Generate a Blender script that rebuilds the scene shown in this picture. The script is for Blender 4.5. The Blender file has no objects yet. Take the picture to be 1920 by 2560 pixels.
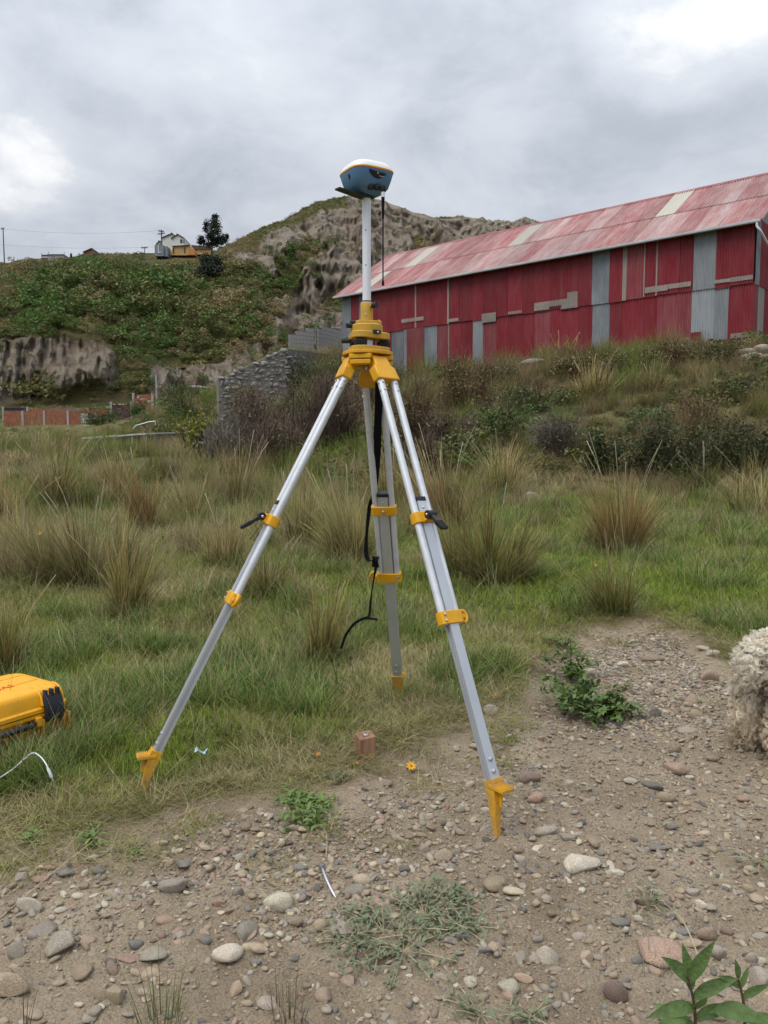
import bpy, bmesh, math, random
import numpy as np
from mathutils import Vector, Matrix

random.seed(7)
RNG = np.random.default_rng(7)
SC = bpy.context.scene
COL = SC.collection

# ------------------------------------------------------------------ camera
FPX = 1923.0
CAMZ = 1.05
PITCH = math.atan((1280 - 1120) / FPX)
cam_d = bpy.data.cameras.new('camera')
cam = bpy.data.objects.new('camera', cam_d)
COL.objects.link(cam)
cam.location = (0, 0, CAMZ)
cam.rotation_euler = (math.pi / 2 - PITCH, 0, 0)
cam_d.sensor_fit = 'VERTICAL'
cam_d.sensor_height = 36.0
cam_d.sensor_width = 27.0
cam_d.lens = FPX / 2560 * 36.0
cam_d.clip_start = 0.02
cam_d.clip_end = 6000
SC.camera = cam

# ------------------------------------------------------------------ world
SUN_EL, SUN_AZ = math.radians(58), math.radians(-130)      # azimuth clockwise from +Y
world = bpy.data.worlds.new('World')
SC.world = world
world.use_nodes = True


def build_world():
    nt = world.node_tree
    nt.nodes.clear()
    N = nt.nodes.new
    L = nt.links.new
    out = N('ShaderNodeOutputWorld')
    bg = N('ShaderNodeBackground')
    bg.inputs['Strength'].default_value = 0.1
    sky = N('ShaderNodeTexSky')
    sky.sky_type = 'NISHITA'
    sky.sun_disc = False
    sky.sun_elevation = SUN_EL
    sky.sun_rotation = SUN_AZ
    tc = N('ShaderNodeTexCoord')
    sep = N('ShaderNodeSeparateXYZ')
    L(tc.outputs['Generated'], sep.inputs[0])

    def math_(op, a, b=None, clamp=False):
        n = N('ShaderNodeMath'); n.operation = op; n.use_clamp = clamp
        for i, v in enumerate((a, b)):
            if v is None:
                continue
            if isinstance(v, (int, float)):
                n.inputs[i].default_value = v
            else:
                L(v, n.inputs[i])
        return n.outputs[0]
    zz = math_('ADD', math_('ABSOLUTE', sep.outputs[2]), 0.34)
    comb = N('ShaderNodeCombineXYZ')
    L(math_('DIVIDE', sep.outputs[0], zz), comb.inputs[0])
    L(math_('DIVIDE', sep.outputs[1], zz), comb.inputs[1])

    def noise(scale, det, rough, dist, off):
        mp = N('ShaderNodeMapping')
        mp.inputs['Location'].default_value = off
        L(comb.outputs[0], mp.inputs[0])
        n = N('ShaderNodeTexNoise')
        n.inputs['Scale'].default_value = scale
        n.inputs['Detail'].default_value = det
        n.inputs['Roughness'].default_value = rough
        n.inputs['Distortion'].default_value = dist
        L(mp.outputs[0], n.inputs['Vector'])
        return n.outputs['Fac']
    n1 = noise(1.15, 4, 0.5, 0.2, (7.4, 3.3, 0))
    n2 = noise(3.6, 10, 0.6, 0.25, (1.1, 8.7, 0))
    f = math_('ADD', math_('MULTIPLY', n1, 0.52), math_('MULTIPLY', n2, 0.54))

    def lobe(px, py, width, amt, src):
        d = Vector(((px - 960) / FPX, 1.0, (1120 - py) / FPX)).normalized()
        vm = N('ShaderNodeVectorMath'); vm.operation = 'DOT_PRODUCT'
        nrm = N('ShaderNodeVectorMath'); nrm.operation = 'NORMALIZE'
        L(tc.outputs['Generated'], nrm.inputs[0])
        L(nrm.outputs[0], vm.inputs[0])
        vm.inputs[1].default_value = d
        mr = N('ShaderNodeMapRange'); mr.interpolation_type = 'SMOOTHSTEP'
        mr.inputs['From Min'].default_value = math.cos(math.radians(width))
        mr.inputs['From Max'].default_value = 1.0
        mr.inputs['To Min'].default_value = 0
        mr.inputs['To Max'].default_value = amt
        L(vm.outputs['Value'], mr.inputs['Value'])
        m2 = math_('MULTIPLY', mr.outputs[0], math_('MULTIPLY', n2, 2.0))
        return math_('ADD', src, m2)
    f = lobe(1680, 70, 7.0, 0.26, f)
    f = lobe(0, 410, 6.5, 0.24, f)
    f = lobe(700, 620, 24, 0.05, f)
    ramp = N('ShaderNodeValToRGB')
    L(f, ramp.inputs[0])
    e = ramp.color_ramp.elements
    e[0].position = 0.38; e[0].color = (0.47, 0.515, 0.59, 1)
    e[1].position = 0.86; e[1].color = (1.08, 1.09, 1.11, 1)
    x = e.new(0.50); x.color = (0.54, 0.59, 0.67, 1)
    x = e.new(0.60); x.color = (0.67, 0.72, 0.80, 1)
    x = e.new(0.70); x.color = (0.76, 0.805, 0.87, 1)
    sc = N('ShaderNodeMix'); sc.data_type = 'RGBA'; sc.blend_type = 'MULTIPLY'
    sc.inputs[0].default_value = 1.0
    L(ramp.outputs[0], sc.inputs[6])
    sc.inputs[7].default_value = (7.1, 7.05, 7.0, 1)
    # an overcast sky is brighter overhead than at the horizon
    zen = N('ShaderNodeMapRange')
    zen.inputs['From Min'].default_value = 0.0; zen.inputs['From Max'].default_value = 1.0
    zen.inputs['To Min'].default_value = 0.86; zen.inputs['To Max'].default_value = 2.8
    L(math_('POWER', math_('MAXIMUM', sep.outputs[2], 0.0), 2.2), zen.inputs['Value'])
    sc2 = N('ShaderNodeVectorMath'); sc2.operation = 'SCALE'
    L(sc.outputs[2], sc2.inputs[0]); L(zen.outputs[0], sc2.inputs['Scale'])
    mix = N('ShaderNodeMix'); mix.data_type = 'RGBA'
    mix.inputs[0].default_value = 0.95
    L(sky.outputs[0], mix.inputs[6])
    L(sc2.outputs[0], mix.inputs[7])
    L(mix.outputs[2], bg.inputs[0])
    L(bg.outputs[0], out.inputs[0])


build_world()
sun_d = bpy.data.lights.new('sun', 'SUN')
sun_d.energy = 1.5
sun_d.angle = math.radians(35)
sun_d.color = (1.0, 0.93, 0.82)
sun = bpy.data.objects.new('sun', sun_d)
COL.objects.link(sun)
_sd = Vector((math.sin(SUN_AZ) * math.cos(SUN_EL), math.cos(SUN_AZ) * math.cos(SUN_EL), math.sin(SUN_EL)))
sun.rotation_euler = _sd.to_track_quat('Z', 'Y').to_euler()
SC.view_settings.view_transform = 'Standard'
SC.view_settings.look = 'None'
SC.view_settings.gamma = 1.0
SC.view_settings.exposure = 0.42
SC.view_settings.use_curve_mapping = False
SC.cycles.max_bounces = 5
SC.cycles.use_adaptive_sampling = True
SC.cycles.adaptive_threshold = 0.02
SC.cycles.diffuse_bounces = 3
SC.cycles.glossy_bounces = 2
SC.cycles.transmission_bounces = 3
SC.cycles.caustics_reflective = False
SC.cycles.caustics_refractive = False

# ------------------------------------------------------------------ helpers


def P(px, py, Y):
    """world point at depth Y seen at photo pixel (px, py)"""
    u = (px - 960) / FPX
    v = (1280 - py) / FPX
    dy = math.cos(PITCH) + v * math.sin(PITCH)
    dz = -math.sin(PITCH) + v * math.cos(PITCH)
    t = Y / dy
    return Vector((u * t, Y, CAMZ + dz * t))


def _hash(ix, iy, iz):
    h = (ix.astype(np.int64) * 374761393 + iy.astype(np.int64) * 668265263 + iz.astype(np.int64) * 2147483647) & 0xFFFFFFFF
    h = ((h ^ (h >> 13)) * 1274126177) & 0xFFFFFFFF
    h = ((h ^ (h >> 16)) * 2246822519) & 0xFFFFFFFF
    return ((h ^ (h >> 15)) & 0xFFFFFF) / float(0xFFFFFF)


def vnoise(x, y, z=0.0):
    x, y, z = np.broadcast_arrays(np.asarray(x, float), np.asarray(y, float), np.asarray(z, float))
    ix, iy, iz = np.floor(x), np.floor(y), np.floor(z)
    fx, fy, fz = x - ix, y - iy, z - iz
    fx = fx * fx * (3 - 2 * fx); fy = fy * fy * (3 - 2 * fy); fz = fz * fz * (3 - 2 * fz)
    ix, iy, iz = ix.astype(np.int64), iy.astype(np.int64), iz.astype(np.int64)
    r = 0
    for dx in (0, 1):
        for dy in (0, 1):
            for dz in (0, 1):
                w = (fx if dx else 1 - fx) * (fy if dy else 1 - fy) * (fz if dz else 1 - fz)
                r = r + w * _hash(ix + dx, iy + dy, iz + dz)
    return r


def fbm(x, y, z=0.0, oct=4, lac=2.03, gain=0.5):
    a, s, r, f = 1.0, 0.0, 0.0, 1.0
    for i in range(oct):
        r = r + a * vnoise(np.asarray(x) * f + 13.7 * i, np.asarray(y) * f - 7.3 * i, np.asarray(z) * f + 3.1 * i)
        s += a
        a *= gain
        f *= lac
    return r / s


def smooth(a, b, x):
    t = np.clip((x - a) / (b - a), 0, 1)
    return t * t * (3 - 2 * t)


# ---- materials
MATS = {}


def mat(name, col, rough=0.6, metal=0.0, var=0.12, scale=6.0, bump=0.0, bscale=40.0, spec=0.4, col2=None, attr=None,
        transl=0.0, inst=0.0, hue=0.0, coord='Object', stretch=None, alpha=None, coat=0.0, detail=5.0, contrast=1.0):
    m = bpy.data.materials.new(name)
    m.use_nodes = True
    nt = m.node_tree
    N = nt.nodes.new
    L = nt.links.new
    b = nt.nodes['Principled BSDF']
    b.inputs['Roughness'].default_value = rough
    b.inputs['Metallic'].default_value = metal
    b.inputs['Specular IOR Level'].default_value = spec
    if coat:
        b.inputs['Coat Weight'].default_value = coat
        b.inputs['Coat Roughness'].default_value = 0.25
    tc = N('ShaderNodeTexCoord')
    vec = tc.outputs[coord]
    if stretch:
        mp = N('ShaderNodeMapping')
        mp.inputs['Scale'].default_value = stretch
        L(vec, mp.inputs[0])
        vec = mp.outputs[0]
    nz = N('ShaderNodeTexNoise')
    nz.inputs['Scale'].default_value = scale
    nz.inputs['Detail'].default_value = detail
    nz.inputs['Roughness'].default_value = 0.6
    L(vec, nz.inputs['Vector'])
    fac = nz.outputs['Fac']
    mr = N('ShaderNodeMapRange')
    mr.inputs['From Min'].default_value = 0.5 - 0.22 / contrast
    mr.inputs['From Max'].default_value = 0.5 + 0.22 / contrast
    L(fac, mr.inputs['Value'])
    mx = N('ShaderNodeMix'); mx.data_type = 'RGBA'
    L(mr.outputs[0], mx.inputs[0])
    if attr:
        at = N('ShaderNodeAttribute'); at.attribute_name = attr
        d = N('ShaderNodeMix'); d.data_type = 'RGBA'; d.blend_type = 'MULTIPLY'
        d.inputs[0].default_value = 1
        L(at.outputs['Color'], d.inputs[6])
        d.inputs[7].default_value = (1 - var, 1 - var, 1 - var, 1)
        d2 = N('ShaderNodeMix'); d2.data_type = 'RGBA'; d2.blend_type = 'MULTIPLY'
        d2.inputs[0].default_value = 1
        L(at.outputs['Color'], d2.inputs[6])
        d2.inputs[7].default_value = (1 + var, 1 + var, 1 + var, 1)
        L(d.outputs[2], mx.inputs[6]); L(d2.outputs[2], mx.inputs[7])
    else:
        c = Vector(col[:3])
        a = c * (1 - var)
        z = Vector(col2[:3]) if col2 else c * (1 + var)
        mx.inputs[6].default_value = (*a, 1)
        mx.inputs[7].default_value = (*z, 1)
    cout = mx.outputs[2]
    if inst or hue:
        oi = N('ShaderNodeObjectInfo')
        hs = N('ShaderNodeHueSaturation')
        r1 = N('ShaderNodeMapRange')
        r1.inputs['To Min'].default_value = 1 - inst
        r1.inputs['To Max'].default_value = 1 + inst
        L(oi.outputs['Random'], r1.inputs['Value'])
        L(r1.outputs[0], hs.inputs['Value'])
        w = N('ShaderNodeTexWhiteNoise'); w.noise_dimensions = '1D'
        L(oi.outputs['Random'], w.inputs['W'])
        r2 = N('ShaderNodeMapRange')
        r2.inputs['To Min'].default_value = 0.5 - hue
        r2.inputs['To Max'].default_value = 0.5 + hue
        L(w.outputs['Value'], r2.inputs['Value'])
        L(r2.outputs[0], hs.inputs['Hue'])
        L(cout, hs.inputs['Color'])
        cout = hs.outputs[0]
    L(cout, b.inputs['Base Color'])
    if bump:
        bz = N('ShaderNodeTexNoise')
        bz.inputs['Scale'].default_value = bscale
        bz.inputs['Detail'].default_value = 6
        L(vec, bz.inputs['Vector'])
        bp = N('ShaderNodeBump')
        bp.inputs['Strength'].default_value = bump
        bp.inputs['Distance'].default_value = 0.02
        L(bz.outputs['Fac'], bp.inputs['Height'])
        L(bp.outputs[0], b.inputs['Normal'])
    if transl:
        t = N('ShaderNodeBsdfTranslucent')
        L(cout, t.inputs['Color'])
        ms = N('ShaderNodeMixShader')
        ms.inputs[0].default_value = transl
        L(b.outputs[0], ms.inputs[1]); L(t.outputs[0], ms.inputs[2])
        L(ms.outputs[0], nt.nodes['Material Output'].inputs['Surface'])
    MATS[name] = m
    return m


# ---- mesh building
ORG = {}


def org(o):
    return ORG.get(o.name, Vector((0, 0, 0)))


def mesh_from(name, V, F, m=None, smooth_=True, angle=40, cols=None):
    me = bpy.data.meshes.new(name)
    if isinstance(F, np.ndarray):
        V = np.asarray(V, dtype=np.float32)
        n, k = F.shape
        me.vertices.add(len(V)); me.vertices.foreach_set('co', V.ravel())
        me.loops.add(n * k); me.loops.foreach_set('vertex_index', F.astype(np.int32).ravel())
        me.polygons.add(n)
        me.polygons.foreach_set('loop_start', (np.arange(n) * k).astype(np.int32))
        me.polygons.foreach_set('loop_total', np.full(n, k, dtype=np.int32))
        me.update(calc_edges=True)
        me.validate()
    else:
        me.from_pydata([tuple(v) for v in V], [], F)
        me.update()
    if cols is not None:
        a = me.color_attributes.new('Col', 'FLOAT_COLOR', 'POINT')
        c = np.ones((len(V), 4), dtype=np.float32)
        c[:, :3] = cols
        a.data.foreach_set('color', c.ravel())
    if smooth_:
        me.polygons.foreach_set('use_smooth', np.ones(len(me.polygons), dtype=bool))
        if angle is not None:
            try:
                me.set_sharp_from_angle(angle=math.radians(angle))
            except Exception:
                pass
    if m is not None:
        me.materials.append(MATS[m] if isinstance(m, str) else m)
    return me


class MB:
    def __init__(self):
        self.v = []
        self.f = []

    def add(self, vs, fs):
        o = len(self.v)
        self.v += [Vector(v) for v in vs]
        self.f += [[i + o for i in f] for f in fs]
        return self

    def frame_box(self, c, ax, ay, az, sx, sy, sz, taper=1.0):
        c = Vector(c); ax = Vector(ax); ay = Vector(ay); az = Vector(az)
        vs = []
        for k in (-1, 1):
            t = taper if k > 0 else 1.0
            for i, j in ((-1, -1), (1, -1), (1, 1), (-1, 1)):
                vs.append(c + ax * (i * sx / 2 * t) + ay * (j * sy / 2 * t) + az * (k * sz / 2))
        return self.add(vs, [(3, 2, 1, 0), (4, 5, 6, 7), (0, 1, 5, 4), (1, 2, 6, 5), (2, 3, 7, 6), (3, 0, 4, 7)])

    def box(self, x0, x1, y0, y1, z0, z1):
        return self.frame_box(((x0 + x1) / 2, (y0 + y1) / 2, (z0 + z1) / 2), (1, 0, 0), (0, 1, 0), (0, 0, 1), x1 - x0, y1 - y0, z1 - z0)

    def tube(self, pts, r, n=10, caps=True, flat=None):
        pts = [Vector(p) for p in pts]
        rs = r if isinstance(r, (list, tuple)) else [r] * len(pts)
        o = len(self.v)
        ref = None
        for i, p in enumerate(pts):
            a = pts[max(i - 1, 0)]
            b = pts[min(i + 1, len(pts) - 1)]
            d = (b - a).normalized()
            if ref is None:
                ref = Vector((0, 0, 1)) if abs(d.z) < 0.9 else Vector((1, 0, 0))
            e1 = d.cross(ref)
            if e1.length < 1e-6:
                e1 = d.orthogonal()
            e1.normalize()
            e2 = d.cross(e1).normalized()
            ref = -e2 if False else ref
            for k in range(n):
                t = 2 * math.pi * k / n
                self.v.append(p + e1 * (math.cos(t) * rs[i]) + e2 * (math.sin(t) * rs[i] * (flat or 1)))
        for i in range(len(pts) - 1):
            for k in range(n):
                a = o + i * n + k
                b = o + i * n + (k + 1) % n
                self.f.append([a, b, b + n, a + n])
        if caps:
            self.f.append([o + k for k in range(n)][::-1])
            self.f.append([o + (len(pts) - 1) * n + k for k in range(n)])
        return self

    def ribbon(self, pts, wdirs, w, th=0.0015):
        pts = [Vector(p) for p in pts]
        n = len(pts)
        ws = w if isinstance(w, (list, tuple)) else [w] * n
        o = len(self.v)
        for i, p in enumerate(pts):
            d = (pts[min(i + 1, n - 1)] - pts[max(i - 1, 0)]).normalized()
            wd = Vector(wdirs[i] if isinstance(wdirs, list) else wdirs)
            wd = (wd - d * wd.dot(d)).normalized()
            nn = d.cross(wd)
            for s, q in ((-1, -1), (1, -1), (1, 1), (-1, 1)):
                self.v.append(p + wd * (s * ws[i] / 2) + nn * (q * th / 2))
        for i in range(n - 1):
            for k in range(4):
                a = o + i * 4 + k
                b = o + i * 4 + (k + 1) % 4
                self.f.append([a, b, b + 4, a + 4])
        self.f.append([o + 3, o + 2, o + 1, o])
        e = o + (n - 1) * 4
        self.f.append([e, e + 1, e + 2, e + 3])
        return self

    def loft(self, rings, caps=True):
        """rings: list of lists of points, equal length, closed"""
        o = len(self.v)
        n = len(rings[0])
        for r in rings:
            self.v += [Vector(p) for p in r]
        for i in range(len(rings) - 1):
            for k in range(n):
                a = o + i * n + k
                b = o + i * n + (k + 1) % n
                self.f.append([a, b, b + n, a + n])
        if caps:
            self.f.append([o + k for k in range(n)][::-1])
            e = o + (len(rings) - 1) * n
            self.f.append([e + k for k in range(n)])
        return self

    def prism(self, outline, z0, z1, c=(0, 0, 0)):
        c = Vector(c)
        return self.loft([[c + Vector((x, y, z0)) for x, y in outline], [c + Vector((x, y, z1)) for x, y in outline]])

    def lathe(self, c, prof, n=24):
        c = Vector(c)
        return self.loft([[c + Vector((r * math.cos(2 * math.pi * k / n), r * math.sin(2 * math.pi * k / n), z)) for k in range(n)] for r, z in prof])

    def build(self, name, m, parent=None, smooth_=True, angle=40, bevel=0.0, seg=2, at=None):
        o_ = org(parent) if parent is not None else (Vector(at) if at is not None else Vector((0, 0, 0)))
        me = mesh_from(name, [v - o_ for v in self.v], self.f, m, smooth_, angle)
        ob = bpy.data.objects.new(name, me)
        COL.objects.link(ob)
        if parent is not None:
            ob.parent = parent
        elif at is not None:
            ob.location = at
        ORG[ob.name] = o_
        if bevel:
            b = ob.modifiers.new('bevel', 'BEVEL')
            b.width = bevel; b.segments = seg; b.limit_method = 'ANGLE'; b.angle_limit = math.radians(35)
        return ob


def put(name, me, parent=None, loc=(0, 0, 0), rot=(0, 0, 0), scale=(1, 1, 1)):
    ob = bpy.data.objects.new(name, me)
    COL.objects.link(ob)
    ob.location = loc; ob.rotation_euler = rot; ob.scale = scale
    if parent is not None:
        ob.parent = parent
    return ob


def tag(o, label, cat, group=None):
    o['label'] = label
    o['category'] = cat
    if group:
        o['group'] = group
    return o


def thing(name, label, cat, loc=(0, 0, 0), group=None):
    o = bpy.data.objects.new(name, None)
    o.empty_display_size = 0.1
    COL.objects.link(o)
    o.location = loc
    ORG[o.name] = Vector(loc)
    return tag(o, label, cat, group)


def kind(o, k):
    o['kind'] = k
    return o


def superellipse(a, b, e, n=40, rot=0.0):
    out = []
    for k in range(n):
        t = 2 * math.pi * k / n
        c, s = math.cos(t), math.sin(t)
        x = a * math.copysign(abs(c) ** (2 / e), c)
        y = b * math.copysign(abs(s) ** (2 / e), s)
        out.append((x * math.cos(rot) - y * math.sin(rot), x * math.sin(rot) + y * math.cos(rot)))
    return out


# ---- numpy foliage
def ribbons(base, az, lean, bend, L, w, nseg, c0, c1, rng, twist=0.6, taper=0.15):
    """N blades: base (N,3), az, lean, bend (radians), L, w -> V,F,C"""
    N = len(az)
    s = np.linspace(0, 1, nseg + 1)
    th = lean[:, None] + bend[:, None] * s[None, :] ** 1.4
    step = (L / nseg)[:, None]
    dh = np.sin(th) * step
    dz = np.cos(th) * step
    H = np.concatenate([np.zeros((N, 1)), np.cumsum(dh[:, :-1], 1)], 1)
    Z = np.concatenate([np.zeros((N, 1)), np.cumsum(dz[:, :-1], 1)], 1)
    cx = base[:, 0:1] + H * np.cos(az)[:, None]
    cy = base[:, 1:2] + H * np.sin(az)[:, None]
    cz = base[:, 2:3] + Z
    tw = az + math.pi / 2 + rng.normal(0, twist, N)
    ww = w[:, None] * (1 - (1 - taper) * s[None, :] ** 1.3) * 0.5
    ox = np.cos(tw)[:, None] * ww
    oy = np.sin(tw)[:, None] * ww
    V = np.empty((N, nseg + 1, 2, 3))
    V[:, :, 0, 0] = cx - ox; V[:, :, 1, 0] = cx + ox
    V[:, :, 0, 1] = cy - oy; V[:, :, 1, 1] = cy + oy
    V[:, :, 0, 2] = cz; V[:, :, 1, 2] = cz
    idx = np.arange(N * (nseg + 1) * 2).reshape(N, nseg + 1, 2)
    F = np.stack([idx[:, :-1, 0], idx[:, :-1, 1], idx[:, 1:, 1], idx[:, 1:, 0]], -1).reshape(-1, 4)
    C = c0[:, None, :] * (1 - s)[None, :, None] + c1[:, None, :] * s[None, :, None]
    C = np.repeat(C[:, :, None, :], 2, 2)
    return V.reshape(-1, 3), F, C.reshape(-1, 3)


def merge(parts):
    vs, fs, cs, o = [], [], [], 0
    for V, F, C in parts:
        vs.append(V); fs.append(F + o); cs.append(C); o += len(V)
    return np.concatenate(vs), np.concatenate(fs), np.concatenate(cs)


def leaves(cent, size, rng, cols, aspect=0.5, up=0.35):
    """N leaf quads (kites) with random orientation"""
    N = len(cent)
    d = rng.normal(0, 1, (N, 3)); d[:, 2] = d[:, 2] * 0.7 + up
    d /= np.linalg.norm(d, axis=1)[:, None]
    r = rng.normal(0, 1, (N, 3))
    e = np.cross(d, r); e /= np.linalg.norm(e, axis=1)[:, None] + 1e-9
    size = np.broadcast_to(np.asarray(size, float), (N,))
    a = d * size[:, None]; b = e * (size * aspect)[:, None]
    V = np.stack([cent - a * 0.5, cent + b * 0.5, cent + a * 0.5, cent - b * 0.5], 1).reshape(-1, 3)
    F = np.arange(N * 4).reshape(N, 4)
    C = np.repeat(cols, 4, 0)
    return V, F, C


def colvar(base, n, rng, v=0.2, h=0.08):
    base = np.asarray(base, float)
    k = 1 + rng.normal(0, v, (n, 1))
    return np.clip(base[None, :] * k * (1 + rng.normal(0, h, (n, 3))), 0.003, 1)


def quick(name, V, F, C, m):
    return mesh_from(name, V, F, m, smooth_=False, cols=C)


# ---- geometry nodes scatter of "stuff"
def scatter(name, pts, rot, scl, idx, protos, label=None, cat=None):
    hid = bpy.data.collections.new(name + '_kinds')
    for i, me in enumerate(protos):
        ob = bpy.data.objects.new('%s_kind_%02d' % (name, i), me)
        hid.objects.link(ob)
    me = bpy.data.meshes.new(name)
    n = len(pts)
    me.vertices.add(n)
    me.vertices.foreach_set('co', np.asarray(pts, np.float32).ravel())
    a = me.attributes.new('rot', 'FLOAT_VECTOR', 'POINT'); a.data.foreach_set('vector', np.asarray(rot, np.float32).ravel())
    a = me.attributes.new('scl', 'FLOAT_VECTOR', 'POINT'); a.data.foreach_set('vector', np.asarray(scl, np.float32).ravel())
    a = me.attributes.new('pick', 'INT', 'POINT'); a.data.foreach_set('value', np.asarray(idx, np.int32))
    me.update()
    ob = bpy.data.objects.new(name, me)
    COL.objects.link(ob)
    ng = bpy.data.node_groups.new(name + '_nodes', 'GeometryNodeTree')
    ng.interface.new_socket('Geometry', in_out='INPUT', socket_type='NodeSocketGeometry')
    ng.interface.new_socket('Geometry', in_out='OUTPUT', socket_type='NodeSocketGeometry')
    N = ng.nodes.new
    gi, go = N('NodeGroupInput'), N('NodeGroupOutput')
    ci = N('GeometryNodeCollectionInfo')
    ci.inputs['Collection'].default_value = hid
    ci.inputs['Separate Children'].default_value = True
    ci.inputs['Reset Children'].default_value = True
    ip = N('GeometryNodeInstanceOnPoints')
    ip.inputs['Pick Instance'].default_value = True

    def na(nm, typ):
        x = N('GeometryNodeInputNamedAttribute')
        x.data_type = typ
        x.inputs['Name'].default_value = nm
        return next(s for s in x.outputs if s.enabled and s.name == 'Attribute')
    L = ng.links.new
    L(gi.outputs[0], ip.inputs['Points'])
    L(ci.outputs[0], ip.inputs['Instance'])
    L(na('pick', 'INT'), ip.inputs['Instance Index'])
    L(na('rot', 'FLOAT_VECTOR'), ip.inputs['Rotation'])
    L(na('scl', 'FLOAT_VECTOR'), ip.inputs['Scale'])
    L(ip.outputs[0], go.inputs[0])
    md = ob.modifiers.new('scatter', 'NODES')
    md.node_group = ng
    ob['kind'] = 'stuff'
    if label:
        ob['label'] = label
        ob['category'] = cat
    return ob


# ------------------------------------------------------------------ terrain
_cp = []
for yy in (-6, -2, 1, 3, 5, 7):
    for xx in (-7, -3.5, 0, 3.5, 7):
        _cp.append((xx, yy, 0.0 + 0.008 * xx))
for a in ((1900, 1285, 12), (1500, 1292, 11.3), (1100, 1292, 11.5), (700, 1292, 11.5), (300, 1275, 12), (0, 1265, 12),
          (2300, 1230, 13), (1900, 1130, 17), (1500, 1125, 17.5), (1100, 1130, 18), (2300, 1050, 18),
          (1900, 1000, 22), (1500, 1005, 22), (1300, 1020, 23), (1100, 1030, 24), (2300, 950, 24),
          (1900, 875, 28), (1700, 885, 28.8), (1500, 900, 30.5), (1300, 925, 33), (1100, 945, 37), (960, 960, 42),
          (800, 1140, 17), (600, 1150, 16), (850, 1045, 27), (740, 1040, 30), (640, 1050, 31), (900, 965, 40), (780, 935, 40), (700, 900, 44),
          (0, 1148, 15), (200, 1148, 15.5), (420, 1145, 16), (-400, 1140, 15),
          (200, 1078, 60), (0, 1062, 85), (320, 1055, 85), (500, 1025, 80), (-400, 1060, 85), (650, 980, 80),
          (0, 1022, 115), (300, 1015, 115), (560, 1000, 115), (900, 960, 118), (1300, 940, 118), (1900, 900, 118), (2600, 880, 118), (-600, 1020, 115)):
    p = P(*a)
    _cp.append((p.x, p.y, p.z))
for a in ((-12, 28, -0.9), (-7.5, 29, -0.6), (-16, 38, -0.8), (-10, 40, -0.2), (-22, 30, -0.6), (-6.5, 36, 1.2),
          (8, 44, 5.4), (16, 40, 5.6), (22, 34, 5.7), (14, 56, 6.6), (0, 56, 6.8), (26, 60, 7), (30, 25, 5.5), (20, 12, 2.0), (-14, 8, -0.2), (-30, 15, -0.8),
          (14, 2, 0.4), (-14, -6, -0.1), (14, -8, 0), (0, -14, -0.2), (40, 5, 3), (-40, 0, -1)):
    _cp.append(a)
_cp = np.array(_cp)


def _rk(d2):
    return np.sqrt(d2 + 1.5 ** 2)


_A = _rk(((_cp[:, None, :2] - _cp[None, :, :2]) ** 2).sum(-1))
_n = len(_cp)
_K = np.zeros((_n + 3, _n + 3))
_K[:_n, :_n] = _A - np.eye(_n) * 0.05
_K[:_n, _n] = 1; _K[_n, :_n] = 1
_K[:_n, _n + 1:] = _cp[:, :2]; _K[_n + 1:, :_n] = _cp[:, :2].T
_W = np.linalg.solve(_K, np.concatenate([_cp[:, 2], np.zeros(3)]))


def G0(x, y):
    x = np.asarray(x, float); y = np.asarray(y, float)
    sh = x.shape
    q = np.stack([x.ravel(), y.ravel()], 1)
    out = np.empty(len(q))
    for i in range(0, len(q), 20000):
        s = q[i:i + 20000]
        d = _rk(((s[:, None, :] - _cp[None, :, :2]) ** 2).sum(-1))
        out[i:i + 20000] = d @ _W[:_n] + _W[_n] + s @ _W[_n + 1:]
    return out.reshape(sh)


def W0(px, py):
    u = (px - 960) / FPX; v = (1280 - py) / FPX
    dy = math.cos(PITCH) + v * math.sin(PITCH); dz = -math.sin(PITCH) + v * math.cos(PITCH)
    t = -CAMZ / dz
    return (u * t, dy * t)


# the bare gravel patch: outline on the ground
_bp = [W0(*a) for a in ((-900, 2150), (-300, 2110), (0, 2105), (130, 2135), (330, 2095), (470, 2050), (640, 2030), (760, 2030), (840, 2000), (890, 1955),
                        (980, 1925), (1080, 1885), (1170, 1850), (1260, 1800), (1340, 1730), (1430, 1605), (1500, 1575), (1640, 1570), (1720, 1610),
                        (1770, 1675), (1850, 1715), (1930, 1700), (2600, 1650))] + [(4.0, -4.0), (-4.0, -4.0)]
_bp = np.array(_bp)


def bare(x, y):
    """signed distance in metres, positive inside the bare patch"""
    x = np.asarray(x, float); y = np.asarray(y, float)
    x = x + 0.16 * (fbm(x * 3.1, y * 3.1, 1.0, 3) - 0.5); y = y + 0.2 * (fbm(x * 3.1 + 9, y * 3.1, 4.0, 3) - 0.5)
    ins = np.zeros(x.shape, bool)
    dmin = np.full(x.shape, 1e9)
    n = len(_bp)
    for i in range(n):
        ax, ay = _bp[i]; bx, by = _bp[(i + 1) % n]
        c = ((ay > y) != (by > y))
        with np.errstate(divide='ignore', invalid='ignore'):
            xi = (bx - ax) * (y - ay) / (by - ay if by != ay else 1e-9) + ax
        ins ^= c & (x < xi)
        ex, ey = bx - ax, by - ay
        t = np.clip(((x - ax) * ex + (y - ay) * ey) / (ex * ex + ey * ey), 0, 1)
        dmin = np.minimum(dmin, np.hypot(x - ax - t * ex, y - ay - t * ey))
    return np.where(ins, dmin, -dmin)


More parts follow.
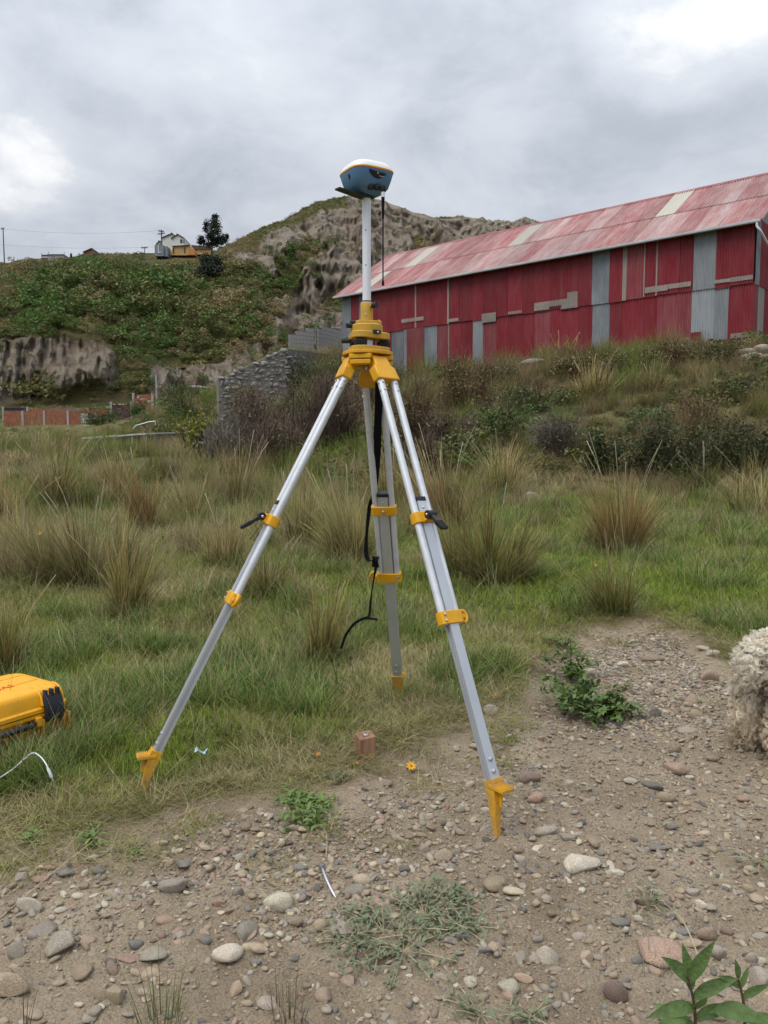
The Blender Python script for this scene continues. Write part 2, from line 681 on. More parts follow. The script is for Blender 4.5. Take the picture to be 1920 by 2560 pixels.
def G(x, y):
    x = np.asarray(x, float); y = np.asarray(y, float)
    r = np.hypot(x, y)
    z = G0(x, y)
    near = 1 - smooth(5, 12, r)
    b = bare(x, y)
    z = z + near * 0.035 * smooth(0.10, -0.12, b)
    z = z + near * (0.05 * (fbm(x * 1.7, y * 1.7, 2.0, 3) - 0.5) + 0.028 * (fbm(x * 7, y * 7, 5.0, 3) - 0.5))
    z = z + (1 - near) * 0.35 * (fbm(x * 0.35, y * 0.35, 7.0, 4) - 0.5) * smooth(5, 14, r)
    z = z + near * smooth(-0.05, 0.1, b) * (0.026 * (fbm(x * 16, y * 16, 9.0, 3) - 0.5) + 0.016 * (fbm(x * 42, y * 42, 6.0, 2) - 0.5))
    # crumbly soil heaps along the turf edge
    for hx, hy, hr, hz in HEAPS:
        d = np.hypot(x - hx, y - hy) / hr
        z = z + hz * np.exp(-d * d * 2) * (0.6 + 0.8 * fbm(x * 16, y * 16, 3.0, 3))
    return z


HEAPS = [(*W0(690, 2085), 0.22, 0.045), (*W0(900, 2010), 0.2, 0.03), (*W0(560, 2120), 0.15, 0.02), (*W0(1340, 1850), 0.2, 0.03)]


def Gs(x, y):
    return float(G(np.array([x]), np.array([y]))[0])


def Wg(px, py, y0=1.0, y1=130.0):
    """first ground point seen at photo pixel (px, py)"""
    Y = np.geomspace(y0, y1, 500)
    u = (px - 960) / FPX; v = (1280 - py) / FPX
    dy = math.cos(PITCH) + v * math.sin(PITCH); dz = -math.sin(PITCH) + v * math.cos(PITCH)
    t = Y / dy
    d = CAMZ + dz * t - G(u * t, Y)
    k = np.where(d < 0)[0]
    i = int(k[0]) if len(k) else len(Y) - 1
    if i == 0:
        yy = Y[0]
    else:
        yy = Y[i - 1] + (Y[i] - Y[i - 1]) * d[i - 1] / (d[i - 1] - d[i] + 1e-12)
    t = yy / dy
    x = u * t
    return Vector((x, yy, Gs(x, yy)))


def ground_at(px, Y):
    x = (px - 960) / FPX * Y
    return Vector((x, Y, Gs(x, Y)))


def ground_material():
    m = bpy.data.materials.new('ground_soil')
    m.use_nodes = True
    nt = m.node_tree; N = nt.nodes.new; L = nt.links.new
    b = nt.nodes['Principled BSDF']
    b.inputs['Roughness'].default_value = 0.95
    b.inputs['Specular IOR Level'].default_value = 0.15
    tc = N('ShaderNodeTexCoord')

    def noise(s, d=6, r=0.6):
        n = N('ShaderNodeTexNoise'); n.inputs['Scale'].default_value = s; n.inputs['Detail'].default_value = d; n.inputs['Roughness'].default_value = r
        L(tc.outputs['Object'], n.inputs['Vector'])
        return n.outputs['Fac']

    def ramp(f, *st):
        r = N('ShaderNodeValToRGB'); L(f, r.inputs[0])
        e = r.color_ramp.elements
        e[0].position, e[0].color = st[0][0], (*st[0][1], 1)
        e[1].position, e[1].color = st[-1][0], (*st[-1][1], 1)
        for p_, c in st[1:-1]:
            x = e.new(p_); x.color = (*c, 1)
        return r.outputs[0]

    def mixc(f, a, c, bt='MIX'):
        x = N('ShaderNodeMix'); x.data_type = 'RGBA'; x.blend_type = bt
        if isinstance(f, float):
            x.inputs[0].default_value = f
        else:
            L(f, x.inputs[0])
        L(a, x.inputs[6]); L(c, x.inputs[7])
        return x.outputs[2]
    dirt = ramp(noise(2.2, 8, 0.65), (0.30, (0.205, 0.158, 0.108)), (0.5, (0.308, 0.246, 0.172)), (0.68, (0.40, 0.328, 0.236)))
    speck = ramp(noise(190, 3, 0.7), (0.34, (0.55, 0.54, 0.53)), (0.5, (1, 1, 1)), (0.68, (1.3, 1.3, 1.3)))
    dirt = mixc(0.8, dirt, speck, 'MULTIPLY')
    sod = ramp(noise(1.4, 8, 0.7), (0.32, (0.070, 0.072, 0.026)), (0.5, (0.12, 0.112, 0.046)), (0.7, (0.18, 0.148, 0.073)))
    at = N('ShaderNodeAttribute'); at.attribute_name = 'bare'
    f = N('ShaderNodeMath'); f.operation = 'ADD'
    n3 = N('ShaderNodeMath'); n3.operation = 'MULTIPLY_ADD'
    L(noise(14, 6, 0.7), n3.inputs[0]); n3.inputs[1].default_value = 0.8; n3.inputs[2].default_value = -0.4
    L(at.outputs['Fac'], f.inputs[0]); L(n3.outputs[0], f.inputs[1])
    cl = N('ShaderNodeMapRange'); cl.inputs['From Min'].default_value = 0.3; cl.inputs['From Max'].default_value = 0.7
    L(f.outputs[0], cl.inputs['Value'])
    L(mixc(cl.outputs[0], sod, dirt), b.inputs['Base Color'])
    bp = N('ShaderNodeBump'); bp.inputs['Strength'].default_value = 0.9; bp.inputs['Distance'].default_value = 0.012
    h = N('ShaderNodeMath'); h.operation = 'ADD'
    L(noise(45, 8, 0.7), h.inputs[0]); L(noise(160, 4, 0.6), h.inputs[1])
    L(h.outputs[0], bp.inputs['Height']); L(bp.outputs[0], b.inputs['Normal'])
    MATS['ground_soil'] = m


def build_ground():
    ground_material()
    rr = np.concatenate([np.geomspace(0.35, 1.25, 24)[:-1], np.geomspace(1.25, 5.0, 250)[:-1], np.geomspace(5, 30, 150)[:-1], np.geomspace(30, 122, 60), [160, 260, 500, 1200, 3000]])
    f = np.radians(42)
    aa = np.concatenate([np.linspace(-f, f, 420), np.linspace(f, 2 * np.pi - f, 90)[1:-1]])
    R, A = np.meshgrid(rr, aa, indexing='ij')
    X = R * np.sin(A); Y = R * np.cos(A)
    far = R > 125
    Rc = np.minimum(R, 122)
    Z = G(Rc * np.sin(A), Rc * np.cos(A))
    Z = np.where(far, Z * np.clip(1 - (R - 122) / 400, 0, 1) - (R - 122) * 0.002, Z)
    V = np.stack([X, Y, Z], -1).reshape(-1, 3)
    n, k = R.shape
    i = np.arange(n * k).reshape(n, k)
    j = np.roll(i, -1, 1)
    F = np.stack([i[:-1], i[1:], j[1:], j[:-1]], -1).reshape(-1, 4)
    c = len(V)
    V = np.concatenate([V, [[0, 0, Gs(0, 0)]]])
    me = mesh_from('ground', V, F, 'ground_soil', True, None)
    bm = bmesh.new(); bm.from_mesh(me); bm.verts.ensure_lookup_table()
    for q in range(k):
        bm.faces.new((bm.verts[c], bm.verts[int(i[0, q])], bm.verts[int(j[0, q])])).smooth = True
    bmesh.ops.recalc_face_normals(bm, faces=bm.faces)
    bm.to_mesh(me); bm.free()
    bv = bare(V[:, 0], V[:, 1])
    near = 1 - smooth(4.5, 8, np.hypot(V[:, 0], V[:, 1]))
    val = smooth(-0.16, 0.08, bv) * near
    rv = np.hypot(V[:, 0], V[:, 1])
    val = np.maximum(val, 0.55 * smooth(0.62, 0.75, fbm(V[:, 0] * 0.9, V[:, 1] * 0.9, 11.0, 4)) * smooth(4, 9, rv))
    a = me.attributes.new('bare', 'FLOAT', 'POINT'); a.data.foreach_set('value', val.astype(np.float32))
    if me.polygons[1000].normal.z < 0:
        me.flip_normals()
    o = put('ground', me)
    kind(o, 'structure')


build_ground()

# ------------------------------------------------------------------ hillside
_hp = np.array([-1400, -300, 0, 150, 250, 330, 420, 560, 640, 760, 900, 1050, 1200, 1350, 1500, 1920, 3300], float)
_rowb = np.array([1025, 1020, 1016, 1012, 1005, 1000, 996, 990, 975, 965, 955, 950, 950, 945, 940, 930, 920], float)
_rowc = np.array([870, 855, 845, 842, 858, 905, 915, 900, 850, 770, 740, 740, 745, 750, 755, 770, 790], float)
_Yb = np.array([118, 118, 118, 118, 118, 119, 120, 122, 124, 126, 128, 130, 130, 130, 130, 130, 130], float)
_Yc = np.array([130, 127, 126, 126, 126, 125, 126, 130, 142, 168, 180, 184, 186, 188, 190, 195, 195], float)
_Yr = np.array([210, 208, 206, 206, 205, 205, 205, 205, 212, 224, 234, 242, 250, 256, 262, 280, 300], float)
_rp = np.array([-1400, -300, 0, 40, 60, 100, 160, 200, 260, 330, 440, 540, 560, 600, 650, 720, 760, 800, 850, 900, 960, 1000, 1030, 1090, 1130, 1180, 1250, 1285, 1300, 1318, 1335, 1370, 1500, 1920, 3300], float)
_rr = np.array([690, 660, 655, 657, 652, 646, 648, 641, 634, 634, 632, 632, 620, 602, 576, 548, 524, 503, 492, 491, 501, 516, 529, 544, 541, 546, 554, 551, 541, 549, 556, 566, 600, 640, 700], float)
HILL = {}


def rowz(row, Y):
    v = (1280 - row) / FPX
    dy = math.cos(PITCH) + v * math.sin(PITCH); dz = -math.sin(PITCH) + v * math.cos(PITCH)
    return CAMZ + dz / dy * Y


def hill_material():
    m = bpy.data.materials.new('hill_earth')
    m.use_nodes = True
    nt = m.node_tree; N = nt.nodes.new; L = nt.links.new
    b = nt.nodes['Principled BSDF']
    b.inputs['Roughness'].default_value = 1.0
    b.inputs['Specular IOR Level'].default_value = 0.05
    tc = N('ShaderNodeTexCoord')

    def noise(s, d=6, r=0.6, stretch=None):
        src = tc.outputs['Object']
        if stretch:
            mp = N('ShaderNodeMapping'); mp.inputs['Scale'].default_value = stretch
            L(src, mp.inputs[0]); src = mp.outputs[0]
        n = N('ShaderNodeTexNoise'); n.inputs['Scale'].default_value = s; n.inputs['Detail'].default_value = d; n.inputs['Roughness'].default_value = r
        L(src, n.inputs['Vector'])
        return n.outputs['Fac']

    def ramp(f, *st):
        r = N('ShaderNodeValToRGB'); L(f, r.inputs[0])
        e = r.color_ramp.elements
        e[0].position, e[0].color = st[0][0], (*st[0][1], 1)
        e[1].position, e[1].color = st[-1][0], (*st[-1][1], 1)
        for p_, c in st[1:-1]:
            x = e.new(p_); x.color = (*c, 1)
        return r.outputs[0]

    def mixc(f, a, c, bt='MIX'):
        x = N('ShaderNodeMix'); x.data_type = 'RGBA'; x.blend_type = bt
        if isinstance(f, float):
            x.inputs[0].default_value = f
        else:
            L(f, x.inputs[0])
        L(a, x.inputs[6]); L(c, x.inputs[7])
        return x.outputs[2]
    rock = ramp(noise(0.09, 7, 0.65), (0.3, (0.245, 0.190, 0.142)), (0.47, (0.335, 0.285, 0.230)), (0.6, (0.390, 0.345, 0.292)), (0.75, (0.40, 0.305, 0.215)))
    strata = ramp(noise(1.0, 5, 0.6, (0.02, 0.02, 0.55)), (0.36, (0.8, 0.75, 0.7)), (0.5, (1, 1, 1)), (0.64, (1.12, 1.1, 1.06)))
    rock = mixc(0.75, rock, strata, 'MULTIPLY')
    rock = mixc(0.8, rock, ramp(noise(2.6, 9, 0.75), (0.32, (0.62, 0.6, 0.58)), (0.68, (1.25, 1.25, 1.25))), 'MULTIPLY')
    sod = ramp(noise(0.12, 8, 0.7), (0.3, (0.095, 0.098, 0.040)), (0.5, (0.145, 0.132, 0.060)), (0.7, (0.20, 0.162, 0.090)))
    at = N('ShaderNodeAttribute'); at.attribute_name = 'bare'
    f = N('ShaderNodeMath'); f.operation = 'ADD'
    n3 = N('ShaderNodeMath'); n3.operation = 'MULTIPLY_ADD'
    L(noise(0.55, 8, 0.72), n3.inputs[0]); n3.inputs[1].default_value = 1.3; n3.inputs[2].default_value = -0.65
    L(at.outputs['Fac'], f.inputs[0]); L(n3.outputs[0], f.inputs[1])
    cl = N('ShaderNodeMapRange'); cl.inputs['From Min'].default_value = 0.3; cl.inputs['From Max'].default_value = 0.62
    L(f.outputs[0], cl.inputs['Value'])
    L(mixc(cl.outputs[0], sod, rock), b.inputs['Base Color'])
    bp = N('ShaderNodeBump'); bp.inputs['Strength'].default_value = 1.0; bp.inputs['Distance'].default_value = 1.3
    L(noise(1.6, 10, 0.75), bp.inputs['Height']); L(bp.outputs[0], b.inputs['Normal'])
    MATS['hill_earth'] = m


def build_hill():
    hill_material()
    px = np.concatenate([np.linspace(-1400, -150, 100)[:-1], np.linspace(-150, 1500, 760), np.linspace(1500, 3300, 140)[1:]])
    it = lambda t, a: np.interp(px, t, a)
    jag = 10 * (fbm(px / 23.0, 0.3 + 0 * px, 0, 4) - 0.5) * smooth(520, 600, px) + 2.5 * (fbm(px / 12.0, 3.3 + 0 * px, 0, 3) - 0.5)
    ks = [(it(_hp, _Yb) - 9, None, 5), (it(_hp, _Yb), it(_hp, _rowb), 80), (it(_hp, _Yc), it(_hp, _rowc), 150), (it(_hp, _Yr), it(_rp, _rr) + jag, 10)]
    Ys, Zs, Ss = [], [], []
    pts = []
    for Yk, rk, n in ks:
        z = rowz(rk, Yk) if rk is not None else rowz(it(_hp, _rowb), Yk) - 6
        pts.append((Yk, z, n))
    pts.append((it(_hp, _Yr) + 35, pts[3][1] - 1.5, 8))
    pts.append((it(_hp, _Yr) + 220, pts[3][1] - 16, 8))
    pts.append((it(_hp, _Yr) + 900, pts[3][1] * 0 - 10, 1))
    for i in range(len(pts) - 1):
        (Y0, Z0, n), (Y1, Z1, _) = pts[i], pts[i + 1]
        for q in range(n):
            t = q / n
            if i == 1:      # cliff band: concave foot
                tz = t + 0.10 * math.sin(math.pi * t)
            elif i == 2:
                tz = t + 0.06 * math.sin(math.pi * t)
            else:
                tz = t
            Ys.append(Y0 + (Y1 - Y0) * t); Zs.append(Z0 + (Z1 - Z0) * tz); Ss.append(np.full(len(px), i + t))
    Y = np.array(Ys); Z = np.array(Zs); S = np.array(Ss)
    PX = np.broadcast_to(px, Y.shape)
    u = (PX - 960) / FPX
    ROW = 1120 - (Z - CAMZ) / Y * FPX
    # where it is bare earth
    n1 = fbm(PX / 70.0, ROW / 70.0, 1.0, 4) - 0.5
    n2 = fbm(PX / 18.0, ROW / 26.0, 2.0, 4) - 0.5
    line = np.interp(ROW, [480, 560, 620, 700, 760, 860, 1000], [560, 555, 552, 600, 640, 690, 640])
    cl = smooth(-25, 45, PX - line + 60 * n1)
    top = smooth(60, 20, ROW - np.interp(PX, _rp, _rr) + 60 * n1) * smooth(905, 850, PX)
    cl = cl * (1 - 0.95 * top)
    top2 = smooth(26, 8, ROW - np.interp(PX, _rp, _rr) + 30 * n1) * smooth(880, 960, PX)
    cl = cl * (1 - 0.7 * top2)
    mid = smooth(0.10, 0.2, n1 + 0.5 * n2)
    cl = cl * (1 - 0.75 * mid)
    band = smooth(0.0, 0.25, S - 1 + 0.3 * n1) * smooth(2.03, 1.93, S + 0.25 * n1) * np.interp(PX, [-1400, 240, 310, 420, 480, 560, 640], [1, 1, 0.55, 0.75, 0.8, 0.75, 0.6])
    gul = smooth(285, 330, PX) * smooth(400, 360, PX)
    band = band * (1 - 0.8 * gul)
    B = np.clip(np.maximum(cl, band * smooth(2.2, 2.0, S)), 0, 1)
    B = np.where(S > 3.02, 0.15, B)
    # erosion gullies and strata
    arc = u * 190
    rid = lambda a, b, c: 1 - np.abs(2 * fbm(a, b, c, 4) - 1)
    g = rid(arc / 8.0 + 1.0 * fbm(arc / 14, Z / 9, 3.0, 3), Z / 30, 5.0)
    g2 = rid(arc / 3.0 + 0.7 * fbm(arc / 5, Z / 4, 2.0, 2), Z / 10.0, 8.0)
    g3 = fbm(arc / 1.3, Z / 1.1, 4.0, 3) - 0.5
    g4 = rid(arc / 1.2 + 0.5 * fbm(arc / 2, Z / 2, 6.0, 2), Z / 3.4, 12.0)
    act = smooth(1.0, 1.15, S) * smooth(3.0, 2.9, S)
    big = np.where(PX > 560, 1.0, 0.45)
    low = 0.55 + 0.5 * np.clip(3 - S, 0, 1.3)
    Yd = -B * act * ((g - 0.75) * 25 * big * low + (g2 - 0.75) * 7.0 * (0.4 + 0.6 * big) + g3 * 1.8 + (g4 - 0.75) * 1.6)
    Yd += B * act * 2.6 * (vnoise(0 * Z, Z * 0.45 + 0.7 * fbm(arc / 9, Z / 9, 2.0, 2), 1.0) - 0.5)
    veg = (1 - B) * act * (0.15 + 0.85 * smooth(2.95, 2.5, S))
    Zd = veg * (4.5 * (fbm(arc / 14, Y / 14, 4.0, 4) - 0.5) + 1.6 * (fbm(arc / 3.0, Y / 3.0, 6.0, 3) - 0.5))
    Y2 = Y + Yd
    Z2 = Z + Zd
    Z2 = np.where(S > 2.9, CAMZ + (Z2 - CAMZ) * Y2 / Y, Z2)
    X2 = u * Y2
    V = np.stack([X2, Y2, Z2], -1).reshape(-1, 3)
    n, k = Y.shape
    i = np.arange(n * k).reshape(n, k)
    F = np.stack([i[:-1, :-1], i[:-1, 1:], i[1:, 1:], i[1:, :-1]], -1).reshape(-1, 4)
    me = mesh_from('hillside', V, F, 'hill_earth', True, None)
    a = me.attributes.new('bare', 'FLOAT', 'POINT'); a.data.foreach_set('value', B.astype(np.float32).ravel())
    kind(put('hillside', me), 'structure')
    HILL.update(V=V.reshape(n, k, 3), B=B, S=S, px=px, ROW=ROW)


build_hill()


def hill_top(px_):
    """ridge point of the hill in the direction of photo column px_"""
    j = int(np.argmin(np.abs(HILL['px'] - px_)))
    i = int(np.argmin(np.abs(HILL['S'][:, j] - 3.0)))
    return Vector(HILL['V'][i, j])


def hill_at(px_, row):
    j = int(np.argmin(np.abs(HILL['px'] - px_)))
    v = HILL['V'][:, j]
    s = HILL['S'][:, j]
    rows = 1120 - (v[:, 2] - CAMZ) / v[:, 1] * FPX
    ok = np.where((rows <= row) & (s > 1))[0]
    i = int(ok[0]) if len(ok) else int(np.argmin(np.abs(s - 3)))
    return Vector(v[i])


# ------------------------------------------------------------------ survey tripod with receiver
mat('aluminium', (0.60, 0.63, 0.67), rough=0.5, metal=0.35, var=0.12, scale=24, detail=9, spec=0.5, bump=0.02, bscale=300)
mat('aluminium_plain', (0.52, 0.55, 0.59), rough=0.42, metal=0.6, var=0.07, scale=12, spec=0.5, stretch=(1, 1, 0.2))
mat('yellow_paint', (0.66, 0.335, 0.010), rough=0.45, var=0.12, scale=22, spec=0.4, bump=0.06, bscale=250, detail=8)
mat('yellow_muddy', (0.66, 0.335, 0.010), rough=0.6, var=0.0, col2=(0.40, 0.24, 0.07), scale=26, spec=0.3, bump=0.15, bscale=120, detail=9, contrast=1.6)
mat('ochre_cast', (0.52, 0.315, 0.045), rough=0.5, var=0.08, scale=30, spec=0.35, bump=0.06, bscale=500)
mat('black_plastic', (0.012, 0.013, 0.016), rough=0.45, var=0.2, scale=20, spec=0.4)
mat('black_webbing', (0.008, 0.008, 0.010), rough=0.9, var=0.3, scale=300, spec=0.15)
mat('steel', (0.55, 0.55, 0.56), rough=0.28, metal=0.9, var=0.1, scale=40)
mat('white_shell', (0.74, 0.75, 0.74), rough=0.35, var=0.02, spec=0.45)
mat('blue_shell', (0.085, 0.195, 0.345), rough=0.4, var=0.06, scale=20, spec=0.45)
mat('amber_band', (0.72, 0.33, 0.03), rough=0.4, var=0.04)
mat('white_pole', (0.74, 0.77, 0.82), rough=0.33, metal=0.15, var=0.02, spec=0.5)
mat('pale_print', (0.7, 0.72, 0.74), rough=0.6, var=0.02)

YH = 2.55
HC = P(917, 893, YH)
zr = lambda row: P(917, row, YH).z
AZ = {'back': math.radians(80), 'left': math.radians(199), 'right': math.radians(308)}
_K = {'right': Wg(1243, 2092), 'left': Wg(354, 1978), 'back': Wg(999, 1736)}
LEG = {  # top of tubes, end of the sliding rail, tip (photo pixel + depth)
    'right': (P(964, 938, 2.475), P(1234, 1958, _K['right'].y + 0.035), _K['right']),
    'left': (P(864, 933, 2.53), P(389, 1884, _K['left'].y + 0.02), _K['left']),
    'back': (P(934, 950, 2.63), P(994, 1692, _K['back'].y - 0.02), _K['back']),
}
CLAMP = {'right': (1297, 1545), 'left': (1303, 1496), 'back': (1274, 1441)}


def leg_frame(which):
    T, E, K = LEG[which]
    a = (E - T).normalized()
    r = Vector((math.cos(AZ[which]), math.sin(AZ[which]), 0))
    t = Vector((-r.y, r.x, 0))
    t = (t - a * t.dot(a)).normalized()
    n = a.cross(t)
    if n.dot(r) < 0:
        n = -n
    if which == 'back':
        t = t * 1.14
    return T, E, K, a, t, n


def row_t(T, E, row):
    lo, hi = 0.0, 1.0
    for _ in range(40):
        m = (lo + hi) / 2
        p = T + (E - T) * m
        v = 1120 - 0
        d = Vector((0, math.cos(PITCH), -math.sin(PITCH))); up = Vector((0, math.sin(PITCH), math.cos(PITCH)))
        q = p - Vector((0, 0, CAMZ))
        py = 1280 - q.dot(up) / q.dot(d) * FPX
        if py < row:
            lo = m
        else:
            hi = m
    return (lo + hi) / 2


class Bolts:
    def __init__(self):
        self.l = []

    def build(self, name, m, parent):
        for c, nrm, r, h in self.l:
            MB().tube([c - nrm * 0.002, c + nrm * h * 0.6, c + nrm * h], [r, r, r * 0.55], 10).build(name, m, parent)


def bolt(mb, c, nrm, r=0.006, h=0.004):
    mb.l.append((Vector(c), Vector(nrm).normalized(), r, h))


def build_tripod():
    root = thing('survey_tripod', 'aluminium survey tripod with yellow head, clamps and pointed feet standing on the grass edge', 'tripod', (HC.x, HC.y, 0.0))
    # head
    z0, z1 = zr(905), zr(880)

    def outline(R, A, ph, n=60):
        return [((R + A * math.cos(3 * (2 * math.pi * k / n - ph))) * math.cos(2 * math.pi * k / n), (R + A * math.cos(3 * (2 * math.pi * k / n - ph))) * math.sin(2 * math.pi * k / n)) for k in range(n)]
    gap = math.radians(255)
    head = MB().prism(outline(0.082, 0.004, gap), zr(889), z1, (HC.x, HC.y, 0)).build('head_plate', 'yellow_paint', root, bevel=0.002)
    for g in (255, 13.5, 139.5):
        ga = math.radians(g)
        d = Vector((math.cos(ga), math.sin(ga), 0)); s = Vector((-d.y, d.x, 0))
        c = Vector((HC.x, HC.y, 0)) + d * 0.058
        m = MB()
        m.frame_box(c + Vector((0, 0, (zr(889) + zr(903)) / 2 - 0.0005)), s, d, Vector((0, 0, 1)), 0.074, 0.044, zr(889) - zr(903) - 0.002)
        m.frame_box(c + Vector((0, 0, (zr(904) + zr(916)) / 2)), s, d, Vector((0, 0, 1)), 0.068, 0.042, zr(904) - zr(916), 1.0)
        m.build('hinge_block', 'yellow_paint', head, bevel=0.003)
    MB().tube([(HC.x, HC.y, zr(890)), (HC.x, HC.y, zr(925))], 0.014, 14).build('centring_screw', 'steel', root)
    for which in ('left', 'right', 'back'):
        T, E, K, a, t, n = leg_frame(which)
        up = -a
        Ln = (E - T).length
        tu = row_t(T, E, CLAMP[which][0]); tl = row_t(T, E, CLAMP[which][1])
        Cu = T + (E - T) * tu; Cl = T + (E - T) * tl
        prof = [(-.016, -.012), (-.016, -.005), (-.011, -.004), (-.011, .004), (-.016, .005), (-.016, .012), (.016, .012), (.016, .005), (.011, .004), (.011, -.004), (.016, -.005), (.016, -.012)]
        S = Cu + up * 0.055
        ring = lambda c, k=1.0: [c + t * (x * k) + n * (y * k) for x, y in prof]
        leg = MB().loft([ring(S), ring(E)]).build('leg', 'aluminium_plain', root, angle=30)
        for s in (-1, 1):
            MB().tube([T + t * (s * 0.026) + up * 0.012, Cl + t * (s * 0.026) + a * 0.02], 0.0115, 16).build('tube', 'aluminium', leg)
        # hinge bracket from the head down to the tubes
        hub = Vector((HC.x, HC.y, zr(899))) + Vector((math.cos(AZ[which]), math.sin(AZ[which]), 0)) * 0.052
        q = T + a * 0.022
        rg = []
        for c, wt, wn in ((hub, 0.058, 0.034), (hub + (q - hub) * 0.40, 0.060, 0.036), (hub + (q - hub) * 0.5, 0.080, 0.036), (q, 0.084, 0.034)):
            rg.append([c + t * (x * wt / 2) + n * (y * wn / 2) for x, y in ((-1, -1), (1, -1), (1, 1), (-1, 1))])
        MB().loft(rg).build('hinge_bracket', 'yellow_paint', leg, bevel=0.004)
        b = Bolts()
        for s in (-1, 1):
            for k in (0.032, 0.058):
                bolt(b, T + t * (s * 0.026) + a * k + n * 0.0105, n, 0.005)
                bolt(b, T + t * (s * 0.036) + a * k, t * s, 0.005)
        b.build('bolt', 'steel', leg)
        # black end cap of the rail
        MB().frame_box(S + up * 0.006, t, n, a, 0.036, 0.028, 0.014).build('end_cap', 'black_plastic', leg, bevel=0.002)
        # upper clamp, lever
        cu = MB()
        cu.loft([[Cu + a * z + t * x + n * y for x, y in superellipse(0.0405, 0.019, 5, 28)] for z in (-0.017, 0.017)])
        cu.frame_box(Cu + n * 0.022 - t * 0.0, t, n, a, 0.030, 0.014, 0.030)
        clamp = cu.build('clamp', 'yellow_paint', leg, bevel=0.002)
        pv = Cu + n * 0.036
        MB().tube([pv - t * 0.015, pv + t * 0.015], 0.0125, 14).build('lever_pivot', 'black_plastic', clamp)
        ld = (a * 0.80 + n * 0.55).normalized()
        ln = ld.cross(t).normalized()
        lv = MB()
        lv.loft([[pv + ld * s_ + t * (x * w) + ln * (y * h) for x, y in ((-1, -1), (1, -1), (1, 1), (-1, 1))] for s_, w, h in ((0.0, 0.011, 0.007), (0.03, 0.009, 0.005), (0.04, 0.012, 0.006), (0.075, 0.012, 0.0045))])
        for k in range(6):
            lv.frame_box(pv + ld * (0.043 + 0.0055 * k), t, ln, ld, 0.026, 0.0145 - 0.0005 * k, 0.0025)
        lv.build('lever', 'black_plastic', clamp, bevel=0.001)
        sb = Bolts(); bolt(sb, Cu - n * 0.0195, -n, 0.0065, 0.006); bolt(sb, pv + t * 0.015, t, 0.004); bolt(sb, pv - t * 0.015, -t, 0.004)
        bolt(sb, S + a * 0.022 + n * 0.012, n, 0.004); bolt(sb, S + a * 0.022 - n * 0.012, -n, 0.004)
        sb.build('screw', 'steel', clamp)
        # lower clamp with hook
        sd = {'right': 1, 'left': 1, 'back': 1}[which]
        if t.x < 0:
            sd = -1
        if which == 'back':
            sd = -sd
        c2 = MB()
        c2.loft([[Cl + a * z + t * x + n * y for x, y in superellipse(0.0405, 0.018, 5, 28)] for z in (-0.019, 0.019)])
        c2.frame_box(Cl + t * (sd * 0.046), t, n, a, 0.012, 0.020, 0.012)
        low = c2.build('clamp', 'yellow_paint', leg, bevel=0.002)
        hk = [Cl + t * (sd * (0.048 + 0.016 * math.sin(w_))) + a * (-0.018 * math.cos(w_)) for w_ in [math.pi * k / 8 for k in range(9)]]
        MB().tube(hk, 0.0055, 8).build('hook', 'yellow_paint', low)
        sb = Bolts()
        for k in (-0.009, 0.009):
            bolt(sb, Cl - t * (sd * 0.030) + a * k + n * 0.0175, n, 0.0042); bolt(sb, Cl - t * (sd * 0.030) + a * k - n * 0.0175, -n, 0.0042)
        sb.build('screw', 'steel', low)
        # foot
        f = MB()
        fa = (K - E).normalized()
        f.loft([[E + fa * s_ + t * (x * w) + n * (y * h + off) for x, y in ((-1, -1), (1, -1), (1, 1), (-1, 1))]
                for s_, w, h, off in ((-0.012, 0.020, 0.017, 0.0), (0.006, 0.020, 0.018, 0.002), (0.05, 0.0145, 0.014, 0.003), (0.075, 0.0125, 0.0115, 0.0), (0.085, 0.011, 0.0095, 0.0), ((K - E).length, 0.0065, 0.006, 0.0), ((K - E).length + 0.03, 0.002, 0.002, 0.0))])
        stp = (n * 0.97 - a * 0.0).normalized()
        hz = Vector((stp.x, stp.y, 0)).normalized()
        f.frame_box(E + hz * 0.026 + fa * 0.003, t, hz, Vector((0, 0, 1)), 0.044, 0.056, 0.010)
        for k in range(8):
            f.frame_box(E + hz * (0.006 + 0.0062 * k) + fa * 0.003 + Vector((0, 0, 0.0065)), t, hz, Vector((0, 0, 1)), 0.042, 0.0032, 0.004)
        f.frame_box(E + hz * 0.02 + fa * 0.03, t, hz, fa, 0.008, 0.03, 0.05, 0.3)
        f.build('foot', 'yellow_muddy', leg, bevel=0.0015)
        sb = Bolts()
        for k in (0.03, 0.062):
            for s in (-1, 1):
                bolt(sb, E - a * k + n * (s * 0.012), n * s, 0.0065, 0.005)
        sb.build('bolt', 'steel', leg)
    # black carrying strap hanging beside the back leg
    T, E, K, a, t, n = leg_frame('back')
    xr = Vector((1, 0, 0))
    pts = [P(948, 948, 2.60), P(947, 1000, 2.63), P(944, 1080, 2.68), P(943, 1150, 2.74), P(938, 1225, 2.80), P(925, 1262, 2.845), P(917, 1330, 2.85), P(915, 1378, 2.84), P(921, 1400, 2.83), P(935, 1399, 2.835), P(940, 1392, 2.86), P(938, 1418, 2.87)]
    wd = [xr, xr, xr, (0.8, 0.6, 0), (0.35, 0.9, 0), (0.5, 0.8, 0), (0.35, 0.9, 0), (0.5, 0.85, 0), (0.6, 0.8, 0), (0.6, 0.7, 0), xr, xr]
    MB().ribbon(smooth_path(pts, 4), interp_dirs(wd, 4), [0.026] * (len(pts) * 4 - 3), 0.0018).build('strap', 'black_webbing', root)
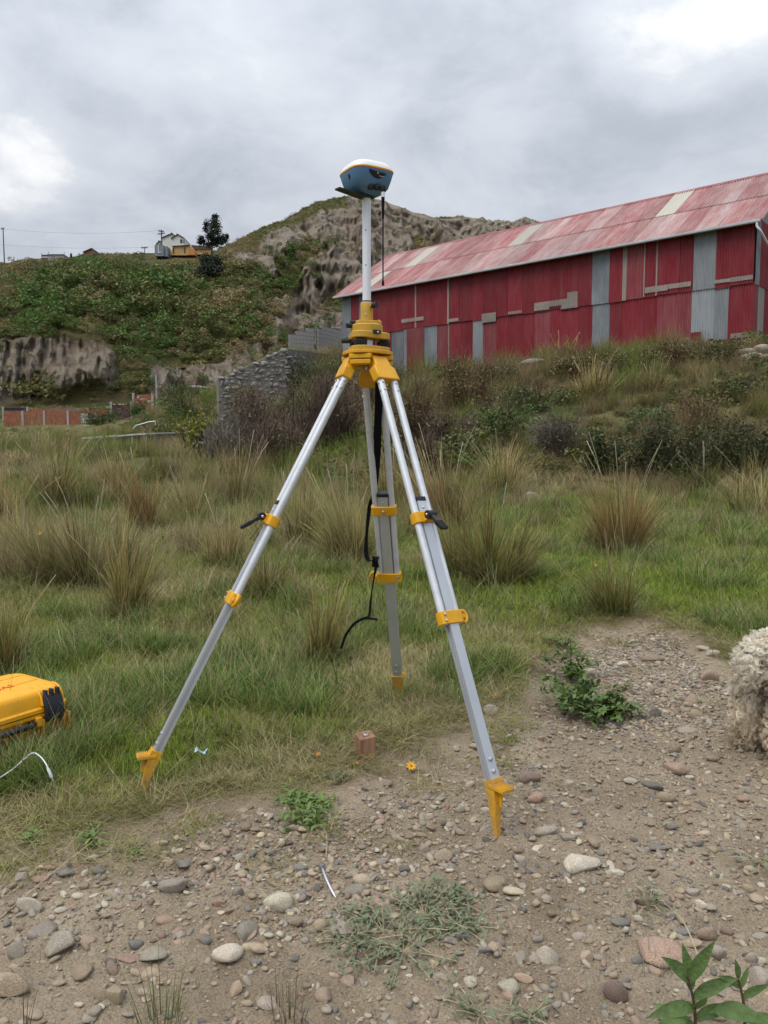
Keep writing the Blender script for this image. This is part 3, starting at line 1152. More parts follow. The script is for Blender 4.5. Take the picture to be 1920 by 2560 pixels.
    pts2 = [P(940, 1415, 2.86), P(936, 1440, 2.86), P(930, 1475, 2.85), P(926, 1510, 2.83), P(922, 1540, 2.80), P(905, 1548, 2.76), P(885, 1560, 2.74), P(866, 1585, 2.73), P(852, 1622, 2.72)]
    wd2 = [xr, (0.5, 0.8, 0), (0.3, 0.9, 0), (0.6, 0.7, 0), (0.4, 0.8, 0.2), (0.2, 0.5, 0.8), (0.4, 0.2, 0.9), (0.7, 0.2, 0.6), (0.8, 0.5, 0.2)]
    st = MB().ribbon(smooth_path(pts2, 4), interp_dirs(wd2, 4), [0.010] * (len(pts2) * 4 - 3), 0.0018)
    pts3 = [P(905, 1547, 2.77), P(922, 1546, 2.79), P(944, 1549, 2.81)]
    st.ribbon(smooth_path(pts3, 3), (0.2, 0.7, 0.6), 0.009, 0.0018)
    st.build('strap', 'black_webbing', root)
    return root


def smooth_path(pts, k):
    pts = [Vector(p) for p in pts]
    out = []
    n = len(pts)
    for i in range(n - 1):
        p0, p1, p2, p3 = pts[max(i - 1, 0)], pts[i], pts[i + 1], pts[min(i + 2, n - 1)]
        for j in range(k):
            s = j / k
            out.append(0.5 * ((2 * p1) + (p2 - p0) * s + (2 * p0 - 5 * p1 + 4 * p2 - p3) * s * s + (3 * p1 - p0 - 3 * p2 + p3) * s ** 3))
    out.append(pts[-1])
    return out


def interp_dirs(ds, k):
    ds = [Vector(d) for d in ds]
    out = []
    for i in range(len(ds) - 1):
        for j in range(k):
            out.append(ds[i].lerp(ds[i + 1], j / k).normalized())
    out.append(ds[-1].normalized())
    return out


build_tripod()


def build_tribrach():
    c = Vector((HC.x, HC.y, 0))
    root = thing('tribrach', 'ochre yellow levelling tribrach with black foot screws on top of the tripod head', 'tribrach', (HC.x, HC.y, zr(880)))
    A3 = [math.radians(x) for x in (10, 130, 250)]

    def lobes(R, A, n=72, p=1.0):
        o = []
        for k in range(n):
            th = 2 * math.pi * k / n
            r = R + A * max(math.cos(3 * (th - A3[0])), -0.6) ** 1
            o.append((r * math.cos(th), r * math.sin(th)))
        return o
    MB().prism(lobes(0.066, 0.011), zr(879.5), zr(869), c).build('base_plate', 'ochre_cast', root, bevel=0.002)
    for a in A3:
        d = Vector((math.cos(a), math.sin(a), 0)) * 0.056 + c
        z = zr(860)
        n = 40
        rg = lambda r, zz: [d + Vector(((r + 0.0012 * math.cos(k * math.pi)) * math.cos(2 * math.pi * k / n), (r + 0.0012 * math.cos(k * math.pi)) * math.sin(2 * math.pi * k / n), zz)) for k in range(n)]
        fs = MB().loft([rg(0.018, z - 0.010), rg(0.0205, z - 0.008), rg(0.0205, z + 0.006), rg(0.018, z + 0.008)]).build('foot_screw', 'black_plastic', root)
        MB().tube([d + Vector((0, 0, zr(870))), d + Vector((0, 0, zr(843)))], 0.0075, 12).build('spindle', 'steel', fs)
        MB().tube([d + Vector((0, 0, zr(856))), d + Vector((0, 0, zr(848)))], 0.012, 14).build('collar', 'black_plastic', fs)
    MB().lathe(c, [(0.026, zr(869)), (0.026, zr(851))], 24).build('core', 'steel', root)
    MB().prism(lobes(0.064, 0.012), zr(850), zr(833), c).build('top_plate', 'ochre_cast', root, bevel=0.003)
    lk = Vector((math.cos(math.radians(185)), math.sin(math.radians(185)), 0))
    MB().tube([c + lk * 0.05 + Vector((0, 0, zr(853))), c + lk * 0.082 + Vector((0, 0, zr(853)))], 0.008, 12).build('locking_knob', 'black_plastic', root, bevel=0.001)
    fd = Vector((math.cos(math.radians(305)), math.sin(math.radians(305)), 0)); fs_ = Vector((-fd.y, fd.x, 0))
    wv = MB().frame_box(c + fd * 0.058 + Vector((0, 0, zr(835))), fs_, fd, (0, 0, 1), 0.026, 0.012, 0.011).build('level_window', 'black_plastic', root, bevel=0.001)
    MB().lathe(c + fd * 0.0645 + Vector((0, 0, zr(835) - 0.001)), [(0.003, -0.002), (0.003, 0.002)], 10).build('bubble', 'white_shell', wv)
    MB().lathe(c, [(0.050, zr(833)), (0.052, zr(831)), (0.052, zr(815)), (0.048, zr(812.5))], 40).build('carrier_ring', 'ochre_cast', root, bevel=0.001)
    cb = MB()
    cb.prism(superellipse(0.040, 0.034, 3.5, 32, 0.3), zr(813), zr(804), c)
    bd = Vector((math.cos(math.radians(-8)), math.sin(math.radians(-8)), 0)); bs = Vector((-bd.y, bd.x, 0))
    cb.frame_box(c + bd * 0.035 + Vector((0, 0, (zr(812) + zr(803.5)) / 2)), bd, bs, (0, 0, 1), 0.026, 0.020, zr(803.5) - zr(812))
    cb.build('carrier', 'ochre_cast', root, bevel=0.002)
    MB().lathe(c + bd * 0.04 + Vector((0, 0, zr(803.5))), [(0.005, -0.001), (0.005, 0.003), (0.003, 0.004)], 12).build('level_vial', 'amber_band', root)
    kd = Vector((math.cos(math.radians(200)), math.sin(math.radians(200)), 0))
    MB().tube([c + kd * 0.04 + Vector((0, 0, zr(816))), c + kd * 0.052 + Vector((0, 0, zr(816))), c + kd * 0.053 + Vector((0, 0, zr(816))), c + kd * 0.070 + Vector((0, 0, zr(816)))], [0.005, 0.005, 0.009, 0.008], 12).build('clamp_knob', 'black_plastic', root)
    MB().tube([c + kd * 0.035 + Vector((0, 0, zr(808))), c + kd * 0.056 + Vector((0, 0, zr(808)))], 0.006, 12).build('clamp_knob', 'black_plastic', root)
    ad = MB().lathe(c, [(0.0205, zr(810)), (0.0205, zr(781.6)), (0.0200, zr(781.2)), (0.0205, zr(780.8)), (0.0205, zr(760)), (0.0195, zr(758))], 32).build('adapter', 'ochre_cast', root, angle=25)
    MB().lathe(c, [(0.0185, zr(758)), (0.0185, zr(756.5))], 28).build('lip', 'white_shell', ad)
    kb = Vector((math.cos(math.radians(-40)), math.sin(math.radians(-40)), 0))
    MB().tube([c + kb * 0.018 + Vector((0, 0, zr(766))), c + kb * 0.025 + Vector((0, 0, zr(766)))], 0.0065, 12).build('knob_neck', 'ochre_cast', ad)
    MB().tube([c + kb * 0.024 + Vector((0, 0, zr(766))), c + kb * 0.026 + Vector((0, 0, zr(766))), c + kb * 0.043 + Vector((0, 0, zr(766)))], [0.007, 0.0095, 0.0095], 16).build('locking_knob', 'black_plastic', ad)
    b = Bolts(); bolt(b, c + Vector((-0.002, -0.0205, zr(789))), (0, -1, 0), 0.004, 0.001)
    b.build('screw', 'steel', ad)


build_tribrach()


def build_receiver():
    c = Vector((HC.x, HC.y, 0))
    pole = thing('extension_pole', 'white metal extension pole rising from the tribrach to the receiver', 'pole', (HC.x, HC.y, zr(757)))
    MB().lathe(c, [(0.0138, zr(753)), (0.0138, zr(490))], 28).build('tube', 'white_pole', pole)
    MB().lathe(c, [(0.0142, zr(757)), (0.0142, zr(752.5))], 28).build('collar', 'black_plastic', pole)
    for row in (578, 665):
        m = Bolts(); bolt(m, c + Vector((-0.002, -0.0136, zr(row))), (0, -1, 0), 0.0022, 0.0006)
        m.build('hole', 'black_plastic', pole)
    z0 = zr(492)
    root = thing('satellite_receiver', 'blue and white satellite survey receiver with amber band on top of the white pole', 'receiver', (HC.x, HC.y, z0))
    rot = math.radians(31)
    k = 0.876

    def ring(h, a, e=3.6):
        return [c + Vector((x, y, z0 + h)) for x, y in superellipse(a * k, a * k, e, 56, rot)]
    body = MB().loft([ring(0.0, 0.034, 2.6), ring(0.004, 0.040, 2.8), ring(0.012, 0.060, 3.2), ring(0.022, 0.0695), ring(0.045, 0.0785), ring(0.064, 0.0845), ring(0.066, 0.0848)]).build('lower_shell', 'blue_shell', root, angle=35)
    MB().loft([ring(0.066, 0.0856), ring(0.0675, 0.0865), ring(0.0705, 0.0865), ring(0.072, 0.0856)]).build('band', 'amber_band', root, angle=60)
    MB().loft([ring(0.072, 0.0850), ring(0.079, 0.0825), ring(0.089, 0.0745), ring(0.0935, 0.068, 3.2), ring(0.099, 0.052, 2.8), ring(0.102, 0.030, 2.4), ring(0.103, 0.008, 2)]).build('top_shell', 'white_shell', root, angle=50)

    def face(azdeg, h, out):
        a = math.radians(azdeg)
        d = Vector((math.cos(a), math.sin(a), 0)); s = Vector((-d.y, d.x, 0))
        nn = (d * 0.92 - Vector((0, 0, 0.39))).normalized()
        up = s.cross(nn) * -1
        if up.z < 0:
            up = -up
        rad = np.interp(h, [0.024, 0.045, 0.064], [0.0695, 0.0785, 0.0845]) * k
        return c + d * (rad + out) + Vector((0, 0, z0 + h)), s, up, nn
    pc, s, up, nn = face(301, 0.050, 0.0005)
    shape = [(-0.031, 0.010), (0.030, 0.006)] + [(0.030 - 0.061 * t_ ** 1.0, 0.004 - 0.017 * math.sin(math.pi * t_)) for t_ in np.linspace(0.04, 0.96, 12)]
    pan = MB().loft([[pc + s * x + up * y + nn * zz for x, y in shape] for zz in (-0.004, 0.0016)]).build('display_panel', 'black_plastic', body)
    m = MB()
    m.frame_box(pc + s * 0.014 + up * -0.004 + nn * 0.002, s, up, nn, 0.018, 0.0014, 0.0008)
    m.frame_box(pc + s * -0.002 + up * 0.004 + nn * 0.002, s, up, nn, 0.0012, 0.005, 0.0008)
    m.frame_box(pc + s * 0.0012 + up * 0.004 + nn * 0.002, s, up, nn, 0.0012, 0.005, 0.0008)
    m.frame_box(pc + s * 0.002 + up * 0.0022 + nn * 0.002, s, up, nn, 0.0025, 0.0012, 0.0008)
    m.build('print', 'pale_print', pan)
    pc, s, up, nn = face(222, 0.046, 0.0)
    MB().loft([[pc + s * x + up * y + nn * zz for x, y in superellipse(0.005, 0.009, 2.4, 20)] for zz in (-0.003, 0.0018)]).build('socket', 'black_plastic', body)
    for azd, off in ((285, 0.055), (305, 0.060)):
        a = math.radians(azd)
        q = c + Vector((math.cos(a), math.sin(a), 0)) * off
        MB().lathe(q + Vector((0, 0, z0 + 0.004)), [(0.008, 0.002), (0.0095, 0.005), (0.0095, 0.018)], 16).build('port', 'black_plastic', body)
    # measuring plate under the receiver
    d = Vector((-0.70, -0.71, 0)); s2 = Vector((-d.y, d.x, 0))
    out = [(0.02, -0.02), (0.126, -0.012), (0.128, 0.012), (0.02, 0.02), (-0.018, 0.018), (-0.018, -0.018)]
    MB().loft([[c + d * x + s2 * y + Vector((0, 0, z0 + zz)) for x, y in out] for zz in (-0.006, -0.0012)]).build('measuring_plate', 'black_plastic', root)
    # whip antenna hanging down
    ax = P(957.5, 500, 2.50)
    a0 = lambda row: Vector((ax.x, ax.y, P(957, row, 2.50).z))
    MB().tube([a0(466), a0(474), a0(480)], [0.010, 0.010, 0.007], 14).build('antenna_socket', 'black_plastic', body)
    an = MB().tube([a0(493), a0(510), a0(547), a0(548), a0(701), a0(702), a0(714)], [0.0055, 0.0050, 0.0030, 0.0021, 0.0021, 0.0036, 0.0042], 12).build('antenna', 'black_webbing', root)
    MB().tube([a0(479), a0(493.5)], 0.0062, 14).build('connector', 'white_shell', an)


build_receiver()

# ------------------------------------------------------------------ yellow carrying case
mat('case_yellow', (0.78, 0.37, 0.012), rough=0.42, var=0.05, scale=20, spec=0.4, bump=0.05, bscale=400)
mat('latch_navy', (0.020, 0.024, 0.036), rough=0.5, var=0.2, scale=30)
mat('logo_red', (0.55, 0.04, 0.02), rough=0.5, var=0.05)


def build_case():
    cpt = Wg(172, 1838)
    u = Vector((-0.55, -0.835, 0)).normalized(); v = Vector((-0.835, 0.55, 0)).normalized()
    zb = cpt.z + 0.012
    W, Lh = 0.26, 0.36
    root = thing('carrying_case', 'bright yellow plastic equipment case with dark latch lying in the grass', 'case', (cpt.x, cpt.y, zb))
    ctr = cpt + u * (Lh / 2) + v * (W / 2)
    ctr.z = 0

    def ring(z, grow, e=9):
        return [Vector((ctr.x, ctr.y, zb + z)) + u * x + v * y for x, y in superellipse(Lh / 2 + grow, W / 2 + grow, e, 64)]
    base = MB().loft([ring(0.0, -0.014), ring(0.006, -0.010), ring(0.070, -0.002), ring(0.076, 0.006), ring(0.086, 0.007)]).build('base_shell', 'case_yellow', root, angle=35)
    MB().loft([ring(0.0865, 0.002), ring(0.0895, 0.002)]).build('seal', 'black_plastic', base)
    lid = MB().loft([ring(0.0900, 0.008), ring(0.101, 0.008), ring(0.106, 0.001), ring(0.138, -0.003, 8), ring(0.149, -0.008, 7), ring(0.154, -0.016, 7), ring(0.1555, -0.03, 7)]).build('lid', 'case_yellow', root, angle=35)
    up = Vector((0, 0, 1))
    fr = ctr - v * (W / 2)           # middle of the front side

    def F_(x, out, z):
        return fr + u * x - v * out + Vector((0, 0, zb + z))
    for xc in (-0.125, 0.125):
        m = MB()
        m.loft([[F_(xc + sx * w_, o_, z_) + up * 0 for sx, o_ in ((-1, oo), (1, oo), (1, oo + 0.010), (-1, oo + 0.010))] for z_, w_, oo in ((0.058, 0.026, 0.006), (0.075, 0.029, 0.010), (0.093, 0.030, 0.012), (0.120, 0.030, 0.004), (0.137, 0.028, -0.002))])
        lt = m.build('latch', 'latch_navy', root, bevel=0.002)
        m = MB()
        for k in (-0.02, 0, 0.02):
            MB().frame_box(F_(xc + k, 0.002, 0.142), u, v, up, 0.007, 0.016, 0.022).build('latch_tooth', 'latch_navy', lt, bevel=0.001)
        m = MB()
        for k in (-0.034, -0.010, 0.010, 0.034):
            m = MB()
            m.loft([[F_(xc + k + sx * 0.003, o_, z_) for sx, o_ in ((-1, oo - 0.02), (1, oo - 0.02), (1, oo), (-1, oo))] for z_, oo in ((0.108, 0.013), (0.135, 0.006), (0.152, -0.010), (0.158, -0.030))])
            m.build('lid_rib', 'case_yellow', lid, bevel=0.002)
        m = MB()
        for k in (-0.045, -0.03, 0.03, 0.045):
            m = MB().frame_box(F_(xc + k * 1.15, 0.004, 0.035), u, v, up, 0.007, 0.02, 0.068)
            m.build('base_rib', 'case_yellow', base, bevel=0.002)
    # recessed panels on the lid
    m = MB()
    for xc in (-0.10, 0.06):
        m.frame_box(ctr + u * xc - v * 0.02 + Vector((0, 0, zb + 0.1555)), u, v, up, 0.10, 0.004, 0.004)
        m.frame_box(ctr + u * xc + v * 0.06 + Vector((0, 0, zb + 0.1555)), u, v, up, 0.10, 0.004, 0.004)
        m.frame_box(ctr + u * (xc - 0.05) + v * 0.02 + Vector((0, 0, zb + 0.1555)), u, v, up, 0.004, 0.08, 0.004)
    m.build('lid_ridge', 'case_yellow', lid, bevel=0.001)
    # handle
    h = MB()
    hp = [F_(-0.055, 0.004, 0.066), F_(-0.055, 0.020, 0.066), F_(-0.045, 0.026, 0.066), F_(0.045, 0.026, 0.066), F_(0.055, 0.020, 0.066), F_(0.055, 0.004, 0.066)]
    h.tube(hp, 0.009, 10)
    h.build('handle', 'black_plastic', root)
    m = MB()
    for xc in (-0.075, 0.075):
        m = MB().frame_box(F_(xc, 0.006, 0.066), u, v, up, 0.018, 0.024, 0.028)
        m.build('handle_mount', 'case_yellow', base, bevel=0.002)
    m = MB().tube([F_(0.045, -0.004, 0.034), F_(0.045, 0.006, 0.034)], 0.011, 16)
    m.build('pressure_valve', 'black_plastic', base)
    # red letters on the lid, read from the latch side
    cu = bpy.data.curves.new('case_letters', 'FONT')
    cu.body = 'SAS'
    cu.size = 0.034; cu.align_x = 'CENTER'; cu.align_y = 'CENTER'; cu.extrude = 0.0006
    tmp = bpy.data.objects.new('tmp_text', cu)
    COL.objects.link(tmp)
    dg = bpy.context.evaluated_depsgraph_get()
    me = bpy.data.meshes.new_from_object(tmp.evaluated_get(dg))
    bpy.data.objects.remove(tmp)
    me.materials.clear(); me.materials.append(MATS['logo_red'])
    pos = ctr - u * 0.045 - v * 0.02 + Vector((0, 0, zb + 0.1562)) - ORG[root.name]
    root.scale = (1.15, 1.15, 1.15)
    lo = put('lettering', me, lid, pos)
    lo.rotation_euler = (0, 0, math.atan2(-u.y, -u.x))


build_case()


def on_ground(px, py, lift=0.0):
    p = Wg(px, py)
    p.z += lift
    return p


def build_small():
    mat('cable_white', (0.66, 0.70, 0.74), rough=0.4, var=0.03)
    root = thing('charging_cable', 'thin white cable with a small plug lying curled on the grass', 'cable', on_ground(90, 1935))
    pts = [on_ground(-120, 2030, 0.02), on_ground(-50, 1990, 0.022), on_ground(0, 1985, 0.05), on_ground(35, 1970, 0.06), on_ground(62, 1958, 0.075), on_ground(85, 1962, 0.10), on_ground(104, 1972, 0.10), on_ground(117, 1982, 0.09), on_ground(122, 1986, 0.08)]
    MB().tube(smooth_path(pts, 5), 0.0019, 8).build('cord', 'cable_white', root)
    a, b = on_ground(121, 1985, 0.082), on_ground(131, 1987, 0.053)
    MB().tube([a, a + (b - a) * 0.2, a + (b - a) * 0.9, b], [0.0025, 0.0045, 0.0045, 0.003], 10).build('plug', 'cable_white', root)
    MB().tube([b, b + (b - a) * 0.35], 0.0022, 8).build('plug_tip', 'steel', root)
    # wooden survey stake
    mat('stake_wood', (0.27, 0.155, 0.095), rough=0.85, var=0.35, scale=9, stretch=(6, 6, 0.7), bump=0.4, bscale=60, spec=0.2)
    p = Wg(913, 1893)
    root = thing('survey_stake', 'short square wooden survey stake with a metal pin in its top', 'stake', p)
    r = math.radians(22)
    ax, ay = Vector((math.cos(r), math.sin(r), 0)), Vector((-math.sin(r), math.cos(r), 0))
    m = MB()
    hw = 0.028
    vs = []
    for z, k in ((-0.08, 0.98), (0.068, 1.0), (0.076, 0.985)):
        for i, j, dz in ((-1, -1, -0.004), (1, -1, 0.002), (1, 1, 0.005), (-1, 1, 0.0)):
            vs.append(p + ax * (i * hw * k) + ay * (j * hw * k) + Vector((0, 0, z + (dz if z > 0 else 0))))
    m.loft([vs[0:4], vs[4:8], vs[8:12]]).build('post', 'stake_wood', root, bevel=0.003)
    q = p + ay * -0.006 + Vector((0, 0, 0.0775))
    MB().lathe(q, [(0.009, 0), (0.0095, 0.002), (0.008, 0.0045), (0.004, 0.0055)], 18).build('pin_head', 'steel', root)
    MB().lathe(q, [(0.003, 0.005), (0.003, 0.0062)], 10).build('centre_mark', 'black_plastic', root)
    # bent nail
    p0, p1 = Wg(806, 2196), Wg(829, 2246)
    root = thing('bent_nail', 'bent shiny steel nail lying head up on the gravel', 'nail', p1)
    d = p1 - p0
    pts = smooth_path([p0 + Vector((0, 0, 0.026)), p0 + d * 0.35 + Vector((0.000, 0, 0.020)), p0 + d * 0.7 + Vector((0.004, 0, 0.010)), p1 + Vector((0.010, 0.0, 0.001))], 5)
    MB().tube(pts, [0.0036] * (len(pts) - 3) + [0.0032, 0.002, 0.0008], 10).build('shank', 'steel', root)
    hd = (pts[0] - pts[1]).normalized()
    MB().tube([pts[0] - hd * 0.001, pts[0], pts[0] + hd * 0.0025], [0.004, 0.0095, 0.009], 14).build('head', 'steel', root)
    # scrap of blue and white plastic in the grass
    mat('scrap_blue', (0.35, 0.5, 0.62), rough=0.4, var=0.4, scale=60, contrast=1.5)
    p = Wg(503, 1912)
    m = MB()
    g = [[p + Vector((0.012 * i - 0.018 + random.uniform(-.002, .002), 0.012 * j - 0.01, 0.045 + 0.008 * math.sin(i * 1.7 + j) + random.uniform(0, .004))) for i in range(4)] for j in range(3)]
    for j in range(2):
        for i in range(3):
            m.add([g[j][i], g[j][i + 1], g[j + 1][i + 1], g[j + 1][i]], [(0, 1, 2, 3)])
    o = m.build('plastic_scrap', 'scrap_blue', at=p)
    tag(o, 'small crumpled pale blue plastic scrap in the grass beside the left tripod foot', 'litter')
    so = o.modifiers.new('thick', 'SOLIDIFY'); so.thickness = 0.0008


build_small()
# ------------------------------------------------------------------ corrugated barn on the slope
def sheet_mat(name, col, col2, rough=0.5, metal=0.0, streak=True, fade=0.5):
    """painted or bare corrugated metal: vertical streaks, worn patches, tint per sheet"""
    m = bpy.data.materials.new(name)
    m.use_nodes = True
    nt = m.node_tree; N = nt.nodes.new; L = nt.links.new
    b = nt.nodes['Principled BSDF']
    b.inputs['Roughness'].default_value = rough
    b.inputs['Metallic'].default_value = metal
    b.inputs['Specular IOR Level'].default_value = 0.35
    tc = N('ShaderNodeTexCoord'); oi = N('ShaderNodeObjectInfo')
    add = N('ShaderNodeVectorMath'); add.operation = 'ADD'
    sc = N('ShaderNodeVectorMath'); sc.operation = 'SCALE'
    sc.inputs[0].default_value = (37.0, 11.0, 53.0)
    L(oi.outputs['Random'], sc.inputs['Scale'])
    L(tc.outputs['Object'], add.inputs[0]); L(sc.outputs[0], add.inputs[1])

    def noise(scale, stretch, d=6):
        mp = N('ShaderNodeMapping'); mp.inputs['Scale'].default_value = stretch
        L(add.outputs[0], mp.inputs[0])
        n = N('ShaderNodeTexNoise'); n.inputs['Scale'].default_value = scale; n.inputs['Detail'].default_value = d; n.inputs['Roughness'].default_value = 0.65
        L(mp.outputs[0], n.inputs['Vector'])
        return n.outputs['Fac']
    mul = N('ShaderNodeMath'); mul.operation = 'ADD'
    L(noise(2.2, (1, 1, 0.9)), mul.inputs[0])
    n2 = N('ShaderNodeMath'); n2.operation = 'MULTIPLY_ADD'
    L(noise(5.0, (3.0, 3.0, 0.25)), n2.inputs[0]); n2.inputs[1].default_value = 0.7; n2.inputs[2].default_value = -0.35
    L(n2.outputs[0], mul.inputs[1])
    rg = N('ShaderNodeMapRange'); rg.inputs['From Min'].default_value = 0.35; rg.inputs['From Max'].default_value = 0.72; rg.inputs['To Max'].default_value = fade
    L(mul.outputs[0], rg.inputs['Value'])
    mx = N('ShaderNodeMix'); mx.data_type = 'RGBA'
    L(rg.outputs[0], mx.inputs[0]); mx.inputs[6].default_value = (*col, 1); mx.inputs[7].default_value = (*col2, 1)
    hs = N('ShaderNodeHueSaturation')
    r1 = N('ShaderNodeMapRange'); r1.inputs['To Min'].default_value = 0.82; r1.inputs['To Max'].default_value = 1.16
    L(oi.outputs['Random'], r1.inputs['Value']); L(r1.outputs[0], hs.inputs['Value'])
    L(mx.outputs[2], hs.inputs['Color']); L(hs.outputs[0], b.inputs['Base Color'])
    MATS[name] = m


sheet_mat('sheet_red', (0.20, 0.011, 0.021), (0.265, 0.062, 0.070), 0.55, 0.0, fade=0.6)
sheet_mat('sheet_faded', (0.215, 0.036, 0.046), (0.28, 0.11, 0.115), 0.6, 0.0, fade=0.7)
sheet_mat('sheet_grey', (0.165, 0.185, 0.21), (0.29, 0.31, 0.33), 0.5, 0.25, fade=0.9)
sheet_mat('sheet_light', (0.26, 0.285, 0.31), (0.36, 0.38, 0.40), 0.5, 0.2, fade=0.8)
sheet_mat('sheet_pale', (0.27, 0.245, 0.215), (0.36, 0.33, 0.30), 0.65, 0.0, fade=0.8)
sheet_mat('roof_red', (0.29, 0.085, 0.078), (0.40, 0.27, 0.255), 0.5, 0.0, fade=0.95)
sheet_mat('roof_pink', (0.33, 0.15, 0.138), (0.44, 0.355, 0.34), 0.5, 0.0, fade=1.0)
sheet_mat('roof_clear', (0.40, 0.38, 0.31), (0.47, 0.45, 0.40), 0.4, 0.0, fade=0.6)
mat('gutter_metal', (0.42, 0.44, 0.46), rough=0.4, metal=0.3, var=0.15, scale=1.2)
mat('dark_timber', (0.035, 0.03, 0.026), rough=0.9, var=0.3)

BR = P(1884, 700, 30.0)
_ze = P(1884, 547, 30.0).z
_dl = 44.0
for _ in range(30):
    _dl *= (_ze - CAMZ) / (P(853, 737, _dl).z - CAMZ)
BL = P(855, 790, _dl)
BR.z = BL.z = 0
BU = (BL - BR); BLEN = BU.length; BU.normalize()
BN = Vector((-BU.y, BU.x, 0))
if BN.y < 0:
    BN = -BN                       # into the building
ZE = _ze
ZS = P(1884, 706, 30.0).z
ZB = P(1884, 846, 30.0).z


def wall_s(px, row=700):
    """distance along the long wall, from the near corner, at photo column px"""
    u = (px - 960) / FPX; v = (1280 - row) / FPX
    k = u / (math.cos(PITCH) + v * math.sin(PITCH))
    # BR.x + s*BU.x = k*(BR.y + s*BU.y)
    return (k * BR.y - BR.x) / (BU.x - k * BU.y)


def corr_mesh(name, m, w=1.0, pitch=0.10, amp=0.021, rows=1):
    """corrugated sheet: width w along x, height 1 along z, front towards -y"""
    n = max(2, int(round(w / pitch * 6)))
    vs, fs = [], []
    for j in range(rows + 1):
        for i in range(n + 1):
            x = w * i / n
            vs.append((x, amp * math.cos(2 * math.pi * x / pitch), j / rows))
    for j in range(rows):
        for i in range(n):
            a = j * (n + 1) + i
            fs.append((a, a + 1, a + n + 2, a + n + 1))
    me = mesh_from(name, vs, fs, m, True, None)
    return me


_SHEETS = {}


def sheet(parent, name, m, s0, s1, z0, z1, proud=0.0, label=None, origin=None, U=None, Nn=None):
    w = abs(s1 - s0)
    key = (m, round(w, 2))
    if key not in _SHEETS:
        _SHEETS[key] = corr_mesh('corrugated_' + m, m, round(w, 2))
    U = BU if U is None else U
    Nn = BN if Nn is None else Nn
    O = BR if origin is None else origin
    # sheet x axis runs against U so that the front (-y) looks out of the building
    p = O + U * max(s0, s1) - Nn * (0.05 + proud)
    p = Vector((p.x, p.y, z0)) - ORG[parent.name]
    ob = put(name, _SHEETS[key], parent, p, (0, 0, math.atan2(-U.y, -U.x)), (1, 1, z1 - z0))
    if label:
        ob['label'] = label
    return ob


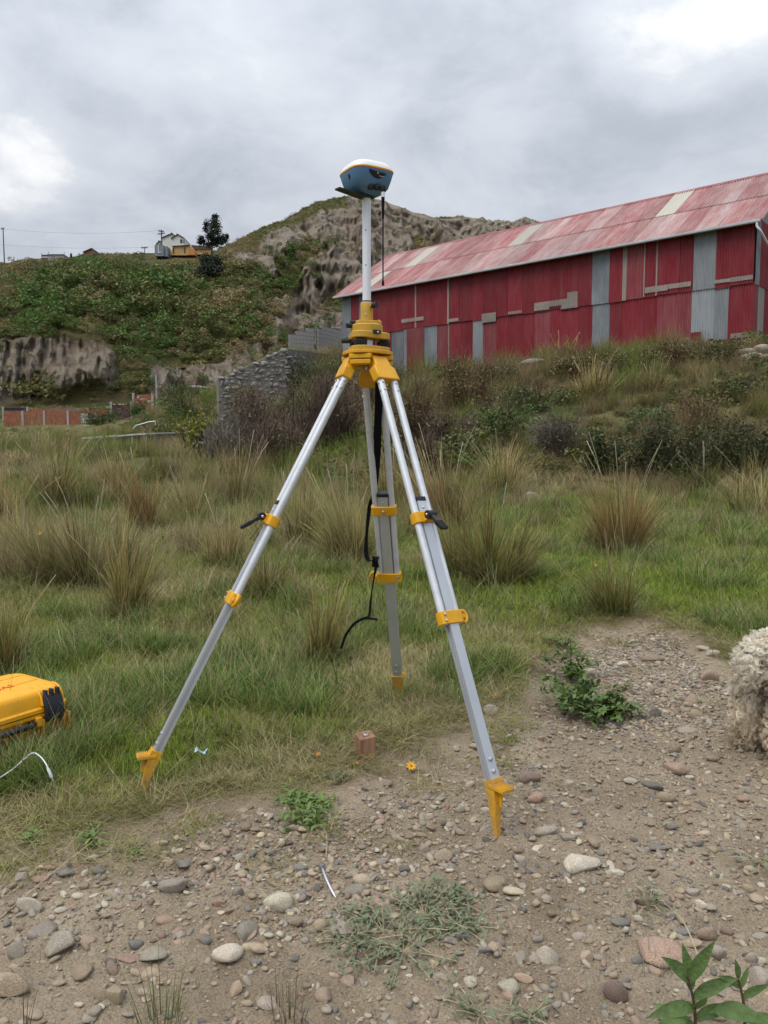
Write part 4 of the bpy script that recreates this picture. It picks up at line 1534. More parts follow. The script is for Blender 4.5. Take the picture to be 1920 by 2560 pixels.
def build_barn():
    root = thing('barn', 'long red corrugated metal barn with patched grey sheets on the slope', 'barn', (BR.x, BR.y, ZB))
    cx = lambda c: 820 + 0.66305 * c
    ZL = ZB - 0.9
    up_ = [(55, 88, 'grey'), (88, 118, 'red'), (118, 130, 'grey'), (130, 205, 'red'), (205, 283, 'red'), (283, 330, 'red'), (330, 335, 'pale'), (335, 368, 'red'),
           (368, 453, 'red'), (453, 460, 'pale'), (460, 495, 'red'), (495, 548, 'red'), (548, 588, 'red'), (588, 640, 'red'), (640, 682, 'red'), (682, 738, 'red'),
           (738, 783, 'red'), (783, 838, 'red'), (838, 882, 'red'), (882, 886, 'faded'), (886, 945, 'red'), (945, 1000, 'red'), (1000, 1065, 'grey'), (1065, 1115, 'red'), (1115, 1130, 'pale'),
           (1130, 1193, 'faded'), (1193, 1198, 'pale'), (1198, 1240, 'red'), (1240, 1245, 'pale'), (1245, 1330, 'red'), (1330, 1380, 'red'), (1380, 1465, 'light'),
           (1465, 1523, 'red'), (1523, 1608, 'red')]
    lo_ = [(55, 88, 'light'), (88, 205, 'red'), (205, 240, 'red'), (240, 285, 'grey'), (285, 365, 'grey'), (365, 413, 'grey'), (413, 453, 'faded'), (453, 458, 'pale'), (458, 500, 'red'),
           (500, 547, 'red'), (547, 585, 'light'), (585, 637, 'faded'), (637, 682, 'red'), (682, 735, 'red'), (735, 780, 'red'), (780, 838, 'faded'), (838, 883, 'red'), (883, 945, 'red'),
           (945, 997, 'red'), (997, 1062, 'grey'), (1062, 1112, 'red'), (1112, 1190, 'red'), (1190, 1240, 'red'), (1240, 1318, 'faded'), (1318, 1370, 'faded'), (1370, 1455, 'light'),
           (1455, 1508, 'light'), (1508, 1605, 'red')]
    rs = random.Random(3)
    for c0, c1, k in up_:
        s0, s1 = wall_s(cx(c0), 640), wall_s(cx(c1), 640)
        sheet(root, 'wall_sheet', 'sheet_' + k, s0 + 0.012, s1 - 0.012, ZS - 0.06 + rs.uniform(-0.05, 0.05), ZE + 0.02, rs.uniform(0.006, 0.02))
    for c0, c1, k in lo_:
        s0, s1 = wall_s(cx(c0), 780), wall_s(cx(c1), 780)
        zb = ZL if c0 < 1300 else ZB + rs.uniform(-0.25, 0.08)
        sheet(root, 'wall_sheet', 'sheet_' + k, s0 + 0.012, s1 - 0.012, zb, ZS + 0.02, rs.uniform(-0.042, -0.03))
    # exposed pale laps, patches under the eave, the grey-framed door
    zl = lambda c, y: P(cx(c), 420 + 0.66305 * y, (BR + BU * wall_s(cx(c), 420 + 0.66305 * y)).y).z
    for c0, c1, y0, y1, k in ((280, 365, 566, 580, 'pale'), (458, 495, 568, 580, 'pale'), (583, 637, 548, 582, 'pale'), (682, 735, 540, 551, 'pale'), (780, 838, 507, 537, 'pale'),
                              (838, 908, 498, 520, 'pale'), (905, 945, 468, 522, 'pale'), (883, 945, 512, 530, 'pale'), (1198, 1285, 446, 468, 'pale'), (1285, 1372, 434, 452, 'pale'),
                              (1458, 1522, 421, 434, 'pale'), (1520, 1606, 409, 426, 'pale'), (1520, 1606, 622, 640, 'pale'), (1310, 1366, 642, 652, 'pale'),
                              (590, 640, 362, 383, 'light'), (682, 738, 345, 362, 'light'), (783, 838, 325, 343, 'light'), (888, 1000, 295, 322, 'light'), (1003, 1065, 284, 300, 'grey'),
                              (1118, 1192, 256, 276, 'light'), (1193, 1245, 246, 270, 'grey'), (1467, 1538, 190, 222, 'pale'), (300, 363, 605, 720, 'faded'), (1370, 1412, 620, 652, 'red')):
        s0, s1 = wall_s(cx(c0), 420 + 0.66305 * y0), wall_s(cx(c1), 420 + 0.66305 * y0)
        cm = (c0 + c1) / 2
        zt, zb = zl(cm, y0), zl(cm, y1)
        if y1 == 720:
            zb = ZL
        sheet(root, 'patch_sheet', 'sheet_' + k, s0, s1, zb, min(zt, ZE + 0.01), 0.045)
    # body of the building behind the sheets
    DEP = 8.6
    m = MB()
    for a_, b_ in ((0.0, BLEN),):
        c4 = [BR + BN * 0.04, BR + BU * BLEN + BN * 0.04, BR + BU * BLEN + BN * DEP, BR + BN * DEP]
        m.loft([[Vector((c.x, c.y, z)) for c in c4] for z in (ZL - 1.0, ZE - 0.12)])
    m.build('frame_core', 'dark_timber', root, smooth_=False)
    # near gable
    GO = BR
    GU = -BN
    rise = 2.85
    for k, (d0, d1, mlo, mup) in enumerate([(0.0, 0.5, 'faded', 'grey'), (0.5, 1.3, 'pale', 'red'), (1.3, 2.2, 'red', 'red'), (2.2, 3.0, 'grey', 'red'), (3.0, 3.9, 'red', 'grey'), (3.9, 4.8, 'red', 'red'), (4.8, 5.7, 'grey', 'red'), (5.7, 6.6, 'red', 'red'), (6.6, 7.6, 'red', 'grey'), (7.6, 8.6, 'red', 'red')]):
        o2 = BR + BN * d1
        for mm, za, zb, pr in ((mlo, ZL, ZS + 0.02, -0.02), (mup, ZS - 0.05, ZE + 0.05, 0.006)):
            sheet(root, 'gable_sheet', 'sheet_' + mm, 0.0, d1 - d0 - 0.02, za, zb, pr, origin=BR + BN * d0, U=BN, Nn=BU)
    # galvanised gable triangle (both ends)
    for base, out in ((BR, -BU), (BR + BU * BLEN, BU)):
        m = MB()
        nseg = 150
        vs = []
        for i in range(nseg + 1):
            d = DEP * i / nseg
            h = rise * (1 - abs(d - DEP / 2) / (DEP / 2))
            off = out * (0.05 + 0.012 * math.cos(2 * math.pi * d / 0.114))
            q = base + BN * d + off
            vs += [Vector((q.x, q.y, ZE + 0.0)), Vector((q.x, q.y, ZE + 0.05 + h))]
        m.add(vs, [(2 * i, 2 * i + 2, 2 * i + 3, 2 * i + 1) for i in range(nseg)])
        m.build('gable_triangle', 'sheet_light', root, angle=None)
    # roof sheets: two courses, pieces laid side by side, both slopes
    over, ovg = 0.38, 0.32
    half = DEP / 2
    sl = math.atan2(rise, half)
    run = half + over
    slen = run / math.cos(sl)
    ncol = 27
    wcol = (BLEN + 2 * ovg) / ncol
    meshes = {k: corr_mesh('roofing_' + k, 'roof_' + k, wcol + 0.04, 0.11, 0.022) for k in ('red', 'pink', 'clear')}
    clear = {3: 1, 4: 1, 12: 1, 13: 1, 20: 1, 21: 1}
    rr = random.Random(11)
    zr_ = ZE + 0.12
    for side in (0, 1):
        for cidx in range(ncol):
            for crs in (0, 1):
                k = rr.choice(['red', 'red', 'pink'])
                if crs == 1 and cidx in (5, 14, 22):
                    k = 'clear'
                if crs == 0 and cidx in (24,):
                    k = 'clear'
                d0, d1 = ((0.0, slen * 0.47 + 0.15), (slen * 0.47, slen + 0.02))[crs]
                lift = 0.0 + 0.012 * (1 - crs) * 0 + (0.022 if crs == 1 else 0.0) + (cidx % 2) * 0.006
                if side == 0:
                    e = BR - BN * over + BU * ((cidx + 1) * wcol - ovg)
                    ang = math.atan2(-BU.y, -BU.x)
                    ux, nn = -BU, BN
                else:
                    e = BR + BN * (DEP + over) + BU * (cidx * wcol - ovg)
                    ang = math.atan2(BU.y, BU.x)
                    ux, nn = BU, -BN
                zeav = zr_ - over * math.tan(sl)
                zax = nn * math.cos(sl) + Vector((0, 0, math.sin(sl)))
                yax = zax.cross(ux)
                if yax.z > 0:
                    yax = -yax
                p = Vector((e.x, e.y, zeav)) + zax * d0 - yax * lift
                M = Matrix((ux, -yax, zax)).transposed().to_4x4() if False else Matrix((ux, yax, zax)).transposed().to_4x4()
                ob = put('roof_sheet' if k != 'clear' else 'roof_light', meshes[k], root)
                M.translation = p - ORG[root.name]
                ob.matrix_local = M @ Matrix.Diagonal((1, 1, d1 - d0, 1))
    # ridge cap
    rz = zr_ + half * math.tan(sl) + 0.05
    a0 = BR + BN * half - BU * ovg; a1 = BR + BN * half + BU * (BLEN + ovg)
    m = MB()
    for s in (-1, 1):
        m.add([Vector((a0.x, a0.y, rz)), Vector((a1.x, a1.y, rz)), Vector((a1.x, a1.y, rz)) + BN * (s * 0.22) - Vector((0, 0, 0.22 * math.tan(sl) + 0.0)), Vector((a0.x, a0.y, rz)) + BN * (s * 0.22) - Vector((0, 0, 0.22 * math.tan(sl)))], [(0, 1, 2, 3)])
    m.build('ridge_cap', 'sheet_faded', root, smooth_=False)
    # eave: dark soffit board, white gutter, downpipe
    ez = zr_ - over * math.tan(sl)
    e0 = BR - BN * (over - 0.02) - BU * (ovg - 0.05); e1 = BR - BN * (over - 0.02) + BU * (BLEN + ovg - 0.05)
    g = MB()
    prof = [(-0.005, 0.0), (-0.10, 0.0), (-0.125, -0.02), (-0.125, -0.09), (-0.10, -0.115), (-0.02, -0.115), (-0.005, -0.09)]
    g.loft([[Vector((q.x, q.y, ez - 0.012)) + BN * a_ + Vector((0, 0, b_)) for a_, b_ in prof] for q in (e0, e1)])
    gut = g.build('gutter', 'gutter_metal', root, angle=30)
    sb = MB()
    q0, q1 = BR - BU * (ovg - 0.1), BR + BU * (BLEN + ovg - 0.1)
    sb.loft([[Vector((q.x, q.y, 0)) + BN * a_ + Vector((0, 0, z_)) for a_, z_ in ((-0.30, ez - 0.02), (-0.30, ez - 0.06), (0.02, ez - 0.01), (0.02, ez + 0.03))] for q in (q0, q1)])
    sb.build('soffit', 'dark_timber', root, smooth_=False)
    d0 = Vector((e0.x, e0.y, ez - 0.13)) - BN * 0.06 + BU * 0.10
    dp = [d0 + Vector((0, 0, 0.03)), d0 + Vector((0, 0, -0.14)), d0 + BN * 0.12 - BU * 0.12 + Vector((0, 0, -0.34)), d0 + BN * 0.9 - BU * 0.2 + Vector((0, 0, -0.75)), d0 + BN * 2.6 - BU * 0.2 + Vector((0, 0, -1.35)), d0 + BN * 2.75 - BU * 0.2 + Vector((0, 0, -4.6))]
    MB().tube(smooth_path(dp, 5), 0.045, 10).build('downpipe', 'white_shell', gut)


build_barn()

# ------------------------------------------------------------------ masonry and sheds in the middle distance
mat('wall_stone', (0.215, 0.205, 0.195), rough=0.9, var=0.35, scale=3.0, inst=0.25, hue=0.03, bump=0.6, bscale=9)
mat('mortar', (0.18, 0.165, 0.145), rough=0.95, var=0.25, scale=2)
mat('concrete_block', (0.33, 0.325, 0.315), rough=0.9, var=0.14, scale=1.2, bump=0.2, bscale=12)
mat('brick_red', (0.30, 0.105, 0.062), rough=0.9, var=0.25, scale=3, bump=0.3, bscale=10, inst=0.18)
mat('gate_purple', (0.075, 0.018, 0.040), rough=0.6, var=0.15, scale=2)
mat('gate_navy', (0.022, 0.024, 0.040), rough=0.6, var=0.2, scale=2)
mat('sheet_roof_pale', (0.50, 0.53, 0.56), rough=0.45, metal=0.2, var=0.12, scale=2)
mat('white_wash', (0.52, 0.52, 0.48), rough=0.85, var=0.12, scale=2)
mat('graffiti_green', (0.03, 0.075, 0.05), rough=0.8, var=0.1)
mat('graffiti_red', (0.35, 0.04, 0.04), rough=0.8, var=0.1)

_SM = []


def stone_variants(n=14, sub=2, seed=5, flat=0.7, m='wall_stone'):
    out = []
    rs = np.random.default_rng(seed)
    for i in range(n):
        bm = bmesh.new()
        bmesh.ops.create_icosphere(bm, subdivisions=sub, radius=0.5)
        co = np.array([v.co[:] for v in bm.verts])
        off = rs.uniform(0, 50, 3)
        k = 0.72 + 0.55 * fbm(co[:, 0] * 1.6 + off[0], co[:, 1] * 1.6 + off[1], co[:, 2] * 1.6 + off[2], 3)
        co = co * k[:, None]
        for _ in range(rs.integers(3, 10)):       # a few worn facets
            nn = rs.normal(0, 1, 3); nn /= np.linalg.norm(nn)
            lim = rs.uniform(0.22, 0.40)
            d = co @ nn
            co = co - np.where(d > lim, (d - lim) * 0.85, 0)[:, None] * nn[None]
        sx = rs.uniform(0.75, 1.25); sy = rs.uniform(0.7, 1.05)
        co = co * np.array([sx, sy, flat * rs.uniform(0.75, 1.2)])
        co /= max(np.ptp(co[:, 0]), np.ptp(co[:, 1]))
        for v, c in zip(bm.verts, co):
            v.co = c
        for f in bm.faces:
            f.smooth = True
        me = bpy.data.meshes.new('stone_shape')
        bm.to_mesh(me); bm.free()
        if m:
            me.materials.append(MATS[m])
        out.append(me)
    return out


def stone_wall(name, label, a, b, top0, top1, bot, thick, size, grp=None, seed=1, cap=300):
    """dry stone wall from a to b (xy), top heights interpolated, stones as parts on a mortar core"""
    a = Vector((a.x, a.y, 0)); b = Vector((b.x, b.y, 0))
    d = b - a; Ln = d.length; d.normalize()
    nn = Vector((-d.y, d.x, 0))
    if nn.y > 0:
        nn = -nn                     # towards the camera
    root = thing(name, label, 'wall', (a.x, a.y, bot), grp)
    ins = 0.05
    MB().loft([[Vector((q.x, q.y, 0)) + nn * o + Vector((0, 0, z)) for o, z in ((-ins, bot), (-ins, t - 0.06), (-thick, t - 0.06), (-thick, bot))] for q, t in ((a + d * 0.03, top0), (b - d * 0.03, top1))]).build('core', 'mortar', root, smooth_=False)
    var = stone_variants(12, 2, seed, 0.9)
    rs = random.Random(seed)
    cnt = 0
    z = bot + size * 0.4
    zmax = max(top0, top1)
    while z < zmax:
        s = rs.uniform(0, size)
        hh = size * rs.uniform(0.5, 1.0)
        while s < Ln:
            w = size * rs.uniform(0.5, 2.0)
            zt = top0 + (top1 - top0) * s / Ln
            if z < zt + 0.03 and cnt < cap and s + w * 0.4 < Ln + 0.2:
                p = a + d * (s + w / 2) + nn * rs.uniform(-0.16, -0.11)
                o = put('stone', rs.choice(var), root, Vector((p.x, p.y, z + rs.uniform(-0.07, 0.07))) - ORG[root.name], (rs.uniform(-.25, .25), rs.uniform(-.3, .3), math.atan2(d.y, d.x) + rs.choice((0, math.pi)) + rs.uniform(-.15, .15)), (w * 1.12, thick * 0.66, hh * 1.5))
                cnt += 1
            s += w
        z += hh
    return root


def build_walls():
    a = P(546, 945, 36.0); b = P(716, 868, 37.5)
    stone_wall('stone_wall', 'grey rubble stone retaining wall climbing the bank left of the tripod', a, b, a.z, b.z, 1.6, 0.5, 0.24, seed=4, cap=290)
    c = P(862, 888, 47.0)
    b2 = P(722, 868, 37.8)
    stone_wall('stone_wall', 'low stone wall running from the rubble wall towards the barn corner', b2, c, b2.z - 0.02, c.z, b2.z - 1.0, 0.45, 0.22, seed=8, cap=150)
    # concrete block wall behind, with a raised corner
    rt = thing('concrete_wall', 'pale grey concrete block wall standing left of the barn', 'wall', P(790, 880, 50.0))
    A, B, C = P(723, 836, 49.0), P(787, 816, 50.0), P(862, 820, 53.0)
    D = P(768, 820, 55.0)

    def block_face(p, q, zt0, zt1, zb, nm):
        p = Vector((p.x, p.y, 0)); q = Vector((q.x, q.y, 0))
        d = (q - p); Ln = d.length; d.normalize(); n_ = Vector((-d.y, d.x, 0))
        if n_.y < 0:
            n_ = -n_
        MB().loft([[p + d * s + n_ * o + Vector((0, 0, z)) for o, z in ((0.03, zb), (0.03, zt), (0.17, zt), (0.17, zb))] for s, zt in ((0, zt0 - 0.04), (Ln, zt1 - 0.04))]).build('core', 'mortar', rt, smooth_=False)
        rows = int((max(zt0, zt1) - zb) / 0.25)
        me = MB().box(0, 0.49, 0, 0.16, 0, 0.235)
        blk = mesh_from('block_shape', me.v, me.f, 'concrete_block', False)
        for r in range(rows):
            off = 0.25 if r % 2 else 0.0
            k = 0
            while True:
                s = k * 0.5 - off
                k += 1
                if s > Ln - 0.1:
                    break
                s0 = max(s, 0); s1 = min(s + 0.49, Ln)
                if s1 - s0 < 0.1:
                    continue
                z = zb + r * 0.25
                if z + 0.2 > zt0 + (zt1 - zt0) * (s0 + s1) / 2 / Ln:
                    continue
                w = p + d * s0
                put('block', blk, rt, Vector((w.x, w.y, z)) - ORG[rt.name], (0, 0, math.atan2(d.y, d.x)), ((s1 - s0) / 0.49, 1, 1))
    block_face(A, B, A.z, B.z, A.z - 2.0, 'l')
    block_face(B + Vector((0.2, 0, 0)), C, B.z, C.z, A.z - 2.0, 'r')
    rb = MB()
    for x in (0.0, 0.35, 0.7):
        MB().tube([D + Vector((x - 0.2, -4.6, -0.3)), D + Vector((x, -3.6, 0.06))], 0.012, 5).build('rebar', 'brick_red', rt)
    # far brick yard walls: (px0, px1, row top0, row top1, row bottom, depth)
    segs = [(8, 200, 1028, 1023, 1064, 84.0, 'red brick yard wall with concrete posts at the far left'),
            (55, 188, 1021, 1019, 1030, 90.0, 'higher red brick wall right behind the front yard wall at far left'),
            (190, 280, 1028, 1024, 1046, 92.0, 'low brick wall between the graffiti wall and the purple gate'),
            (332, 382, 990, 984, 1026, 88.0, 'short brick wall splashed with white and red paint right of the purple gate'),
            (424, 442, 985, 985, 1026, 90.0, 'small square brick pillar wall right of the pale utility post')]
    bw = MB().box(0, 0.40, 0, 0.14, 0, 0.18)
    bsh = mesh_from('brick_shape', bw.v, bw.f, 'brick_red', False)
    for px0, px1, r0, r1, rb_, D_, lab in segs:
        p, q = P(px0, r0, D_), P(px1, r1, D_)
        zb = P(px0, rb_, D_).z - 0.8
        r_ = thing('brick_wall', lab, 'wall', Vector((p.x, p.y, zb)), 'brick yard walls below the hill')
        rows = int((max(p.z, q.z) - zb) / 0.2)
        MB().loft([[Vector((t.x, t.y, zb)) + Vector((0, o, z)) for o, z in ((0.02, 0), (0.02, t.z - zb - 0.05), (0.13, t.z - zb - 0.05), (0.13, 0))] for t in (p, q)]).build('core', 'mortar', r_, smooth_=False)
        Ln = q.x - p.x
        cnt = 0
        for r in range(rows - 1, -1, -1):
            s = -0.2 * (r % 2)
            while s < Ln - 0.05 and cnt < 280:
                s0, s1 = max(s, 0), min(s + 0.40, Ln)
                s += 0.415
                zt = p.z + (q.z - p.z) * (s0 / Ln)
                if s1 - s0 < 0.08 or zb + r * 0.2 + 0.15 > zt + 0.1:
                    continue
                put('brick', bsh, r_, Vector((s0, 0, r * 0.2)), (0, 0, 0), ((s1 - s0) / 0.4, 1, 1))
                cnt += 1
        if px0 in (8, 332):
            for k in ((0.25, 0.53, 0.84) if px0 == 8 else (0.02, 0.97)):
                x = p.x + Ln * k
                MB().box(x - 0.12, x + 0.12, p.y - 0.06, p.y + 0.18, zb, p.z + (0.05 if px0 == 8 else 0.35)).build('post', 'concrete_block', r_)
        if px0 == 332:
            for k in range(9):
                x = p.x + Ln * random.uniform(0.1, 0.9); z = p.z - random.uniform(0.1, 1.0)
                MB().ribbon([Vector((x, p.y - 0.012, z)), Vector((x + random.uniform(.1, .5), p.y - 0.012, z + random.uniform(-.2, .25)))], (0, 0, 1), 0.12, 0.004).build('paint_mark', random.choice(['white_wash', 'graffiti_red', 'white_wash']), r_)
    # navy gate, purple gate
    for px0, px1, r0, r1, D_, m_, nm, lab in ((10, 66, 1019, 1040, 89.0, 'gate_navy', 'sheet_metal_gate', 'dark navy sheet metal gate panel above the far left brick wall'),
                                              (280, 326, 1012, 1038, 88.0, 'gate_purple', 'sheet_metal_gate', 'dark purple sheet metal double gate below the hill')):
        p = P(px0, r0, D_); q = P(px1, r1, D_)
        r_ = thing(nm, lab, 'gate', Vector((p.x, p.y, q.z)))
        w = (q.x - p.x) / 2
        for k in (0, 1):
            lf = MB().box(p.x + k * w + 0.02, p.x + (k + 1) * w - 0.02, p.y, p.y + 0.05, q.z - 0.5, p.z).build('leaf', m_, r_)
            for zz in (0.2, 0.55, 0.85):
                MB().box(p.x + k * w + 0.02, p.x + (k + 1) * w - 0.02, p.y - 0.03, p.y - 0.004, q.z + (p.z - q.z) * zz, q.z + (p.z - q.z) * zz + 0.05).build('rail', m_, lf)
        for x in (p.x - 0.12, q.x + 0.12):
            MB().box(x - 0.11, x + 0.11, p.y - 0.05, p.y + 0.2, q.z - 0.6, p.z + (0.1 if m_ == 'gate_navy' else 0.35)).build('post', 'concrete_block', r_)
        if m_ == 'gate_purple':
            x0 = p.x + w + 0.3
            pts = [Vector((x0, p.y - 0.035, q.z - 0.1)), Vector((x0, p.y - 0.035, p.z - 0.25)), Vector((x0 + 0.45, p.y - 0.035, p.z - 0.35)), Vector((x0 + 0.55, p.y - 0.035, q.z + 0.4)), Vector((x0 + 0.45, p.y - 0.035, q.z - 0.1))]
            MB().ribbon(smooth_path(pts, 4), (1, 0, 0.3), 0.045, 0.004).build('painted_mark', 'graffiti_red', r_)
            for k in range(7):
                xx = p.x + random.uniform(0.1, 1.8)
                MB().box(xx, xx + 0.12, p.y - 0.02, p.y + 0.03, p.z, p.z + random.uniform(.06, .14)).build('top_spike', 'white_wash', r_)
    # graffiti wall
    p, q = P(192, 1034, 86.0), P(242, 1046, 86.0)
    r_ = thing('graffiti_wall', 'low whitewashed wall with dark green graffiti scrawl beside the brick wall', 'wall', Vector((p.x, p.y, q.z)))
    MB().box(p.x, q.x, p.y, p.y + 0.15, q.z - 0.8, p.z).build('wall', 'white_wash', r_)
    x = p.x + 0.35
    for ch in ('K', 'A', 'R', 'O', 'K', 'A'):
        h = 0.36
        st = {'K': [[(0, 0), (0, 1)], [(.6, 1), (0, .5), (.6, 0)]], 'A': [[(0, 0), (.3, 1), (.6, 0)], [(.1, .4), (.5, .4)]], 'R': [[(0, 0), (0, 1), (.5, .9), (.5, .6), (0, .5), (.6, 0)]], 'O': [[(.3, 0), (0, .3), (0, .7), (.3, 1), (.6, .7), (.6, .3), (.3, 0)]]}[ch]
        for k_, sg in enumerate(st):
            MB().ribbon([Vector((x + a_ * 0.32, p.y - 0.006 - 0.004 * k_, q.z + 0.04 + b_ * h)) for a_, b_ in sg], (0.6, 0, 0.8), 0.06, 0.003).build('painted_letter', 'graffiti_green', r_)
        x += 0.29
    # brick shed with pale sloping roof by the cliff foot
    p, q = P(476, 975, 72.0), P(540, 990, 72.0)
    r_ = thing('brick_shed', 'small brick shed with a pale sloping metal roof below the cliff', 'shed', Vector((p.x, p.y, q.z - 1.2)))
    MB().box(p.x + 0.15, q.x + 1.5, p.y, p.y + 3, q.z - 1.5, q.z + 0.25).build('wall', 'brick_red', r_)
    rf = MB().loft([[Vector((x, y, z)) for x, y, z in ((p.x - 0.1, p.y - 0.4 + k * 3.8, P(474, 964, 72).z + k * 0.25), (q.x + 1.8, p.y - 0.4 + k * 3.8, P(543, 972, 72).z - 0.12 + k * 0.25), (q.x + 1.8, p.y - 0.4 + k * 3.8, P(543, 972, 72).z - 0.2 + k * 0.25), (p.x - 0.1, p.y - 0.4 + k * 3.8, P(474, 964, 72).z - 0.09 + k * 0.25))] for k in (0, 1)])
    rf.build('roof', 'sheet_roof_pale', r_, smooth_=False)
    MB().box(p.x + 0.9, p.x + 1.5, p.y - 0.02, p.y + 0.02, q.z - 0.6, q.z + 0.05).build('window', 'gate_navy', r_)
    # low shed roof just behind the grass crest
    p, q = P(205, 1094, 33.0), P(362, 1083, 30.0)
    r_ = thing('low_shed', 'low shed with a long pale metal roof seen just over the grass crest', 'shed', Vector((p.x, p.y, -0.9)))
    d = Vector((q.x - p.x, q.y - p.y, 0)); Ln = d.length; d.normalize(); nn = Vector((-d.y, d.x, 0))
    npan = 4
    for k in range(npan):
        s0, s1 = Ln * k / npan, Ln * (k + 1) / npan + 0.02
        z0 = p.z + (q.z - p.z) * k / npan + 0.006 * (k % 2); z1 = p.z + (q.z - p.z) * (k + 1) / npan + 0.006 * (k % 2)
        vs = [[Vector((p.x, p.y, 0)) + d * s + nn * o + Vector((0, 0, z + dz)) for o, dz in ((0, 0.0), (2.2, 0.10), (2.2, 0.05), (0, -0.06))] for s, z in ((s0, z0), (s1, z1))]
        MB().loft(vs).build('roof_panel', 'sheet_roof_pale', r_, smooth_=False)
    w0 = Vector((p.x, p.y, 0)) + nn * 0.5 + d * 0.2
    MB().loft([[w0 + d * s + nn * o + Vector((0, 0, z)) for o, z in ((0, -1.2), (0, zt), (1.5, zt), (1.5, -1.2))] for s, zt in ((0, p.z - 0.08), (Ln - 0.3, q.z - 0.08))]).build('wall', 'mortar', r_, smooth_=False)
    for s in (0.1, Ln * 0.5, Ln * 0.78, Ln - 0.1):
        g_ = Vector((p.x, p.y, 0)) + d * s + nn * 0.1
        MB().box(g_.x - 0.04, g_.x + 0.04, g_.y - 0.04, g_.y + 0.04, -1.0, p.z + (q.z - p.z) * s / Ln - 0.02).build('post', 'concrete_block', r_)
    # bent pipe frame beyond the shed
    pts = [P(333, 1072, 36), P(340, 1064, 36), P(372, 1055, 36), P(388, 1053, 36), P(389, 1062, 36)]
    o = MB().tube(pts, 0.03, 6).build('pipe_frame', 'sheet_roof_pale', at=pts[0])
    tag(o, 'thin bent pale pipe frame standing behind the low shed roof', 'frame')


build_walls()

# ------------------------------------------------------------------ houses and poles on the ridge
mat('house_white', (0.66, 0.66, 0.64), rough=0.85, var=0.06, scale=0.6)
mat('house_ochre', (0.50, 0.33, 0.15), rough=0.85, var=0.1, scale=0.6)
mat('house_orange', (0.46, 0.22, 0.08), rough=0.85, var=0.1, scale=0.6)
mat('house_grey', (0.20, 0.225, 0.25), rough=0.8, var=0.12, scale=0.6)
mat('house_roof_brown', (0.09, 0.06, 0.05), rough=0.85, var=0.2, scale=1)
mat('dark_glass', (0.03, 0.035, 0.045), rough=0.2, var=0.1, spec=0.6)
mat('pole_wood', (0.11, 0.10, 0.095), rough=0.9, var=0.2, scale=3)
mat('pole_concrete', (0.34, 0.335, 0.33), rough=0.9, var=0.1, scale=2)
mat('tarp_blue', (0.05, 0.065, 0.12), rough=0.7, var=0.15)
mat('brick_far', (0.24, 0.13, 0.09), rough=0.9, var=0.2, scale=1)


